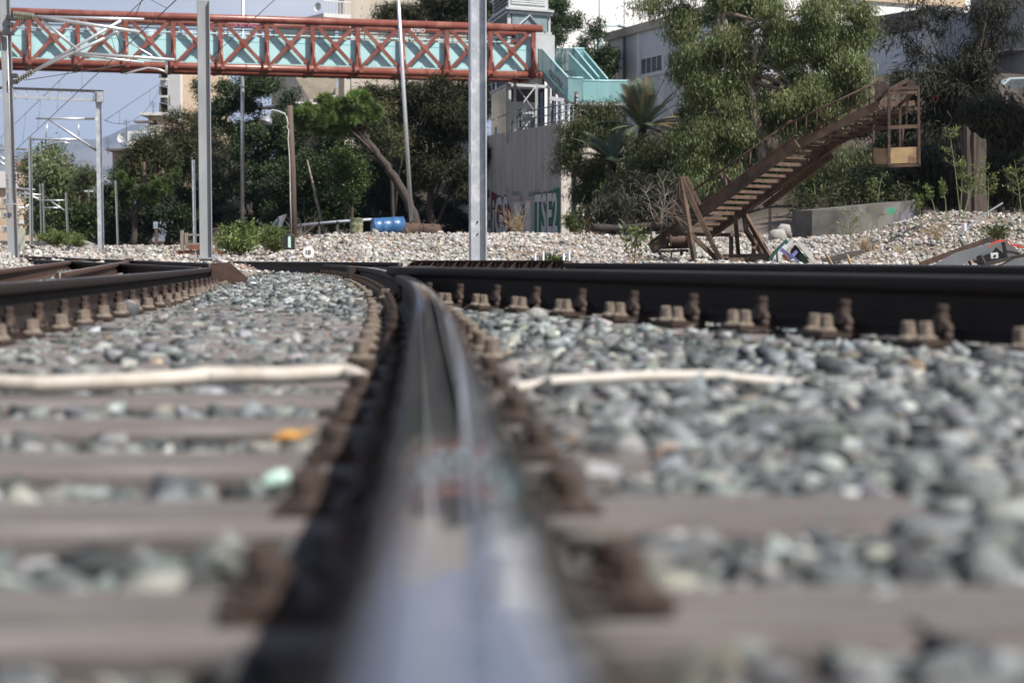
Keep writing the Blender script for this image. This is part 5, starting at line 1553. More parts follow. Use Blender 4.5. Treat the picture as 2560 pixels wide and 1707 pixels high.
tree('dark_shrub', 'brown scrub along the top of the low broken wall', 60, [(2120, 500), (2120, 480)], (.06, .03), [(2080, 505, 44, 18), (2140, 490, 44, 20), (2200, 470, 40, 24), (2240, 500, 44, 24), (2030, 500, 34, 20)], 'casu', 5, 20, cat='shrub', cmul=.9)
# palm with stiff grey green fronds
def palm(name, label, px, py, Z, n, Lp, seed, up):
    rs_ = random.Random(seed)
    base = P(px, py, Z); g = tz(base.x, base.y)
    root = Vector((base.x, base.y, min(g, base.z - .6)))
    o = thing(name, label, 'palm', root)
    m = MB(); m.tube([root, root.lerp(base, .5), base], [.20, .17, .2], 10); m.build('trunk', M_bark, o)
    for i in range(n):
        az = rs_.uniform(0, 2 * math.pi); el = rs_.uniform(*up)
        L_ = Lp * rs_.uniform(.75, 1.1)
        hd = Vector((math.cos(az), math.sin(az) * .8, 0))
        pts = []
        for k in range(9):
            t = k / 8
            pts.append(base + hd * (L_ * t * math.cos(el)) + UPZ * (L_ * t * math.sin(el) - .35 * L_ * t * t * math.cos(el)))
        m = MB(); m.tube(pts, [.03 * (1 - k / 9) + .006 for k in range(9)], 5)
        for k in range(2, 34):
            t = k / 34 * 8; a = int(min(t, 7)); p = pts[a].lerp(pts[a + 1], t - a)
            dd = (pts[min(a + 1, 8)] - pts[a]).normalized()
            sd2 = dd.cross(UPZ)
            sd2 = sd2.normalized() if sd2.length > .05 else Vector((1, 0, 0))
            ll = .55 * math.sin(math.pi * (.12 + .85 * k / 34)) + .06
            for sg in (-1, 1):
                tip = p + (sd2 * sg * .75 + dd * .75 - UPZ * .08).normalized() * ll
                wv = dd * .03
                m.add([p - wv, p + wv, tip], [(0, 1, 2)])
        m.build('frond', M_frond if rs_.random() < .9 else M_frondy, o)
    return o
M_frond = pm('grey green palm frond', (0.115, 0.15, 0.095), (0.075, 0.10, 0.06), 3, .6, trans=.1)
M_frondy = pm('yellowing palm frond', (0.30, 0.22, 0.09), (0.2, 0.15, 0.07), 3, .6, trans=.15)
palm('date_palm', 'date palm with stiff upright grey green fronds above the thicket', 1606, 325, 88.5, 48, 2.7, 5, (.15, 1.4))
palm('date_palm', 'low date palm with arching yellowing fronds beside the dark lamp post', 1530, 405, 89, 34, 2.3, 8, (-.1, 1.1))

# bare twig masses
def twigs(name, label, px, py, Z, n, Lp, ang, seed, mat, r=.012, cat='shrub', spread=.6, forks=3, root_py=None):
    rs_ = random.Random(seed)
    b_ = P(px, py, Z)
    o = thing(name, label, cat, b_)
    m = MB()
    for i in range(n):
        a = rs_.gauss(ang, spread); L_ = Lp * rs_.uniform(.5, 1.1)
        d = Vector((math.cos(a), rs_.uniform(-.5, .5), math.sin(a))).normalized()
        p = b_ + Vector((rs_.uniform(-.2, .2), rs_.uniform(-.2, .2), 0)) * Lp * .5
        pts = [p]
        for k in range(4):
            d = (d + Vector((rs_.gauss(0, .25), rs_.gauss(0, .2), rs_.gauss(0, .25) - .06))).normalized()
            p = p + d * L_ / 4; pts.append(p)
        m.tube(pts, [r, r * .85, r * .65, r * .45, r * .2], 4, False)
        for _ in range(forks):
            k = rs_.randint(1, 3); q = pts[k]; d2 = (d + Vector((rs_.gauss(0, .6), rs_.gauss(0, .5), rs_.gauss(0, .6)))).normalized()
            m.tube([q, q + d2 * L_ * .2, q + d2 * L_ * .36 + Vector((0, 0, -.03))], [r * .5, r * .35, r * .15], 4, False)
    m.build('branches', mat, o)
    return o
twigs('dead_branches', 'tangle of dry bare branches hanging over the log pile', 1690, 345, 90, 46, 3.0, math.radians(215), 3, M_twig, .022, spread=.45)
m = MB(); dt = thing('dead_tree', 'thin dead trunk leaning in the dark thicket right of the lamp post', 'dead tree', P(808, 570, 100))
m.tube([P(808, 572, 100), P(796, 520, 100), P(782, 460, 100), P(768, 400, 100)], [.09, .075, .06, .03], 7); m.build('trunk', M_twig, dt)

# weeds and dry stalks on the gravel
def bush(name, label, px, Z, h, wd, kind, n, seed, cmul=1.0, stalk=None, cat='weed', dens=1.0):
    rs_ = np.random.RandomState(seed)
    b_ = G(px, Z, .02)
    o = thing(name, label, cat, b_)
    m = MB(); ctr = []
    ns = max(5, int(14 * dens))
    for i in range(ns):
        a = rs_.uniform(0, 6.28); r_ = rs_.uniform(.1, 1) * wd
        tip = b_ + Vector((math.cos(a) * r_, math.sin(a) * r_ * .7, h * rs_.uniform(.55, 1.0) * (1 - .35 * (r_ / wd) ** 2)))
        mid = b_.lerp(tip, .55) + Vector((0, 0, h * .12))
        m.tube([b_ + Vector((math.cos(a), math.sin(a), 0)) * r_ * .15, mid, tip], [.008, .006, .003], 4, False)
        for t in np.linspace(.35, 1, 6):
            ctr.append((b_.lerp(mid, t * 2) if t < .5 else mid.lerp(tip, t * 2 - 1))[:])
    m.build('stems', stalk or M_straw, o)
    ctr = np.array(ctr)
    if n:
        foliage(ctr + rs_.normal(size=ctr.shape) * .04, np.tile(np.array(b_[:]), (len(ctr), 1)), max(2, n // 2), kind, rs_, o, 'leaves', cmul, 1.0, M_leaf_a)
    return o
KIND['fern'] = dict(L=.17, W=.045, R=.11, droop=.0, out=.5, spiky=0, cols=[(4, (.15, .20, .06), .2), (2, (.20, .25, .10), .15)])
bush('ailanthus_sapling', 'bright green leafy bush left of the switch lantern, nearer the mast', 598, 50, .80, .62, 'fern', 22, 1, 1.0, M_straw, 'bush', 1.6)
bush('broom_bush', 'yellow green wiry bush beside the switch lantern', 688, 49, .66, .42, 'weed', 34, 2, .9, M_straw, 'bush', 2.0)
bush('green_weed', 'small green weed behind the yellow wiry bush', 655, 58, .55, .3, 'fern', 12, 3, .8)
bush('grass_tuft', 'tall yellow green grass tuft behind the white discs at far left', 145, 84, .85, .9, 'weed', 26, 4, 1.1, None, 'grass tuft', 2.4)
bush('grass_tuft', 'dry grass tuft right of the small concrete block at far left', 190, 86, .7, .6, 'weed', 18, 5, 1.0, None, 'grass tuft', 1.6)
twigs('dry_bush', 'rust brown dry twig bush in front of the graffiti letters', 1298, 582, 62, 40, 1.0, math.radians(92), 11, M_straw, .009, spread=.45)
twigs('dry_bush', 'reddish dry stalks right of the graffiti wall', 1490, 588, 66, 22, .8, math.radians(90), 12, M_straw, .008, spread=.4)
twigs('dry_weed', 'tall dry weed stalk with brown head beside the leaning light pole', 1030, 622, 55, 9, .75, math.radians(92), 13, M_straw, .008, spread=.2)
twigs('dry_bush', 'dry brown scrub on the gravel right of the wooden lamp post', 742, 600, 72, 26, 1.2, math.radians(85), 14, M_twig, .008, spread=.4)
bush('green_weed', 'fine green weed at the foot of the dark lamp post', 1440, 70, 1.0, .6, 'weed', 22, 6, .8, None, 'weed', 1.8)
bush('green_weed', 'leafy young plant on the gravel before the rusty machine', 1584, 40, 1.0, .4, 'fern', 2, 7, .55, None, 'weed', .7)
bush('green_weed', 'sparse green weed on the pale path by the anchor studs', 1385, 33, .22, .3, 'weed', 14, 8, .6)
twigs('dry_weed', 'branching dry weed standing in front of the machine frame', 1642, 560, 40.5, 10, 1.1, math.radians(85), 15, M_twig, .009, spread=.3, forks=6)
def spike(label, px0, py0, px1, py1, Z, seed, head=True, side=0):
    """tall mullein-like weed"""
    rs_ = np.random.RandomState(seed)
    a = P(px0, py0 + 10, Z); b = P(px1, py1, Z)
    g_ = tz(a.x, a.y); a.z = min(a.z, g_ - .02)
    o = thing('tall_weed', label, 'weed', a, 'weeds on the crest of the gravel heap')
    m = MB(); m.tube([a, a.lerp(b, .5) + Vector((.02, 0, .02)), b], [.012, .010, .006], 5, False)
    ctr = []
    for k in range(side):
        t = rs_.uniform(.35, .95); p = a.lerp(b, t); d = Vector((rs_.choice([-1, 1]) * rs_.uniform(.5, 1), rs_.uniform(-.4, .4), rs_.uniform(.3, .9))) * .35 * (1.1 - t * .5)
        m.tube([p, p + d * .6, p + d], [.006, .004, .002], 4, False)
        ctr += [(p + d * q)[:] for q in (.5, .75, 1.0)]
    m.build('stem', M_stem, o)
    if head:
        for k in range(14):
            p = a.lerp(b, 1 - .34 * k / 14); ctr.append(p[:])
    ctr = np.array(ctr)
    tag(foliage(ctr, np.tile(np.array(a[:]), (len(ctr), 1)), 16 if head else 7, 'weed', rs_, o, 'foliage', 1.1, .62 if head else .5, M_leaf_a), kind='stuff')
M_stem = pm('green weed stem', (0.20, 0.22, 0.10), (0.15, 0.15, 0.08), 5, .8)
spike('pair of bent yellow seed heads on the gravel crest right of the cage', 2345, 528, 2318, 466, 46, 1)
spike('upright yellow seed head in the middle of the gravel crest', 2367, 528, 2356, 456, 46, 2)
spike('tallest weed with a fat yellow green head on the gravel crest', 2400, 526, 2405, 398, 46, 3)
spike('slim yellow green seed head right of the tallest weed', 2410, 528, 2426, 438, 46, 4)
spike('wispy branching weed arching over the tree stump', 2404, 520, 2455, 395, 46.5, 5, False, 12)
spike('tall wispy weed rising left of the tree stump', 2402, 440, 2372, 318, 46.5, 6, False, 12)
spike('open feathery weed at the right edge', 2556, 510, 2536, 400, 45, 7, False, 16)
spike('soft feathery green weed right of the stump', 2468, 522, 2470, 440, 46, 8, False, 14)
spike('short spiky weed at the left end of the gravel crest', 2302, 532, 2296, 492, 46, 9)
spike('dry branching weed below the cage', 2170, 540, 2205, 435, 47, 10, False, 12)
spike('small pale weed before the graffiti block', 2128, 560, 2122, 528, 46, 11, False, 10)
twigs('dry_grass', 'brown dry grass on the slope of the gravel heap', 2340, 600, 41, 46, .55, math.radians(95), 17, M_straw, .006, 'dry grass', .6, 2)
twigs('dry_grass', 'dry straw grass beside the broken board', 2165, 630, 38.5, 50, .5, math.radians(100), 18, M_straw, .006, 'dry grass', .6, 2)
twigs('dry_grass', 'dry stalks in front of the grey broken slabs', 2440, 655, 34, 26, .5, math.radians(95), 19, M_straw, .005, 'dry grass', .4, 1)
for i, (px_, z__, lab_) in enumerate(((830, 56, 'dry grass tuft on the gravel between the 10 disc and the olive drum'), (985, 52, 'dry grass tuft on the gravel just below the blue drum'), (1095, 48, 'dry grass tuft on the gravel left of the central mast'), (1260, 52, 'dry grass tuft on the gravel below the BiGS graffiti'),
                                      (1330, 45, 'dry grass tuft behind the leftmost anchor stud'), (1450, 50, 'dry grass tuft on the gravel in line with the dark lamp post'), (1520, 47, 'dry grass tuft left of the leafy young plant'), (900, 44, 'dry grass tuft low on the gravel below the olive drum'),
                                      (1760, 50, 'dry grass tuft on the gravel seen through the machine legs'), (2085, 47, 'dry grass tuft on the gravel before the blue graffiti patch'), (2255, 43, 'dry grass tuft on the gravel heap under the hanging cage'), (330, 60, 'dry grass tuft between gantry column and scrap trolley'),
                                      (420, 56, 'dry grass tuft touching the left end of the scrap trolley'), (250, 66, 'dry grass tuft at the foot of the gantry column'), (1150, 57, 'dry grass tuft by the central mast, higher up the gravel'))):
    q_ = twigs('dry_grass_tuft', lab_, px_, 0, z__, 16, .34, math.radians(92), 60 + i, M_straw, .006, 'dry grass', .55, 1)
    c_ = G(px_, z__); q_.location += Vector((0, 0, c_.z - q_.location.z)); q_['group'] = 'dry tufts on the gravel'
bush('green_weed', 'thin green weed on the gravel slope near the bent pipe', 2490, 42, .45, .45, 'weed', 6, 21, .5, None, 'weed', 1.4)

# ------------------------------------------------------------------ buildings
M_cream = pm('peach render', (0.52, 0.40, 0.29), (0.47, 0.36, 0.26), .8, .85, c3=(0.54, 0.42, 0.31), s3=.3)
M_whiter = pm('white render', (0.66, 0.65, 0.63), (0.6, 0.59, 0.57), .8, .85, c3=(0.62, 0.61, 0.59), s3=.4)
M_beige = pm('stained beige render', (0.50, 0.44, 0.37), (0.43, 0.38, 0.31), 1.2, .9, c3=(0.38, 0.33, 0.275), s3=.35, stretch=(1, 1, .35))
M_bluegrey = pm('pale blue grey render', (0.62, 0.64, 0.68), (0.54, 0.56, 0.60), .9, .85, c3=(0.48, 0.50, 0.54), s3=.4, stretch=(1, 1, .4))
M_pane = pm('window glass', (0.10, 0.12, 0.14), (0.16, 0.18, 0.2), .7, .08, 0, spec=.8)
M_shade = pm('grey awning cloth', (0.20, 0.17, 0.13), (0.15, 0.13, 0.10), 2, .9)
M_frame = pm('white window frame', (0.72, 0.72, 0.71), (0.65, 0.65, 0.64), 3, .5)
M_slate = pm('dark roof concrete', (0.16, 0.15, 0.145), (0.12, 0.115, 0.11), 1, .9)
def block(par, name, x0, x1, y0, y1, Z0, Z1, mat, depth):
    """box whose front top/bottom edges run from pixel x0 (depth Z0) to x1 (depth Z1); y0 top, y1 bottom on the near end"""
    a = P(x0, y1, Z0); b = P(x1, y1, Z1); t = P(x0, y0, Z0).z
    b.z = a.z
    d = (b - a).normalized(); n = Vector((-d.y, d.x, 0))
    m = MB(); m.prism([a, b, b + n * depth, a + n * depth], (0, 0, t - a.z)); return m.build(name, mat, par), a, d, n, t
def facade_box(par, name, a, d, n, u0, u1, z0, z1, proud, thick, mat):
    """panel on a facade: u along d from a, z absolute, standing proud of the wall"""
    m = MB(); p = Vector((a.x, a.y, 0)) + d * u0 - n * proud
    m.prism([p + UPZ * z0, p + d * (u1 - u0) + UPZ * z0, p + d * (u1 - u0) + n * thick + UPZ * z0, p + n * thick + UPZ * z0], (0, 0, z1 - z0))
    return m.build(name, mat, par)
def window(par, a, d, n, u0, u1, z0, z1, panes=2, shutter=None):
    f = facade_box(par, 'window', a, d, n, u0, u1, z0, z1, .05, .05, M_frame)
    wv = (u1 - u0) / panes
    for i in range(panes):
        o_ = facade_box(f, 'pane', a, d, n, u0 + wv * i + .07, u0 + wv * (i + 1) - .07, z0 + .08, z1 - .08, .07, .02, shutter or M_pane)
        if shutter:
            k = int((z1 - z0 - .2) / .14)
            for q in range(min(k, 14)):
                z = z0 + .14 + q * .14
                m = MB(); p = Vector((a.x, a.y, 0)) + d * (u0 + wv * i + .09) - n * .09
                m.bar(p + UPZ * z, p + d * (wv - .18) + UPZ * z, .03, .05); m.build('slat', M_frame, f)
    return f

# apartment block, far left centre
z_ = 190
ap = thing('apartment_block', 'tall peach and white apartment block behind the concrete coloured mast', 'building', P(455, 400, z_))
_, a, d, n, t = block(ap, 'wall', 453, 575, 150, 480, z_, z_ + 2.4, M_cream, 1.2)
s1_ = facade_box(ap, 'seam', a, d, n, .3, 4.4, P(0, 242, z_).z, P(0, 240.5, z_).z + .02, .01, .02, M_beige)
_, a2, d2, n2, t2 = block(ap, 'side_wall', 421, 452.6, 150, 480, z_ - .3, z_ - .5, M_whiter, 10)
for y in (238,):
    facade_box(ap, 'pipe', a2, d2, n2, .18, .22, P(0, 264, z_).z, P(0, 238, z_).z, .05, .05, M_dark)
for y in (197, 240, 282, 325, 365):
    z0 = P(0, y, z_).z
    fl = facade_box(ap, 'balcony_slab', a2, d2, n2, -.75, -.01, z0 - .2, z0, .3, 2.6, M_whiter)
    facade_box(fl, 'balcony_front', a2, d2, n2, -.75, -.69, z0, z0 + .9, .3, 2.6, M_slate)
    facade_box(fl, 'awning', a2, d2, n2, -.70, -.05, z0 + .95, z0 + 1.45, .1, 2.2, M_shade if y != 240 else M_whiter)
# stepped low houses
z_ = 172
ho = thing('stepped_house', 'white stepped house with balconies, awnings and aerials at left', 'building', P(360, 420, z_))
_, a, d, n, t = block(ho, 'wall', 372, 412, 290, 470, z_, z_, M_cream, 10)
facade_box(ho, 'roof_slab', a, d, n, -.6, 1.6, t, t + .25, .8, 8, M_whiter)
facade_box(ho, 'awning', a, d, n, -1.0, .5, t - .65, t - .5, 1.4, 1.4, M_shade)
facade_box(ho, 'door', a, d, n, .15, .75, t - 2.4, t - .4, .02, .04, M_dark)
sl_ = facade_box(ho, 'balcony_slab', a, d, n, -.5, 1.6, t - 1.75, t - 1.6, 1.0, 1.0, M_whiter)
for i in range(14):
    m = MB(); p = Vector((a.x, a.y, 0)) + d * (-.45 + i * .15) - n * .95; m.bar(p + UPZ * (t - 1.6), p + UPZ * (t - .85), .05, .05); m.build('baluster', M_frame, sl_)
_, a, d, n, t = block(ho, 'wall', 320, 375, 328, 480, z_ - 3, z_ - 3, M_whiter, 9)
facade_box(ho, 'awning', a, d, n, .4, 1.9, t - .9, t - .25, 1.2, .6, pm('grey blue awning', (0.42, 0.47, 0.52), None, 3, .8))
_, a, d, n, t = block(ho, 'wall', 282, 345, 378, 490, z_ - 6, z_ - 6, M_cream, 9)
facade_box(ho, 'roof_slab', a, d, n, -.4, 2.4, t, t + .18, .9, 6, M_slate)
for px, y0, y1 in ((316, 300, 352), (270, 345, 385), (383, 255, 285)):
    m = MB(); q = P(px, y1, z_ - 2); m.tube([q, P(px, y0, z_ - 2)], .03, 5)
    for dy in (2, 7, 12): m.tube([P(px - 8, y0 + dy, z_ - 2), P(px + 8, y0 + dy, z_ - 2)], .02, 4)
    m.build('aerial', M_wire, ho)
m = MB(); m.lathe(P(308, 345, z_ - 3.2), Vector((-.5, -.8, .3)), [(.02, 0), (.25, .04), (.42, .12), (.5, .2), (.47, .2), (.3, .08)], 16); m.build('satellite_dish', M_whiter, ho)
# beige block behind the bridge
z_ = 152
bb = thing('beige_block', 'stained beige apartment block rising behind the middle of the footbridge', 'building', P(950, 330, z_))
_, a, d, n, t = block(bb, 'wall', 862, 1190, -160, 520, z_, z_ + 6, M_beige, 1.0)
bal = facade_box(bb, 'balcony_slab', a, d, n, -2.3, -.01, P(0, 52, z_).z, P(0, 42, z_).z, 1.2, 9, M_whiter)
for q in range(9):
    m = MB(); p = Vector((a.x, a.y, 0)) + d * (-2.25 + q * .27) - n * 1.15; m.bar(p + UPZ * P(0, 42, z_).z, p + UPZ * P(0, 12, z_).z, .05, .05); m.build('baluster', M_frame, bal)
facade_box(bal, 'balcony_rail', a, d, n, -2.3, 0, P(0, 13, z_).z, P(0, 10, z_).z, 1.2, .08, M_frame)
facade_box(bb, 'recess_wall', a, d, n, -2.2, -.02, P(0, 320, z_).z, P(0, 53, z_).z, -1.5, 7, M_beige)
facade_box(bb, 'recess_door', a, d, n, -1.9, -.5, P(0, 300, z_).z, P(0, 215, z_).z, -1.45, .05, M_dark)
b2_ = facade_box(bb, 'balcony_slab', a, d, n, -5.0, -.2, P(0, 268, z_).z, P(0, 264, z_).z, 1.4, 7, M_whiter)
facade_box(b2_, 'balcony_front', a, d, n, -2.9, -.2, P(0, 285, z_).z, P(0, 262, z_).z, 1.45, .08, pm('brick red parapet', (0.28, 0.12, 0.08), None, 2, .8))
m = MB(); q = Vector((a.x, a.y, 0)) + d * (-3.6) - n * 1.5
m.prism([q + UPZ * P(0, 258, z_).z, q + d * 1.9 + UPZ * P(0, 238, z_).z, q + d * 3.0 + n * 1.3 + UPZ * P(0, 200, z_).z, q - d * .6 + n * 1.3 + UPZ * P(0, 200, z_).z], (0, .06, .03)); m.build('awning', M_shade, bb)
window(bb, a - n * 0, d, n, -1.75, -.55, P(0, 258, z_).z, P(0, 240, z_).z, 2)
m = MB(); q = Vector((a.x, a.y, 0)) - d * .12 - n * 1.4; m.tube([q + UPZ * P(0, 290, z_).z, q + UPZ * P(0, 60, z_).z], .08, 8); m.build('down_pipe', M_bluegrey, bb)
m = MB(); m.lathe(P(797, 20, z_ - 3), Vector((-.6, -.8, .2)), [(.02, 0), (.2, .03), (.32, .1), (.36, .16), (.34, .16), (.2, .05)], 16); m.build('satellite_dish', M_whiter, bb)
_, a, d, n, t = block(bb, 'rear_wall', 690, 862, 215, 520, z_ + 9, z_ + 10, M_beige, 1)
# sunlit white block
z_ = 176
M_blind = pm('bright white render', (0.8, 0.79, 0.77), (0.76, 0.75, 0.73), .8, .85)
wb = thing('sunlit_white_block', 'blinding white building behind the lift tower and eucalyptus', 'building', P(1500, 300, z_))
_, a, d, n, t = block(wb, 'wall', 1330, 2100, -220, 420, z_ - 10, z_ + 12, M_blind, 3)
facade_box(wb, 'cornice', a, d, n, 0, 27, P(0, -60, z_).z, P(0, -66, z_).z, .2, .25, M_frame)
m = MB(); q = Vector((a.x, a.y, 0)) + d * 7.2 - n * .08; m.tube([q + UPZ * P(0, 160, z_).z, q + UPZ * P(0, -80, z_).z], .05, 6); m.build('down_pipe', M_frame, wb)
# pale blue grey block with windows
z_ = 132
pb_ = thing('blue_grey_block', 'pale blue grey flat roofed block with white framed windows behind the palm', 'building', P(1620, 350, z_))
_, a, d, n, t = block(pb_, 'wall', 1518, 1800, 104, 520, z_ + 8, z_ - 9, M_bluegrey, 12)
facade_box(pb_, 'roof_edge', a, d, n, -.2, 19, t, t + .55, .25, 3, M_beige)
zt = P(0, 138, z_).z; zb_ = P(0, 182, z_).z
window(pb_, a, d, n, 6.0, 9.4, zb_, zt, 4); window(pb_, a, d, n, 1.0, 2.2, zb_ - .3, zt - .3, 2); window(pb_, a, d, n, 10.4, 13.0, zb_, zt, 3)
facade_box(pb_, 'sill', a, d, n, 6.3, 10, zb_ - .16, zb_ - .02, .15, .15, M_frame)
for u, u1 in ((3.0, 3.3), (5.4, 5.65)):
    facade_box(pb_, 'pilaster', a, d, n, u, u1, a.z, t, .12, .12, M_slate if u < 4 else M_frame)
for i in range(7):
    m = MB(); q = Vector((a.x, a.y, 0)) + d * (1 + i * 1.1) + n * 1.5; m.tube([q + UPZ * (t + .3), q + UPZ * (t + .9 + .3 * (i % 3))], .02, 5); m.build('rebar', M_rust, pb_)
m = MB(); q = Vector((a.x, a.y, 0)) + d * .6 + n * 1; m.tube([q + UPZ * (t + .3), q + UPZ * (t + 4.2)], .03, 5); m.build('aerial', M_wire, pb_)
# white house with louvred shutters, right; its shade is in the bluish wall colour
z_ = 96
rh = thing('shuttered_house', 'white house tinted blue for shade, with louvred shutters and dark lintel behind the right trees', 'building', P(2300, 330, z_))
M_shut = pm('pale blue shutter', (0.52, 0.56, 0.60), (0.46, 0.5, 0.54), 2, .6)
_, a, d, n, t = block(rh, 'wall', 2150, 2308, 48, 420, z_ + 4, z_, M_bluegrey, 8)
facade_box(rh, 'roof_band', a, d, n, 0, 5.2, t - 1.0, t, .12, .3, M_slate)
zb_ = P(0, 220, z_).z; zt = P(0, 140, z_).z
window(rh, a, d, n, 2.05, 3.9, zb_, zt, 2, M_shut)
window(rh, a, d, n, -.3, .9, zb_, zt, 1, M_shut)
_, a, d, n, t = block(rh, 'corner_pier', 2308.5, 2342, 38, 420, z_ - .6, z_ - .6, M_whiter, 8)
# upper storeys
up = thing('cream_upper_block', 'cream upper storey wall with dark windows above the right trees', 'building', P(2300, 100, z_ + 14))
_, a, d, n, t = block(up, 'wall', 2050, 2480, -260, 300, z_ + 11, z_ + 16, M_blind, 1)
facade_box(up, 'band', a, d, n, 0, 9.5, P(0, 14, z_ + 14).z, P(0, -14, z_ + 14).z, .15, .2, M_cream)
for u in (3.2, 6.4, 7.9):
    window(up, a, d, n, u, u + 1.25, P(0, 110, z_ + 14).z, P(0, 46, z_ + 14).z, 1)
rg = thing('grey_house', 'grey shaded house with a balcony at the upper right edge', 'building', P(2520, 200, z_ - 4))
M_greyr = pm('grey render', (0.30, 0.29, 0.28), (0.24, 0.235, 0.23), 1, .9, c3=(0.2, 0.195, 0.19), s3=.4)
_, a, d, n, t = block(rg, 'wall', 2422, 2720, -260, 420, z_ + 2, z_ - 10, M_greyr, 8)
sl_ = facade_box(rg, 'balcony_slab', a, d, n, .8, 6, P(0, 148, z_).z, P(0, 143, z_).z, .8, .8, M_whiter)
for i in range(12):
    m = MB(); p = Vector((a.x, a.y, 0)) + d * (.9 + i * .3) - n * .75; m.bar(p + UPZ * P(0, 143, z_).z, p + UPZ * P(0, 118, z_).z, .04, .04); m.build('baluster', M_slate, sl_)
window(rg, a, d, n, 1.6, 3.0, P(0, 138, z_).z, P(0, 70, z_).z, 2)
# far left flats
z_ = 230
fl_ = thing('far_flats', 'pinkish flats with flat roofs at the far left edge', 'building', P(30, 560, z_))
_, a, d, n, t = block(fl_, 'wall', -60, 22, 470, 640, z_, z_, M_cream, 10)
facade_box(fl_, 'roof_slab', a, d, n, -.2, 4, t, t + .4, .5, 8, M_whiter)
for u in (2.4, 3.2):
    for y in (495, 530, 565):
        window(fl_, a, d, n, u, u + .5, P(0, y + 14, z_).z, P(0, y, z_).z, 1)
_, a, d, n, t = block(fl_, 'wall', 44, 72, 415, 620, z_ + 20, z_ + 20, M_cream, 8)
facade_box(fl_, 'roof_slab', a, d, n, -.3, 1.6, t, t + .5, .4, 6, pm('brick parapet', (0.4, 0.24, 0.18), None, 2, .8))
_, a, d, n, t = block(fl_, 'wall', -60, 20, 428, 475, z_ + 30, z_ + 30, M_whiter, 8)
z_ = 180
ht = thing('painted_hut', 'small white hut with red scrawls behind the twin masts', 'hut', P(120, 605, z_))
_, a, d, n, t = block(ht, 'wall', 102, 140, 582, 625, z_, z_, M_whiter, 3)
m = MB(); text_mesh(m, 'EZ', a + d * .2 + UPZ * .9 - n * .01, d, UPZ, .6, .01); text_mesh(m, 'OK', a + d * .3 + UPZ * .3 - n * .01, d, UPZ, .5, .01); m.build('graffiti', M_redg, ht)

print('LEAVES', LEAFN[0])
# ------------------------------------------------------------------ rusty boom machine
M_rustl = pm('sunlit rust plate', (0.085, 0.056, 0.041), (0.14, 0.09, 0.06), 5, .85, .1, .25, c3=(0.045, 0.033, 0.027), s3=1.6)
M_yellowr = pm('rust bitten yellow plate', (0.38, 0.27, 0.14), (0.27, 0.18, 0.09), 4, .75, 0, .1, c3=(0.12, 0.065, 0.045), s3=2.4)
M_tread = pm('lit rust tread', (0.145, 0.095, 0.064), (0.085, 0.056, 0.04), 6, .8, .05, .2)  # paler rust colour imitates sunlight on the tread faces
mach = thing('boom_machine', 'rusty stair like boom on A-frames reaching up to a hanging cage', 'machine', G(1700, 42))
ZA = lambda t: 43.4 - 2.6 * t                       # depth along the boom
WV = Vector((.88, .85, 0))                         # from near stringer to far stringer
A0 = P(1628, 622, ZA(0)); A1 = P(1992, 356, ZA(.72))
K0_ = A1; A2 = P(2197, 262, ZA(1))
def mbar(name, a, b, w_, h_, mat=None, up=(0, 0, 1), par=None):
    m = MB(); m.bar(a, b, w_, h_, up); return m.build(name, mat or M_rustl, par or mach)
mbar('stringer', A0, A1, .10, .24); mbar('stringer', A0 + WV * .92 + (A1 - A0) * .16 - UPZ * .03, A1 + WV * .92 + (A1 - A0) * .07 - UPZ * .03, .10, .24, M_rust)
mbar('stringer_flange', A0 + UPZ * .14, A1 + UPZ * .14, .16, .025); mbar('stringer_flange', A0 + WV * .92 + (A1 - A0) * .16 - UPZ * .16, A1 + WV * .92 + (A1 - A0) * .07 - UPZ * .16, .16, .025)
E0 = A1 - (A1 - A0) * .08 + UPZ * .02
mbar('extension_stringer', E0 + WV * .06, A2, .07, .17); E1a = E0 + WV * .80 + UPZ * -.02; E1b = A2 + WV * .86 - UPZ * .02
mbar('extension_stringer', E1a, E1b, .06, .15, M_rust)
nT = 18
for i in range(nT):
    t = .10 + .92 * i / nT
    p = A0.lerp(A1, t)
    m = MB(); m.bar(p + WV * .04 - UPZ * .02, p + WV * .9 - UPZ * .02 + UPZ * .01 * (i % 3 - 1), .035, .075); m.build('tread', M_tread, mach)
for i in range(9):
    t = .06 + .9 * i / 9; p = E0.lerp(A2, t)
    m = MB(); m.bar(p + WV * .05, p + WV * .82, .20, .035); m.build('tread', M_rustl, mach)
# handrails
def line_px(name, pts, r, par=None, mat=None):
    m = MB(); m.tube(pts, r, 6); return m.build(name, mat or M_rust, par or mach)
h0 = P(1629, 562, ZA(0)); h1 = P(1697, 505, ZA(.15))
line_px('handrail', [h0, h1], .022); line_px('handrail_post', [h0, P(1627, 618, ZA(0))], .018)
for x0, y0, x1, y1 in ((1655, 541, 1650, 602), (1678, 522, 1683, 574), (1668, 531, 1663, 590)):
    line_px('handrail_post', [P(x0, y0, ZA(.1)), P(x1, y1, ZA(.1))], .013)
g0 = P(1734, 476, ZA(.2)); g1 = P(1980, 302, ZA(.7)); g2 = P(2190, 207, ZA(1.0))
line_px('handrail', [g0, g1], .024); line_px('handrail', [g1 + Vector((-.3, 0, -.17)), g2], .022)
for i in range(14):
    t = (i + .3) / 14
    top = g0.lerp(g1, t); bot = A0.lerp(A1, .30 + .70 * t) + UPZ * .12
    bot = Vector((top.x + .02 * (i % 3 - 1), top.y, 0)); 
    # foot on the stringer straight below
    tt = (top.x - A0.x) / (A1.x - A0.x); f = A0.lerp(A1, tt); 
    line_px('handrail_post', [top, Vector((top.x + .05 * math.sin(i * 2.1), f.y, f.z + .13))], .012 if i % 4 else .022)
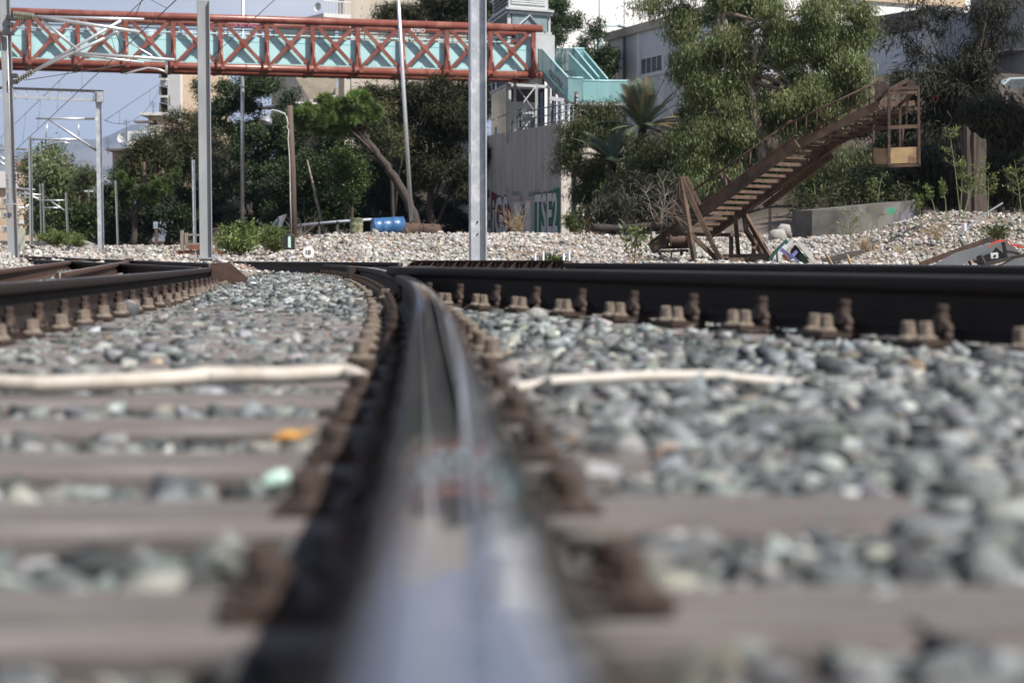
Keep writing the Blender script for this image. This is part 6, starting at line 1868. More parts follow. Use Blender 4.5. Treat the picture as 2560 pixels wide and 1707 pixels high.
for i in range(8):
    t = (i + .4) / 8; top = (g1).lerp(g2, t); tt = (top.x - E0.x) / (A2.x - E0.x); f = E0.lerp(A2, tt)
    line_px('handrail_post', [top, Vector((top.x, f.y, f.z + .06))], .012)
q0 = E1a + UPZ * .52; q1 = E1b + UPZ * .62
line_px('handrail', [q0, q1], .018)
for i in range(6):
    p = q0.lerp(q1, (i + .5) / 6); tt = (i + .5) / 6
    line_px('handrail_post', [p, E1a.lerp(E1b, tt)], .011)
# A-frames (ground feet)
def foot(px, Z): return G(px, Z, .05)
ap1 = P(1701, 442, 42.0); ap2 = P(1712, 444, 43.2)
for a, b, w_ in ((ap1, foot(1738, 41.7), .10), (ap1, foot(1808, 41.8), .11), (ap2, P(1748, 512, 43.4), .09), (ap2, P(1736, 500, 43.2), .08), (ap1, P(1688, 552, 42.3), .07), (ap1 + Vector((.02, 0, -.3)), P(1722, 520, 42.8), .05), (P(1697, 505, 42.1), P(1712, 528, 42.2), .06),
                 (P(1724, 582, 41.8), foot(1812, 42.0), .09), (P(1858, 522, 43.5), P(1866, 580, 43.2), .09), (P(1866, 578, 43.2), P(1905, 634, 44.0), .09), (P(1838, 540, 43), foot(1848, 43.8), .085), (P(1858, 530, 44.0), foot(1938, 43.4), .10),
                 (P(1828, 586, 43.8), foot(1828, 43.0), .10), (P(1887, 588, 43.9), foot(1882, 43.2), .09), (ap2 + Vector((.9, .6, 0)), P(1818, 470, 43.3), .07), (P(1804, 441, 43.6), P(1813, 458, 43.5), .09), (P(1815, 440, 43.8), P(1824, 452, 43.7), .07)):
    mbar('frame_leg', a, b, w_, w_ * .9)
mbar('frame_tie', P(1676, 585, 43.10), P(1850, 588, 43.90), .10, .08, M_rustl); mbar('frame_tie', P(1795, 641, 42.50), P(1914, 638, 43.30), .12, .08)
mbar('frame_tie', P(1818, 651, 42.30), P(1920, 648, 42.90), .12, .09); mbar('frame_tie', P(1636, 619, 42.70), P(1722, 617, 42.50), .10, .07, M_rustl)
m = MB(); m.lathe(P(1676, 603, 42.50), Vector((1, -.15, 0)), [(.14, 0), (.14, .02), (.10, .03), (.10, .36), (.14, .37), (.14, .39)], 16); m.build('winch_drum', M_rust, mach)
m = MB(); m.lathe(P(1665, 604, 42.50), Vector((1, -.15, 0)), [(.08, 0), (.13, .01), (.13, .05), (.08, .06)], 16); m.build('gear_wheel', M_darkrust, mach)
m = MB(); m.tube([P(1630, 629, 42.30), P(1722, 626, 42.20)], .025, 8); m.build('axle', M_rust, mach)
for px in (1650, 1704):
    m = MB(); m.lathe(P(px - 4, 631, 42.25), Vector((1, 0, 0)), [(.05, 0), (.07, .01), (.07, .05), (.05, .06)], 14); m.build('pulley', M_darkrust, mach)
m = MB(); m.tube([P(1679, 625, 42.30), P(1677, 662, 42.20)], .018, 6); m.build('prop', M_rust, mach)
m = MB(); m.tube([P(1652, 634, 42.30), P(1700, 662, 41.30)], .008, 5); m.tube([P(1660, 632, 42.30), P(1706, 662, 41.30)], .008, 5); m.build('cable', M_wire, mach)
# chute underneath the boom
mbar('under_beam', A0.lerp(A1, .55) + WV * .96 - UPZ * .3, A1 + WV * 1.02 - UPZ * .22, .10, .12, M_rust)
m = MB(); m.box(P(2098, 352, 42.6), (.10, .14, .22)); m.build('roller_bracket', M_rust, mach)
# gusset plates at the boom tip
def plate(pts, Z, mat=None, th=.05):
    m = MB(); m.prism([P(x, y, Z) for x, y in pts], (0, th, 0)); return m.build('tip_plate', mat or M_darkrust, mach)
plate([(2187, 207), (2195, 201), (2199, 215), (2200, 245), (2196, 270), (2190, 262), (2188, 220)], 41.0)
plate([(2200, 206), (2206, 203), (2214, 206), (2221, 220), (2221, 234), (2202, 236)], 40.7)
plate([(2268, 205), (2278, 199), (2285, 204), (2295, 221), (2295, 228), (2266, 224)], 41.3)
mbar('tip_beam', P(2228, 222, 41.2), P(2272, 203, 41.4), .04, .04, M_rust)
mbar('tip_beam', P(2196, 262, 41.0), P(2284, 258, 41.6), .07, .10, M_rust)

cage = thing('hanging_cage', 'rusty open basket with yellow lower plates hanging from the boom tip', 'cage', P(2258, 415, 41))
zc, zc2 = 40.3, 41.3
fr = [(2222, 222), (2296, 220), (2298, 413), (2223, 416)]
bk = [(2186, 262), (2250, 262), (2250, 404), (2183, 412)]
FRP = [P(x, y, zc) for x, y in fr]; BKP = [P(x, y, zc2) for x, y in bk]
def cb(name, a, b, w_=.045, mat=None): 
    m = MB(); m.bar(a, b, w_, w_); m.build(name, mat or M_rust, cage)
cb('upright', FRP[0], FRP[3], .05); cb('upright', FRP[1], FRP[2], .05); cb('upright', BKP[0], BKP[3]); cb('upright', BKP[1], BKP[2])
cb('top_bar', FRP[0], FRP[1], .06); m = MB(); m.bar(P(2223, 233, zc), P(2295, 231, zc), .03, .07); m.build('top_bar', M_rustl, cage)
m = MB(); m.bar(P(2223, 319, zc), P(2296, 316, zc), .04, .075); m.build('mid_bar', M_rustl, cage)
m = MB(); m.bar(P(2186, 322, zc2 - .4), P(2222, 319, zc), .04, .07); m.build('mid_bar', M_rust, cage)
cb('top_bar', FRP[0], BKP[0], .05); cb('top_bar', FRP[1], BKP[1], .05); cb('bottom_bar', FRP[2], FRP[3], .05); cb('bottom_bar', FRP[3], BKP[3], .05); cb('bottom_bar', FRP[2], BKP[2], .05)
m = MB(); m.prism([P(2224, 370, zc), P(2295, 367, zc), P(2296, 410, zc), P(2224, 414, zc)], (0, .02, 0)); m.build('front_plate', M_yellowr, cage)
m = MB(); m.prism([P(2183, 371, zc2 - .02), P(2221, 371, zc + .03), P(2222, 414, zc + .03), P(2182, 410, zc2 - .02)], (0.02, .02, 0)); m.build('side_plate', pm('faded ochre plate', (0.34, 0.25, 0.13), (0.25, 0.17, 0.09), 3, .8, c3=(0.13, 0.07, 0.06), s3=1.5), cage)
m = MB(); m.prism([FRP[3] + UPZ * .03, FRP[2] + UPZ * .03, BKP[2], BKP[3]], (0, 0, .02)); m.build('floor_plate', M_rust, cage)
for i in range(9):
    c = P(2265 + (i % 2) * 1.2, 262 + i * 6.2, 41.0); m = MB()
    pts = [c + Vector((math.cos(t) * .02, 0, math.sin(t) * .035)) if i % 2 else c + Vector((0, math.cos(t) * .02, math.sin(t) * .035)) for t in np.linspace(0, 2 * math.pi, 9)]
    m.tube(pts, .008, 5, False); m.build('chain_link', M_clip, cage)
m = MB(); m.tube([P(2259, 318, 41.0), P(2254, 368, 41.0)], .02, 6); m.build('rod', M_rust, cage)

# ------------------------------------------------------------------ drums and yard things
M_blue = pm('blue drum enamel', (0.028, 0.10, 0.24), (0.024, 0.085, 0.20), 4, .35, 0, .03, c3=(0.06, 0.16, 0.34), s3=1.5)
M_olive = pm('faded olive drum paint', (0.23, 0.25, 0.15), (0.17, 0.17, 0.10), 3, .7, 0, .1, c3=(0.30, 0.26, 0.16), s3=1.4)
def drum(name, label, c, axis, mat, r=.29, h=.88):
    o = thing(name, label, 'drum', c)
    ax = Vector(axis).normalized()
    pr = [(r * .97, 0), (r * 1.03, .004), (r * 1.03, .022), (r, .03), (r, h / 3 - .03), (r * 1.035, h / 3 - .012), (r * 1.035, h / 3 + .012), (r, h / 3 + .03), (r, 2 * h / 3 - .03), (r * 1.035, 2 * h / 3 - .012), (r * 1.035, 2 * h / 3 + .012), (r, 2 * h / 3 + .03), (r, h - .03), (r * 1.03, h - .022), (r * 1.03, h - .004), (r * .97, h)]
    m = MB(); m.lathe(c, ax, pr, 28)
    for i in range(len(m.sm)): m.sm[i] = len(m.f[i]) == 4
    m.build('shell', mat, o)
    m = MB(); m.lathe(Vector(c) - ax * .002, ax, [(r * .9, 0), (r * .93, -.012), (r * .95, .01)], 24); m.build('lid', mat, o)
    m = MB(); m.lathe(Vector(c) + ax.orthogonal() * r * .6 - ax * .012, -ax, [(.035, 0), (.035, .02), (.02, .024)], 8); m.build('bung', M_darkrust, o)
    return o
dz = 63
cb_ = P(932, 590, dz); cb_.z = tz(cb_.x, dz) + .30
drum('oil_drum', 'dented blue steel drum lying on the gravel by the leaning pole', cb_, (.93, .30, .06), M_blue, .30, 1.0)
cg = G(891, 66, .06)
gd = drum('oil_drum', 'upright faded olive green drum behind the gravel crest', cg, (0.01, 0, 1), M_olive, .215, .65)
m = MB(); text_mesh(m, 'N', cg + Vector((.06, -.235, .5)), (1, 0, 0), UPZ, .16, .01, .002); m.build('marking', M_blackg, gd)
m = MB(); text_mesh(m, 'B', cg + Vector((.04, -.235, .25)), (1, 0, 0), UPZ, .18, .01, .002); m.build('marking', M_redg, gd)
tk = thing('rusty_tank', 'rusty cylindrical tank section lying behind the blue drum', 'tank', G(1055, 70))
c = P(1012, 585, 69); c.z = tz(c.x, 69) + .22
m = MB(); m.lathe(c, Vector((.98, .15, -.05)), [(.26, 0), (.28, .02), (.28, .6), (.3, .61), (.3, .64), (.28, .65), (.28, 1.2), (.2, 1.25)], 18); m.build('shell', M_rust, tk)
for i in range(3):
    m = MB(); p = c + Vector((.2 + i * .4, -.1, .26)); m.tube([p, p + Vector((.05, 0, .08)), p + Vector((.12, 0, .06))], .02, 6); m.build('lug', M_darkrust, tk)
# long pipe on short posts behind the drums
pi = thing('pipe_rail', 'long grey pipe on short posts running behind the drums', 'pipe', G(800, 88))
a = G(745, 88); b = G(930, 86); a.z += .62; b.z += .72
m = MB(); m.tube([a, a.lerp(b, .5) + UPZ * .02, b], .06, 8); m.build('pipe', M_bluegrey, pi)
for t in (.05, .3, .55, .85):
    p = a.lerp(b, t); m = MB(); m.bar(Vector((p.x, p.y, tz(p.x, p.y) - .1)), p - UPZ * .03, .10, .10); m.build('post', M_slate, pi)
    m = MB(); m.tube([p - (b - a).normalized() * .05, p + (b - a).normalized() * .05], .075, 8); m.build('clamp', M_darkrust, pi)
# switch lantern
zl = 43
sw = thing('switch_lantern', 'black switch lantern box with a pale green lens on a white stem', 'switch lantern', G(688, zl))
# lantern stands at the foot of the lamp post
c = P(723, 608, zl)
m = MB(); m.box(c, (.235, .20, .28)); m.build('housing', M_black, sw)
m = MB(); m.box(c + Vector((-.10, -.06, .02)), (.06, .16, .24)); m.build('side_shield', M_black, sw)
m = MB(); m.lathe(c + UPZ * .14, (0, 0, 1), [(.10, 0), (.09, .03), (.04, .05), (.03, .08)], 10); m.build('cap', M_black, sw)
lp = [P(720, 594, zl - .115), P(723.5, 590, zl - .115), P(727, 594, zl - .115), P(727, 620, zl - .115), P(720, 618, zl - .115)]
m = MB(); m.prism(lp, (0, .012, 0)); m.build('lens', pm('pale green lens', (0.55, 0.78, 0.70), (0.6, 0.8, 0.76), 4, .2), sw)
g_ = tz(c.x, zl)
m = MB(); m.lathe(Vector((c.x, c.y, g_ - .1)), (0, 0, 1), [(.05, 0), (.05, .08), (.03, .1), (.03, c.z - .14 - g_)], 10); m.build('stem', M_lampw, sw)
m = MB(); m.lathe(P(722, 637, zl) - UPZ * .03, (0, 0, 1), [(.03, 0), (.06, .02), (.06, .05), (.03, .07)], 10); m.build('bearing', M_lampw, sw)
# number discs
def disc(label, body, px, py, r_px, Z, armpx=None):
    r = r_px * Z / F; c = P(px, py, Z)
    o = thing('number_disc', label, 'number disc', G(px, Z), 'white number discs')
    m = MB(); m.lathe(c + Vector((0, .012, 0)), Vector((0.05, -1, 0)), [(r, 0), (r, .012), (r * .97, .014)], 28); m.build('plate', M_blind, o)
    wd_ = r * 1.25; size = wd_ / (.6 * len(body))
    m = MB(); text_mesh(m, body, c + Vector((-wd_ / 2, -.006, -size * .33)), (1, 0, 0), UPZ, size, .03, .004); m.build('number', M_blackg, o)
    g_ = tz(c.x, Z)
    m = MB(); m.tube([c + Vector((0, .03, -r * .3)), Vector((c.x, c.y + .03, g_ - .05))], .015, 6); m.build('stake', M_rust, o)
    if armpx:
        m = MB(); m.tube([P(*armpx, Z), c + Vector((-r * .5, .03, -r * .35))], .02, 6); m.build('lever', M_conduit, o)
    return o
disc('white round disc numbered 10 at the foot of the lantern', '10', 771, 631, 14.5, 39, (728, 649))
disc('white round disc numbered 11B by the left cantilever mast', '11B', 94.5, 633, 10, 44)
o = thing('number_board', 'white board numbered 114 with a red edge at the left frame edge', 'number board', G(5, 36))
m = MB(); m.box(P(10, 640, 36), (.24, .03, .14)); m.build('plate', M_whiter, o)
m = MB(); m.box(P(-3, 640, 35.98), (.03, .03, .14)); m.build('edge_stripe', pm('red board edge', (0.55, 0.08, 0.12), None, 3, .5), o)
m = MB(); text_mesh(m, '114', P(2, 646, 35.97), (1, 0, 0), UPZ, .10, .006, .006); m.build('number', M_blackg, o)
m = MB(); m.bar(P(8, 645, 36.03), Vector((P(8, 640, 36).x, 36.03, tz(-9, 36) - .05)), .04, .04); m.build('stake', M_rust, o)
# relay box and rusty point levers beside the left mast
rb = thing('signal_cabinet', 'tall graffiti covered signal cabinet behind the left mast', 'cabinet', P(54, 645, 52))
m = MB(); m.box(P(54.5, 600, 52), (.13, .2, .62)); m.build('body', pm('pale green cabinet', (0.42, 0.44, 0.36), (0.36, 0.38, 0.31), 5, .6), rb)
m = MB(); m.box(P(52, 562, 52), (.2, .24, .05)); m.build('lid', M_slate, rb)
m = MB(); text_mesh(m, 'ZAK', P(50, 628, 51.88), (0, 0, 1), (-1, 0, 0), .09, .006, .002); m.build('graffiti', M_blackg, rb)
m = MB(); m.box(P(54, 555, 52), (.10, .1, .10)); m.build('head', M_bluegrey, rb)
for i, px in enumerate((54, 67)):
    o = thing('point_lever', ('red brown upright lever left of the 11B disc, nearer the mast', 'red brown bent lever touching the 11B disc')[i], 'lever', P(px, 655, 44))
    m = MB(); m.bar(P(px, 658, 44), P(px - 1, 637, 44), .07, .06); m.build('arm', M_rust, o)
    m = MB(); m.box(P(px, 650, 43.95), (.10, .05, .03)); m.build('bracket', M_rust, o)
    if i: 
        m = MB(); m.bar(P(67, 651, 44), P(86, 640, 44), .03, .03); m.build('link_rod', M_rust, o)
m = MB(); a = P(64, 653, 40); m.tube([a, P(90, 657, 39), P(118, 659, 38)], .02, 8)
tag(m.build('white_pipe', M_conduit, None, a), 'thin white pipe lying beside the 11B disc', 'pipe')
# small concrete block
m = MB(); c = G(143, 70, 0); m.box(c + UPZ * .09, (.17, .3, .20)); m.box(c + Vector((-.09, -.16, .1)), (.05, .02, .12))
tag(m.build('concrete_block', M_concrete, None, c), 'small pale concrete block on the ground at far left', 'block')
# platform number sign
zs = 108
sg = thing('blue_sign', 'small dark blue numbered sign on a post before the dark pines', 'sign', G(390, zs))
m = MB(); m.box(P(389, 563, zs), (.28, .04, .42)); m.build('panel', pm('navy enamel', (0.03, 0.06, 0.12), None, 3, .4), sg)
m = MB(); m.box(P(389, 563, zs - .03), (.22, .01, .35)); m.build('face', pm('pale blue enamel', (0.45, 0.52, 0.58), None, 3, .4), sg)
m = MB(); text_mesh(m, '11', P(386.2, 568, zs - .045), (1, 0, 0), UPZ, .26, .015, .003); m.build('number', M_blackg, sg)
m = MB(); m.bar(G(392, zs), P(391, 573, zs), .14, .1); m.build('post', M_wpole, sg)

# scrap heap
M_brick = pm('red brown scrap sheet', (0.25, 0.10, 0.065), (0.18, 0.07, 0.048), 6, .85, 0, .2)
sh = thing('scrap_trolley', 'rusty broken trolley with wooden rails heaped left of the mast', 'scrap', G(490, 52))
zs = 52
for (x0, y0, x1, y1, w_, mt) in ((455, 576, 456, 628, .08, M_twig), (466, 582, 466, 622, .08, M_twig), (546, 580, 545, 625, .08, M_twig), (460, 587, 520, 588, .05, M_twig), (530, 588, 566, 588, .04, M_rust), (560, 588, 560, 615, .04, M_rust),
                                 (468, 611, 560, 610, .07, M_twig), (472, 618, 515, 618, .13, M_brick), (470, 635, 560, 617, .04, M_twig), (475, 630, 514, 622, .03, M_straw), (475, 611, 478, 628, .05, M_rust)):
    m = MB(); m.bar(P(x0, y0, zs), P(x1, y1, zs), w_, w_); m.build('timber' if mt is M_twig else 'bar', mt, sh)
for i, (x0, x1, y) in enumerate(((442, 512, 634), (446, 556, 642), (450, 520, 648), (520, 560, 634))):
    m = MB(); m.prism([P(x0, y - 7, zs - .1 * i), P(x1, y - 5, zs - .1 * i), P(x1 + 2, y + 4, zs - .1 * i), P(x0 + 2, y + 5, zs - .1 * i)], (0, .4, .03)); m.build('sheet', M_brick, sh)
for i, px in enumerate((470, 512, 548)):
    m = MB(); m.lathe(P(px, 642, zs - .4), Vector((.2, -1, 0)), [(.05, 0), (.10, .01), (.10, .05), (.05, .06)], 16); m.build('wheel', M_rust, sh)
bs = thing('blue_sheet', 'crumpled blue sheet metal leaning among shrubs left of the lamp post', 'sheet metal', G(690, 92))
m = MB(); m.prism([P(668, 586, 92), P(682, 560, 92), P(696, 542, 92), P(711, 536, 92), P(700, 560, 92), P(690, 586, 92), P(678, 600, 92)], (0.1, .15, 0)); m.build('sheet', pm('faded blue sheet', (0.20, 0.29, 0.38), (0.14, 0.2, 0.28), 3, .6, c3=(0.25, 0.16, 0.12), s3=2), bs)
m = MB(); m.bar(P(630, 582, 92), P(669, 571, 92), .12, .1); m.build('beam', M_bluegrey, bs)
m = MB(); m.bar(P(690, 600, 91.9), P(696, 545, 91.9), .09, .05); m.build('plank', M_rust, bs)

# logs, posts and blocks behind the machine
M_log = pm('grey split log', (0.05, 0.043, 0.037), (0.024, 0.02, 0.018), 3, .95, 0, .9, stretch=(.7, 4, 4))  # wood darkened to imitate the shade lying over the pile
for i, (x0, y0, x1, y1, z, r, lab) in enumerate(((1545, 505, 1712, 476, 63, .09, 'uppermost thin log in the dark pile behind the rusty machine'), (1500, 515, 1708, 508, 62, .11, 'second log from the top in the pile behind the rusty machine'), (1490, 545, 1690, 522, 61, .11, 'third log from the top in the pile behind the rusty machine'),
                                                 (1530, 566, 1705, 532, 60, .12, 'second log from the bottom in the pile behind the rusty machine'), (1480, 572, 1700, 562, 59, .12, 'lowest log in the dark pile behind the rusty machine'))):
    a = P(x0, y0, z); b = P(x1, y1, z + 1.5); m = MB()
    pts = [a.lerp(b, t) + Vector((0, 0, .025 * math.sin(t * 9 + i * 2) + rnd.uniform(-.012, .012))) for t in np.linspace(0, 1, 12)]
    m.tube(pts, [r * rnd.uniform(.82, 1.08) * (1 - .02 * k) for k in range(12)], 9)
    tag(m.build('log', M_log, None, a), lab, 'log', 'logs behind the machine')
for i, (px, y0, y1, z, lab) in enumerate(((1466, 525, 575, 66, 'rusty short post left of the log pile'), (1554, 493, 565, 62, 'taller drilled rusty post in front of the log pile'), (1925, 520, 570, 56, 'thin grey post beside the white boulder'))):
    a = P(px, y1 + 20, z); a.z = min(a.z, tz(a.x, z)) - .05; b = P(px, y0, z)
    o = thing('fence_post', lab, 'post', a)
    m = MB(); m.bar(a, b, .075, .05); m.build('shaft', M_rust if i < 2 else M_log, o)
    for k in range(4):
        p = a.lerp(b, .5 + .12 * k) + Vector((0, -.03, 0)); m = MB(); m.lathe(p, (0, -1, 0), [(.012, 0), (.012, .006)], 6); m.build('bolt_head', M_darkrust, o)
m = MB(); a = P(1440, 546, 100); m.tube([a, P(1452, 541, 100), P(1464, 537, 100)], .09, 10)
tag(m.build('drain_pipe', M_bluegrey, None, a), 'short grey drain pipe sticking out beside the dark lamp post', 'pipe')
M_boulder = pm('white limestone boulder', (0.36, 0.345, 0.32), (0.22, 0.21, 0.195), 2, .9, 0, .4)
def boulder(label, px, py, Z, r, seed):
    c = P(px, py, Z); c.z = min(c.z, tz(c.x, Z) + r * .35 + (.22 if 'upper' in label else 0)); (tv, tt) = stone_templates(1, 22, seed, .9)[0]
    o = link('boulder', np_mesh('boulder', tv * r, tt, M_boulder, False), None, c); tag(o, label, 'boulder')
boulder('upper white boulder beside the concrete block', 1958, 538, 55, .22, 11); boulder('lower white boulder beside the concrete block', 1944, 556, 54.6, .28, 12)
boulder('bluish white boulder behind the rusty machine legs', 1918, 545, 56, .15, 3); boulder('pale flat boulder on the ground left of the scrap trolley', 322, 630, 62, .26, 4); boulder('rounded pale boulder behind the scrap trolley', 350, 622, 66, .22, 5)
boulder('pale dirt mound stone beside the grass tuft', 198, 620, 88, .55, 6)
lw = thing('low_wall', 'low broken concrete wall with faded graffiti behind the gravel heap', 'wall', G(2060, 58))
a = P(1980, 578, 57.4); b = P(2030, 578, 55.6); c2 = P(2300, 580, 59.5)
def wallseg(a, b, ytop0, ytop1, th, mat, nm):
    a = Vector(a); b = Vector(b); a.z = b.z = -.2 + min(tz(a.x, a.y), tz(b.x, b.y))
    ta = P(1280, ytop0, a.y).z; tb = P(1280, ytop1, b.y).z
    d = (b - a); d.z = 0; d.normalize(); n = Vector((-d.y, d.x, 0)); m = MB()
    p = [a, b, Vector((b.x, b.y, tb)), Vector((a.x, a.y, ta))]; m.prism(p, n * th); return m.build(nm, mat, lw)
M_shadedc = pm('shade darkened stained concrete', (0.115, 0.108, 0.099), (0.062, 0.058, 0.053), 1.5, .95, 0, .4, c3=(0.16, 0.15, 0.138), s3=.9)  # stained concrete, with the wall's shade put into a darker base tone
wallseg(a, b, 528, 526, 1.2, M_shadedc, 'end_face'); wallseg(b + Vector((.004, .004, 0)), c2, 526, 500, .6, M_shadedc, 'side_face')
def lwp(px, py):
    d = (c2 - b); t = (px - 2030) / 270; z = b.y + (c2.y - b.y) * t; return P(px, py, z - .05)
def lpoly(pts, mat, k): 
    m = MB(); m.prism([lwp(*p) for p in pts], (-.0, -.004 * k, 0)); m.build('graffiti', mat, lw)
lpoly([(2060, 574), (2062, 549), (2070, 542), (2078, 549), (2080, 564), (2072, 576)], pm('cobalt spray', (0.05, 0.14, 0.42), None, 4, .6), 1)
lpoly([(2190, 578), (2194, 528), (2210, 523), (2222, 538), (2232, 530), (2238, 563), (2230, 583)], pm('dusty lilac spray', (0.15, 0.145, 0.18), None, 4, .7), 1)
lpoly([(2206, 530), (2215, 518), (2232, 518), (2242, 528), (2226, 538)], M_greenp, 2.5)
lpoly([(2250, 578), (2252, 538), (2268, 523), (2285, 530), (2280, 578)], pm('faded lilac spray', (0.17, 0.155, 0.19), None, 4, .7), 1)
lpoly([(2088, 574), (2090, 552), (2120, 542), (2140, 549), (2138, 572)], M_blackg, 1)
st = thing('tree_stump', 'tall grey split tree stump in the shade at the right', 'tree stump', P(2435, 440, 52))
c_ = P(2436, 470, 52); c_.z = tz(c_.x, 52) - .2; nS = 26; lv = 9; V = []
rs_ = np.random.RandomState(5); rid = 1 + .10 * rs_.normal(size=nS)
tl = P(2400, 320, 52).z; tr_ = P(2468, 354, 52).z
for k in range(lv):
    t = k / (lv - 1)
    for q in range(nS):
        th = 2 * math.pi * q / nS
        R_ = (.40 - .10 * math.sin(t * 2.4)) * rid[q] * (1 + .03 * rs_.normal())
        x_ = c_.x + math.cos(th) * R_ - .05 * t; y_ = c_.y + math.sin(th) * R_ * .8
        top_ = tl + (tr_ - tl) * (math.cos(th) * .5 + .5) + .05 * rs_.normal()
        V.append((x_, y_, c_.z + (top_ - c_.z) * t))
m = MB(); m.add(V, [(k * nS + q, k * nS + (q + 1) % nS, (k + 1) * nS + (q + 1) % nS, (k + 1) * nS + q) for k in range(lv - 1) for q in range(nS)])
m.build('trunk', M_bark, st)
m = MB(); top_ = [Vector(V[(lv - 1) * nS + q]) for q in range(nS)]; cc_ = sum(top_, Vector()) / nS - UPZ * .05
m.add(top_ + [cc_], [(q, (q + 1) % nS, nS) for q in range(nS)]); m.build('split_top', M_log, st)
# rock bank with the cars on the street
M_rock = pm('brown rock face', (0.075, 0.064, 0.055), (0.04, 0.034, 0.03), 1.2, .95, 0, .8, c3=(0.1, 0.086, 0.072), s3=.6)  # tone darkened in place of the shade falling on the outcrop
rk = thing('rock_outcrop', 'brown rock outcrop under the parked pale car at right', 'rock', G(2520, 74))
rs_ = np.random.RandomState(77)
gx, gy = 26, 22; V = []
for j in range(gy):
    for i in range(gx):
        px = 2385 + i * 9; t = j / (gy - 1)
        top = 214 + 90 * max(0, (2470 - px) / 90) ** 1.5 + 8 * math.sin(px * .06)
        py = 520 + (top - 520) * t
        p = P(px, py, 74 + 4.5 * t + rs_.normal() * .22 + .4 * math.sin(px * .05 + j * .6)); V.append(p[:])
for i in range(gx):
    px = 2385 + i * 9; p = Vector(V[(gy - 1) * gx + i]); V.append((p.x, p.y + 5, p.z - .2))
Fc = np.array([(j * gx + i, j * gx + i + 1, (j + 1) * gx + i + 1, (j + 1) * gx + i) for j in range(gy) for i in range(gx - 1)])
o_ = WORG(rk); link('face', np_mesh('face', np.array(V) - np.array(o_[:]), Fc, M_rock, False), rk)
def car(label, px0, px1, ytop, ybot, Z, mat, lamp_px=None):
    """side view saloon: profile in fractions"""
    a = P(px0, ybot, Z); b = P(px1, ybot, Z); L_ = b.x - a.x; H = P(px0, ytop, Z).z - a.z
    o = thing('parked_car', label, 'car', a, 'cars parked on the street above the bank')
    pr = [(0, .12), (0, .5), (.04, .60), (.20, .64), (.32, .97), (.55, 1.0), (.74, .94), (.88, .64), (.985, .58), (1, .45), (1, .12)]
    m = MB(); m.prism([a + Vector((u * L_, 0, v * H)) for u, v in pr], (0, 1.55, 0)); body = m.build('body', mat, o)
    for (q) in ([(.235, .66), (.335, .92), (.51, .94), (.51, .66)], [(.53, .66), (.53, .94), (.72, .89), (.82, .66)]):
        m = MB(); m.prism([a + Vector((u * L_, -.012, v * H)) for u, v in q], (0, .01, 0)); m.build('side_window', M_pane, o)
    for u in (.18, .82):
        m = MB(); m.lathe(a + Vector((u * L_, -.02, .30)), (0, 1, 0), [(.2, 0), (.31, .01), (.31, .18), (.2, .19)], 18); w_ = m.build('wheel', M_black, o)
        m = MB(); m.lathe(a + Vector((u * L_, -.03, .30)), (0, 1, 0), [(.05, 0), (.19, .006), (.19, .012)], 14); m.build('rim', M_galv2, w_)
    m = MB(); m.box(a + Vector((.985 * L_, .2, .52 * H)), (.06, .3, .16)); m.build('tail_lamp', M_redlamp, o)
    m = MB(); m.box(a + Vector((.02 * L_, .2, .52 * H)), (.06, .3, .14)); m.build('head_lamp', M_frame, o)
    m = MB(); m.bar(a + Vector((.6 * L_, -.03, .56 * H)), a + Vector((.64 * L_, -.03, .56 * H)), .02, .03); m.build('door_handle', M_black, o)
    return o
M_redlamp = pm('red lamp glass', (0.5, 0.02, 0.03), None, 3, .2)
car('pale mint parked car on the rock above the right bank', 2448, 2680, 192, 275, 81, pm('pale mint car paint', (0.55, 0.66, 0.66), (0.5, 0.61, 0.61), 1, .25))
car('red parked car half hidden by the dark casuarina', 2290, 2400, 214, 270, 84, pm('red car paint', (0.45, 0.03, 0.05), None, 1, .25))

# foreground scrap, right
M_greensh = pm('dark green plastic', (0.03, 0.10, 0.07), (0.02, 0.07, 0.05), 4, .45)
M_palesh = pm('pale torn sheet', (0.56, 0.56, 0.52), (0.42, 0.42, 0.38), 5, .7)
M_violet = pm('violet blue metal', (0.15, 0.16, 0.33), (0.11, 0.12, 0.25), 4, .5)
zs = 37.5
js = thing('junk_pile', 'pile of torn green and white panels with a violet bar beside the machine', 'scrap', G(1990, zs))
def jp(name, pts, mat, th=(0, .05, 0), z=zs):
    m = MB(); m.prism([P(x, y, z) for x, y in pts], th); m.build(name, mat, js)
jp('panel', [(1922, 650), (1930, 632), (1965, 598), (1972, 606), (1935, 655)], M_greensh); jp('panel', [(1930, 655), (1936, 640), (1962, 610), (1970, 618), (1945, 660)], M_bluegrey, (0, .05, 0), zs - .1)
jp('panel', [(1986, 600), (1997, 601), (2020, 622), (2046, 660), (2036, 662), (2008, 628)], M_palesh, (0, .3, .04), zs - .05)
jp('panel', [(1964, 613), (1984, 599), (1990, 604), (1972, 622)], M_palesh, (0, .15, .02), zs - .03)
jp('panel', [(1978, 628), (1990, 612), (2006, 634), (2012, 664), (1984, 662)], M_dark, (0, .2, 0), zs + .15)
jp('panel', [(1996, 640), (2006, 632), (2026, 660), (2010, 664)], M_greensh, (0, .1, 0), zs + .05)
m = MB(); m.bar(P(1952, 623, zs - .2), P(2008, 664, zs - .3), .03, .07); m.build('bar', M_violet, js)
m = MB(); m.bar(P(1960, 665, zs - .25), P(1992, 628, zs - .2), .03, .06); m.build('bar', M_violet, js)
m = MB(); m.bar(P(1958, 636, zs - .3), P(1974, 656, zs - .35), .05, .06); m.build('plank', M_brick, js)
m = MB(); m.tube([P(1942, 630, zs - .2), P(1944, 662, zs - .2)], .02, 6); m.build('rod', M_rust, js)
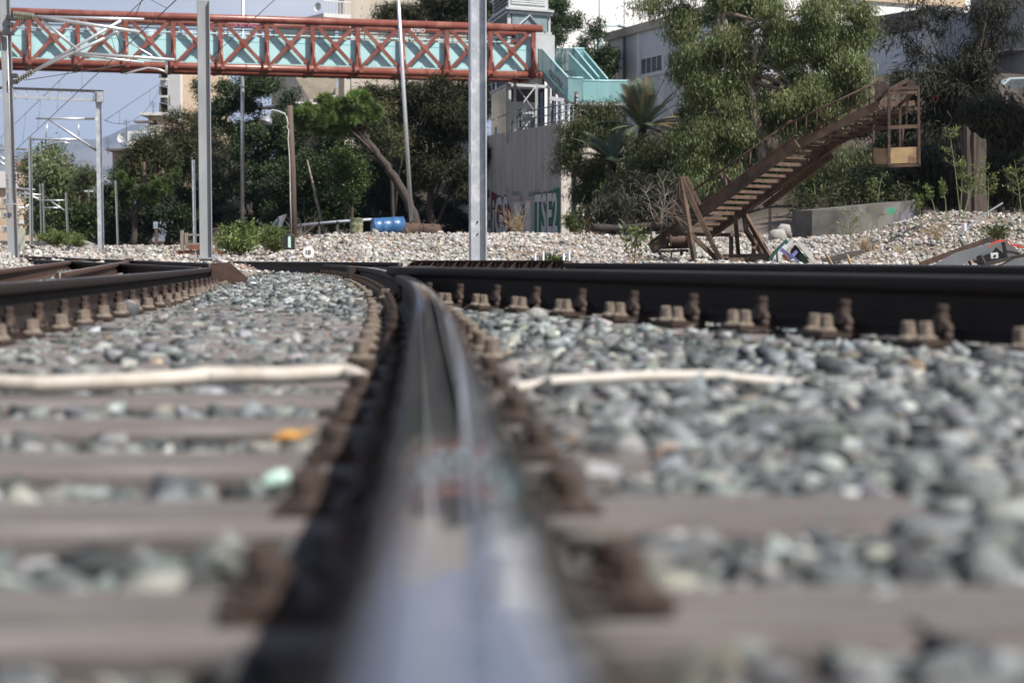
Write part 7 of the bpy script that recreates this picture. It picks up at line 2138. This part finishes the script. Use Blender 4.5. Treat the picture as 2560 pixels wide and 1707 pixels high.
m = MB(); m.lathe(P(1981, 654, zs - .35), (0, -1, 0), [(.03, 0), (.05, .005), (.05, .03), (.035, .035)], 14); m.build('ring', M_galv, js)
bd = thing('broken_board', 'weathered broken board propped on stakes in the dry grass', 'board', G(2110, 37))
m = MB(); m.prism([P(2053, 650, 37), P(2130, 630, 37.6), P(2165, 628, 37.8), P(2150, 637, 37.6), P(2060, 664, 37)], (0, .06, .02)); m.build('plank', M_log, bd)
for x0, y0, x1, y1 in ((2065, 637, 2084, 668), (2117, 637, 2130, 668)):
    m = MB(); m.bar(P(x0, y0, 36.7), P(x1, y1, 36.6), .04, .04); m.build('stake', M_straw, bd)
zs = 31
sb = thing('broken_slabs', 'broken dark grey slabs and beams piled at the lower right', 'rubble', G(2450, zs))
def jq(name, pts, mat, th, z):
    m = MB(); m.prism([P(x, y, z) for x, y in pts], th); m.build(name, mat, sb)
M_slab = pm('blue grey slab', (0.18, 0.195, 0.205), (0.13, 0.14, 0.15), 3, .8, 0, .2)
jq('slab', [(2330, 666), (2392, 632), (2480, 608), (2505, 598), (2512, 606), (2440, 640), (2400, 668)], M_slab, (0, .1, 0), zs)
jq('slab', [(2440, 650), (2505, 600), (2520, 604), (2530, 640), (2460, 668)], M_slab, (0, .25, 0), zs + .2)
jq('slab', [(2512, 600), (2560, 640), (2600, 680), (2560, 690), (2520, 645)], M_slate, (0, .25, 0), zs - .1)
jq('slab', [(2490, 668), (2530, 648), (2600, 636), (2600, 672)], M_slab, (0, .1, 0), zs - .3)
m = MB(); m.bar(P(2300, 662, zs + .3), P(2480, 596, zs + .5), .05, .08); m.build('beam', M_rust, sb)
m = MB(); m.bar(P(2460, 662, zs - .35), P(2600, 628, zs - .2), .06, .05); m.build('beam', M_log, sb)
m = MB(); m.bar(P(2448, 640, zs - .3), P(2464, 672, zs - .35), .09, .08); m.build('beam', M_log, sb)
jq('block', [(2477, 633), (2495, 631), (2496, 645), (2479, 647)], M_whiter, (0, .06, 0), zs - .3)
m = MB(); m.lathe(P(2487, 640, zs - .30), (0, -1, 0), [(.022, 0), (.022, .008)], 12); m.build('block_hole', M_black, sb)
M_redt = pm('red warning tape', (0.62, 0.06, 0.04), (0.5, 0.05, 0.03), 6, .5)
tpz = zs - .15
for i, pts in enumerate(([(2472, 617), (2482, 606), (2495, 600), (2512, 600)], [(2521, 598), (2530, 610), (2545, 612), (2562, 617)])):
    m = MB(); q = [P(x, y, tpz) for x, y in pts]
    for k in range(len(q) - 1):
        m.prism([q[k], q[k + 1], q[k + 1] - UPZ * .03, q[k] - UPZ * .03], (0, .004, 0))
    tag(m.build('warning_tape', M_redt, None, q[0]), ('left length of red tape draped on the broken slabs', 'right length of red tape draped on the broken slabs')[i], 'tape')
bp__ = thing('bent_pipe', 'dark bent pipe with a grey upper length leaning over the gravel', 'pipe', P(2425, 666, 33))
m = MB(); m.tube([P(2428, 668, 33), P(2420, 640, 33), P(2405, 608, 33)], .026, 8); m.build('lower_length', M_rust, bp__)
m = MB(); m.tube([P(2405, 608, 33), P(2399, 596, 33), P(2410, 580, 33.2), P(2445, 546, 33.6), P(2506, 508, 34.2)], [.022, .024, .022, .018, .016], 8); m.build('upper_length', M_slab, bp__)
m = MB(); a = P(2411, 578, 33); m.lathe(a, (0, 0, 1), [(.035, 0), (.037, .01), (.037, .11), (.03, .125), (.03, .13)], 14)
tag(m.build('plastic_cup', pm('clear grey plastic', (0.66, 0.67, 0.70), (0.58, 0.59, 0.62), 4, .25), None, a), 'translucent plastic cup stuck on the bend of the leaning pipe', 'cup')

# ------------------------------------------------------------------ haze
hz = bpy.data.materials.new('haze'); hz.use_nodes = True
t_ = hz.node_tree
for nn in list(t_.nodes):
    if nn.type != 'OUTPUT_MATERIAL': t_.nodes.remove(nn)
pv = t_.nodes.new('ShaderNodeVolumePrincipled')
pv.inputs['Color'].default_value = (0.50, 0.66, 1.0, 1)
pv.inputs['Density'].default_value = 0.00007
pv.inputs['Anisotropy'].default_value = 0.2
t_.links.new(pv.outputs['Volume'], t_.nodes['Material Output'].inputs['Volume'])
m = MB(); m.box((0, 9000, 510), (24000, 19000, 1024))
ho_ = m.build('haze', hz)
tag(ho_, 'thin blue haze in the distance', None, None, 'stuff')
print('TRIS', sum(len(o.data.loop_triangles) if o.data.loop_triangles else sum(len(p.vertices) - 2 for p in o.data.polygons) for o in {o.data: o for o in bpy.data.objects if o.type == 'MESH'}.values()))
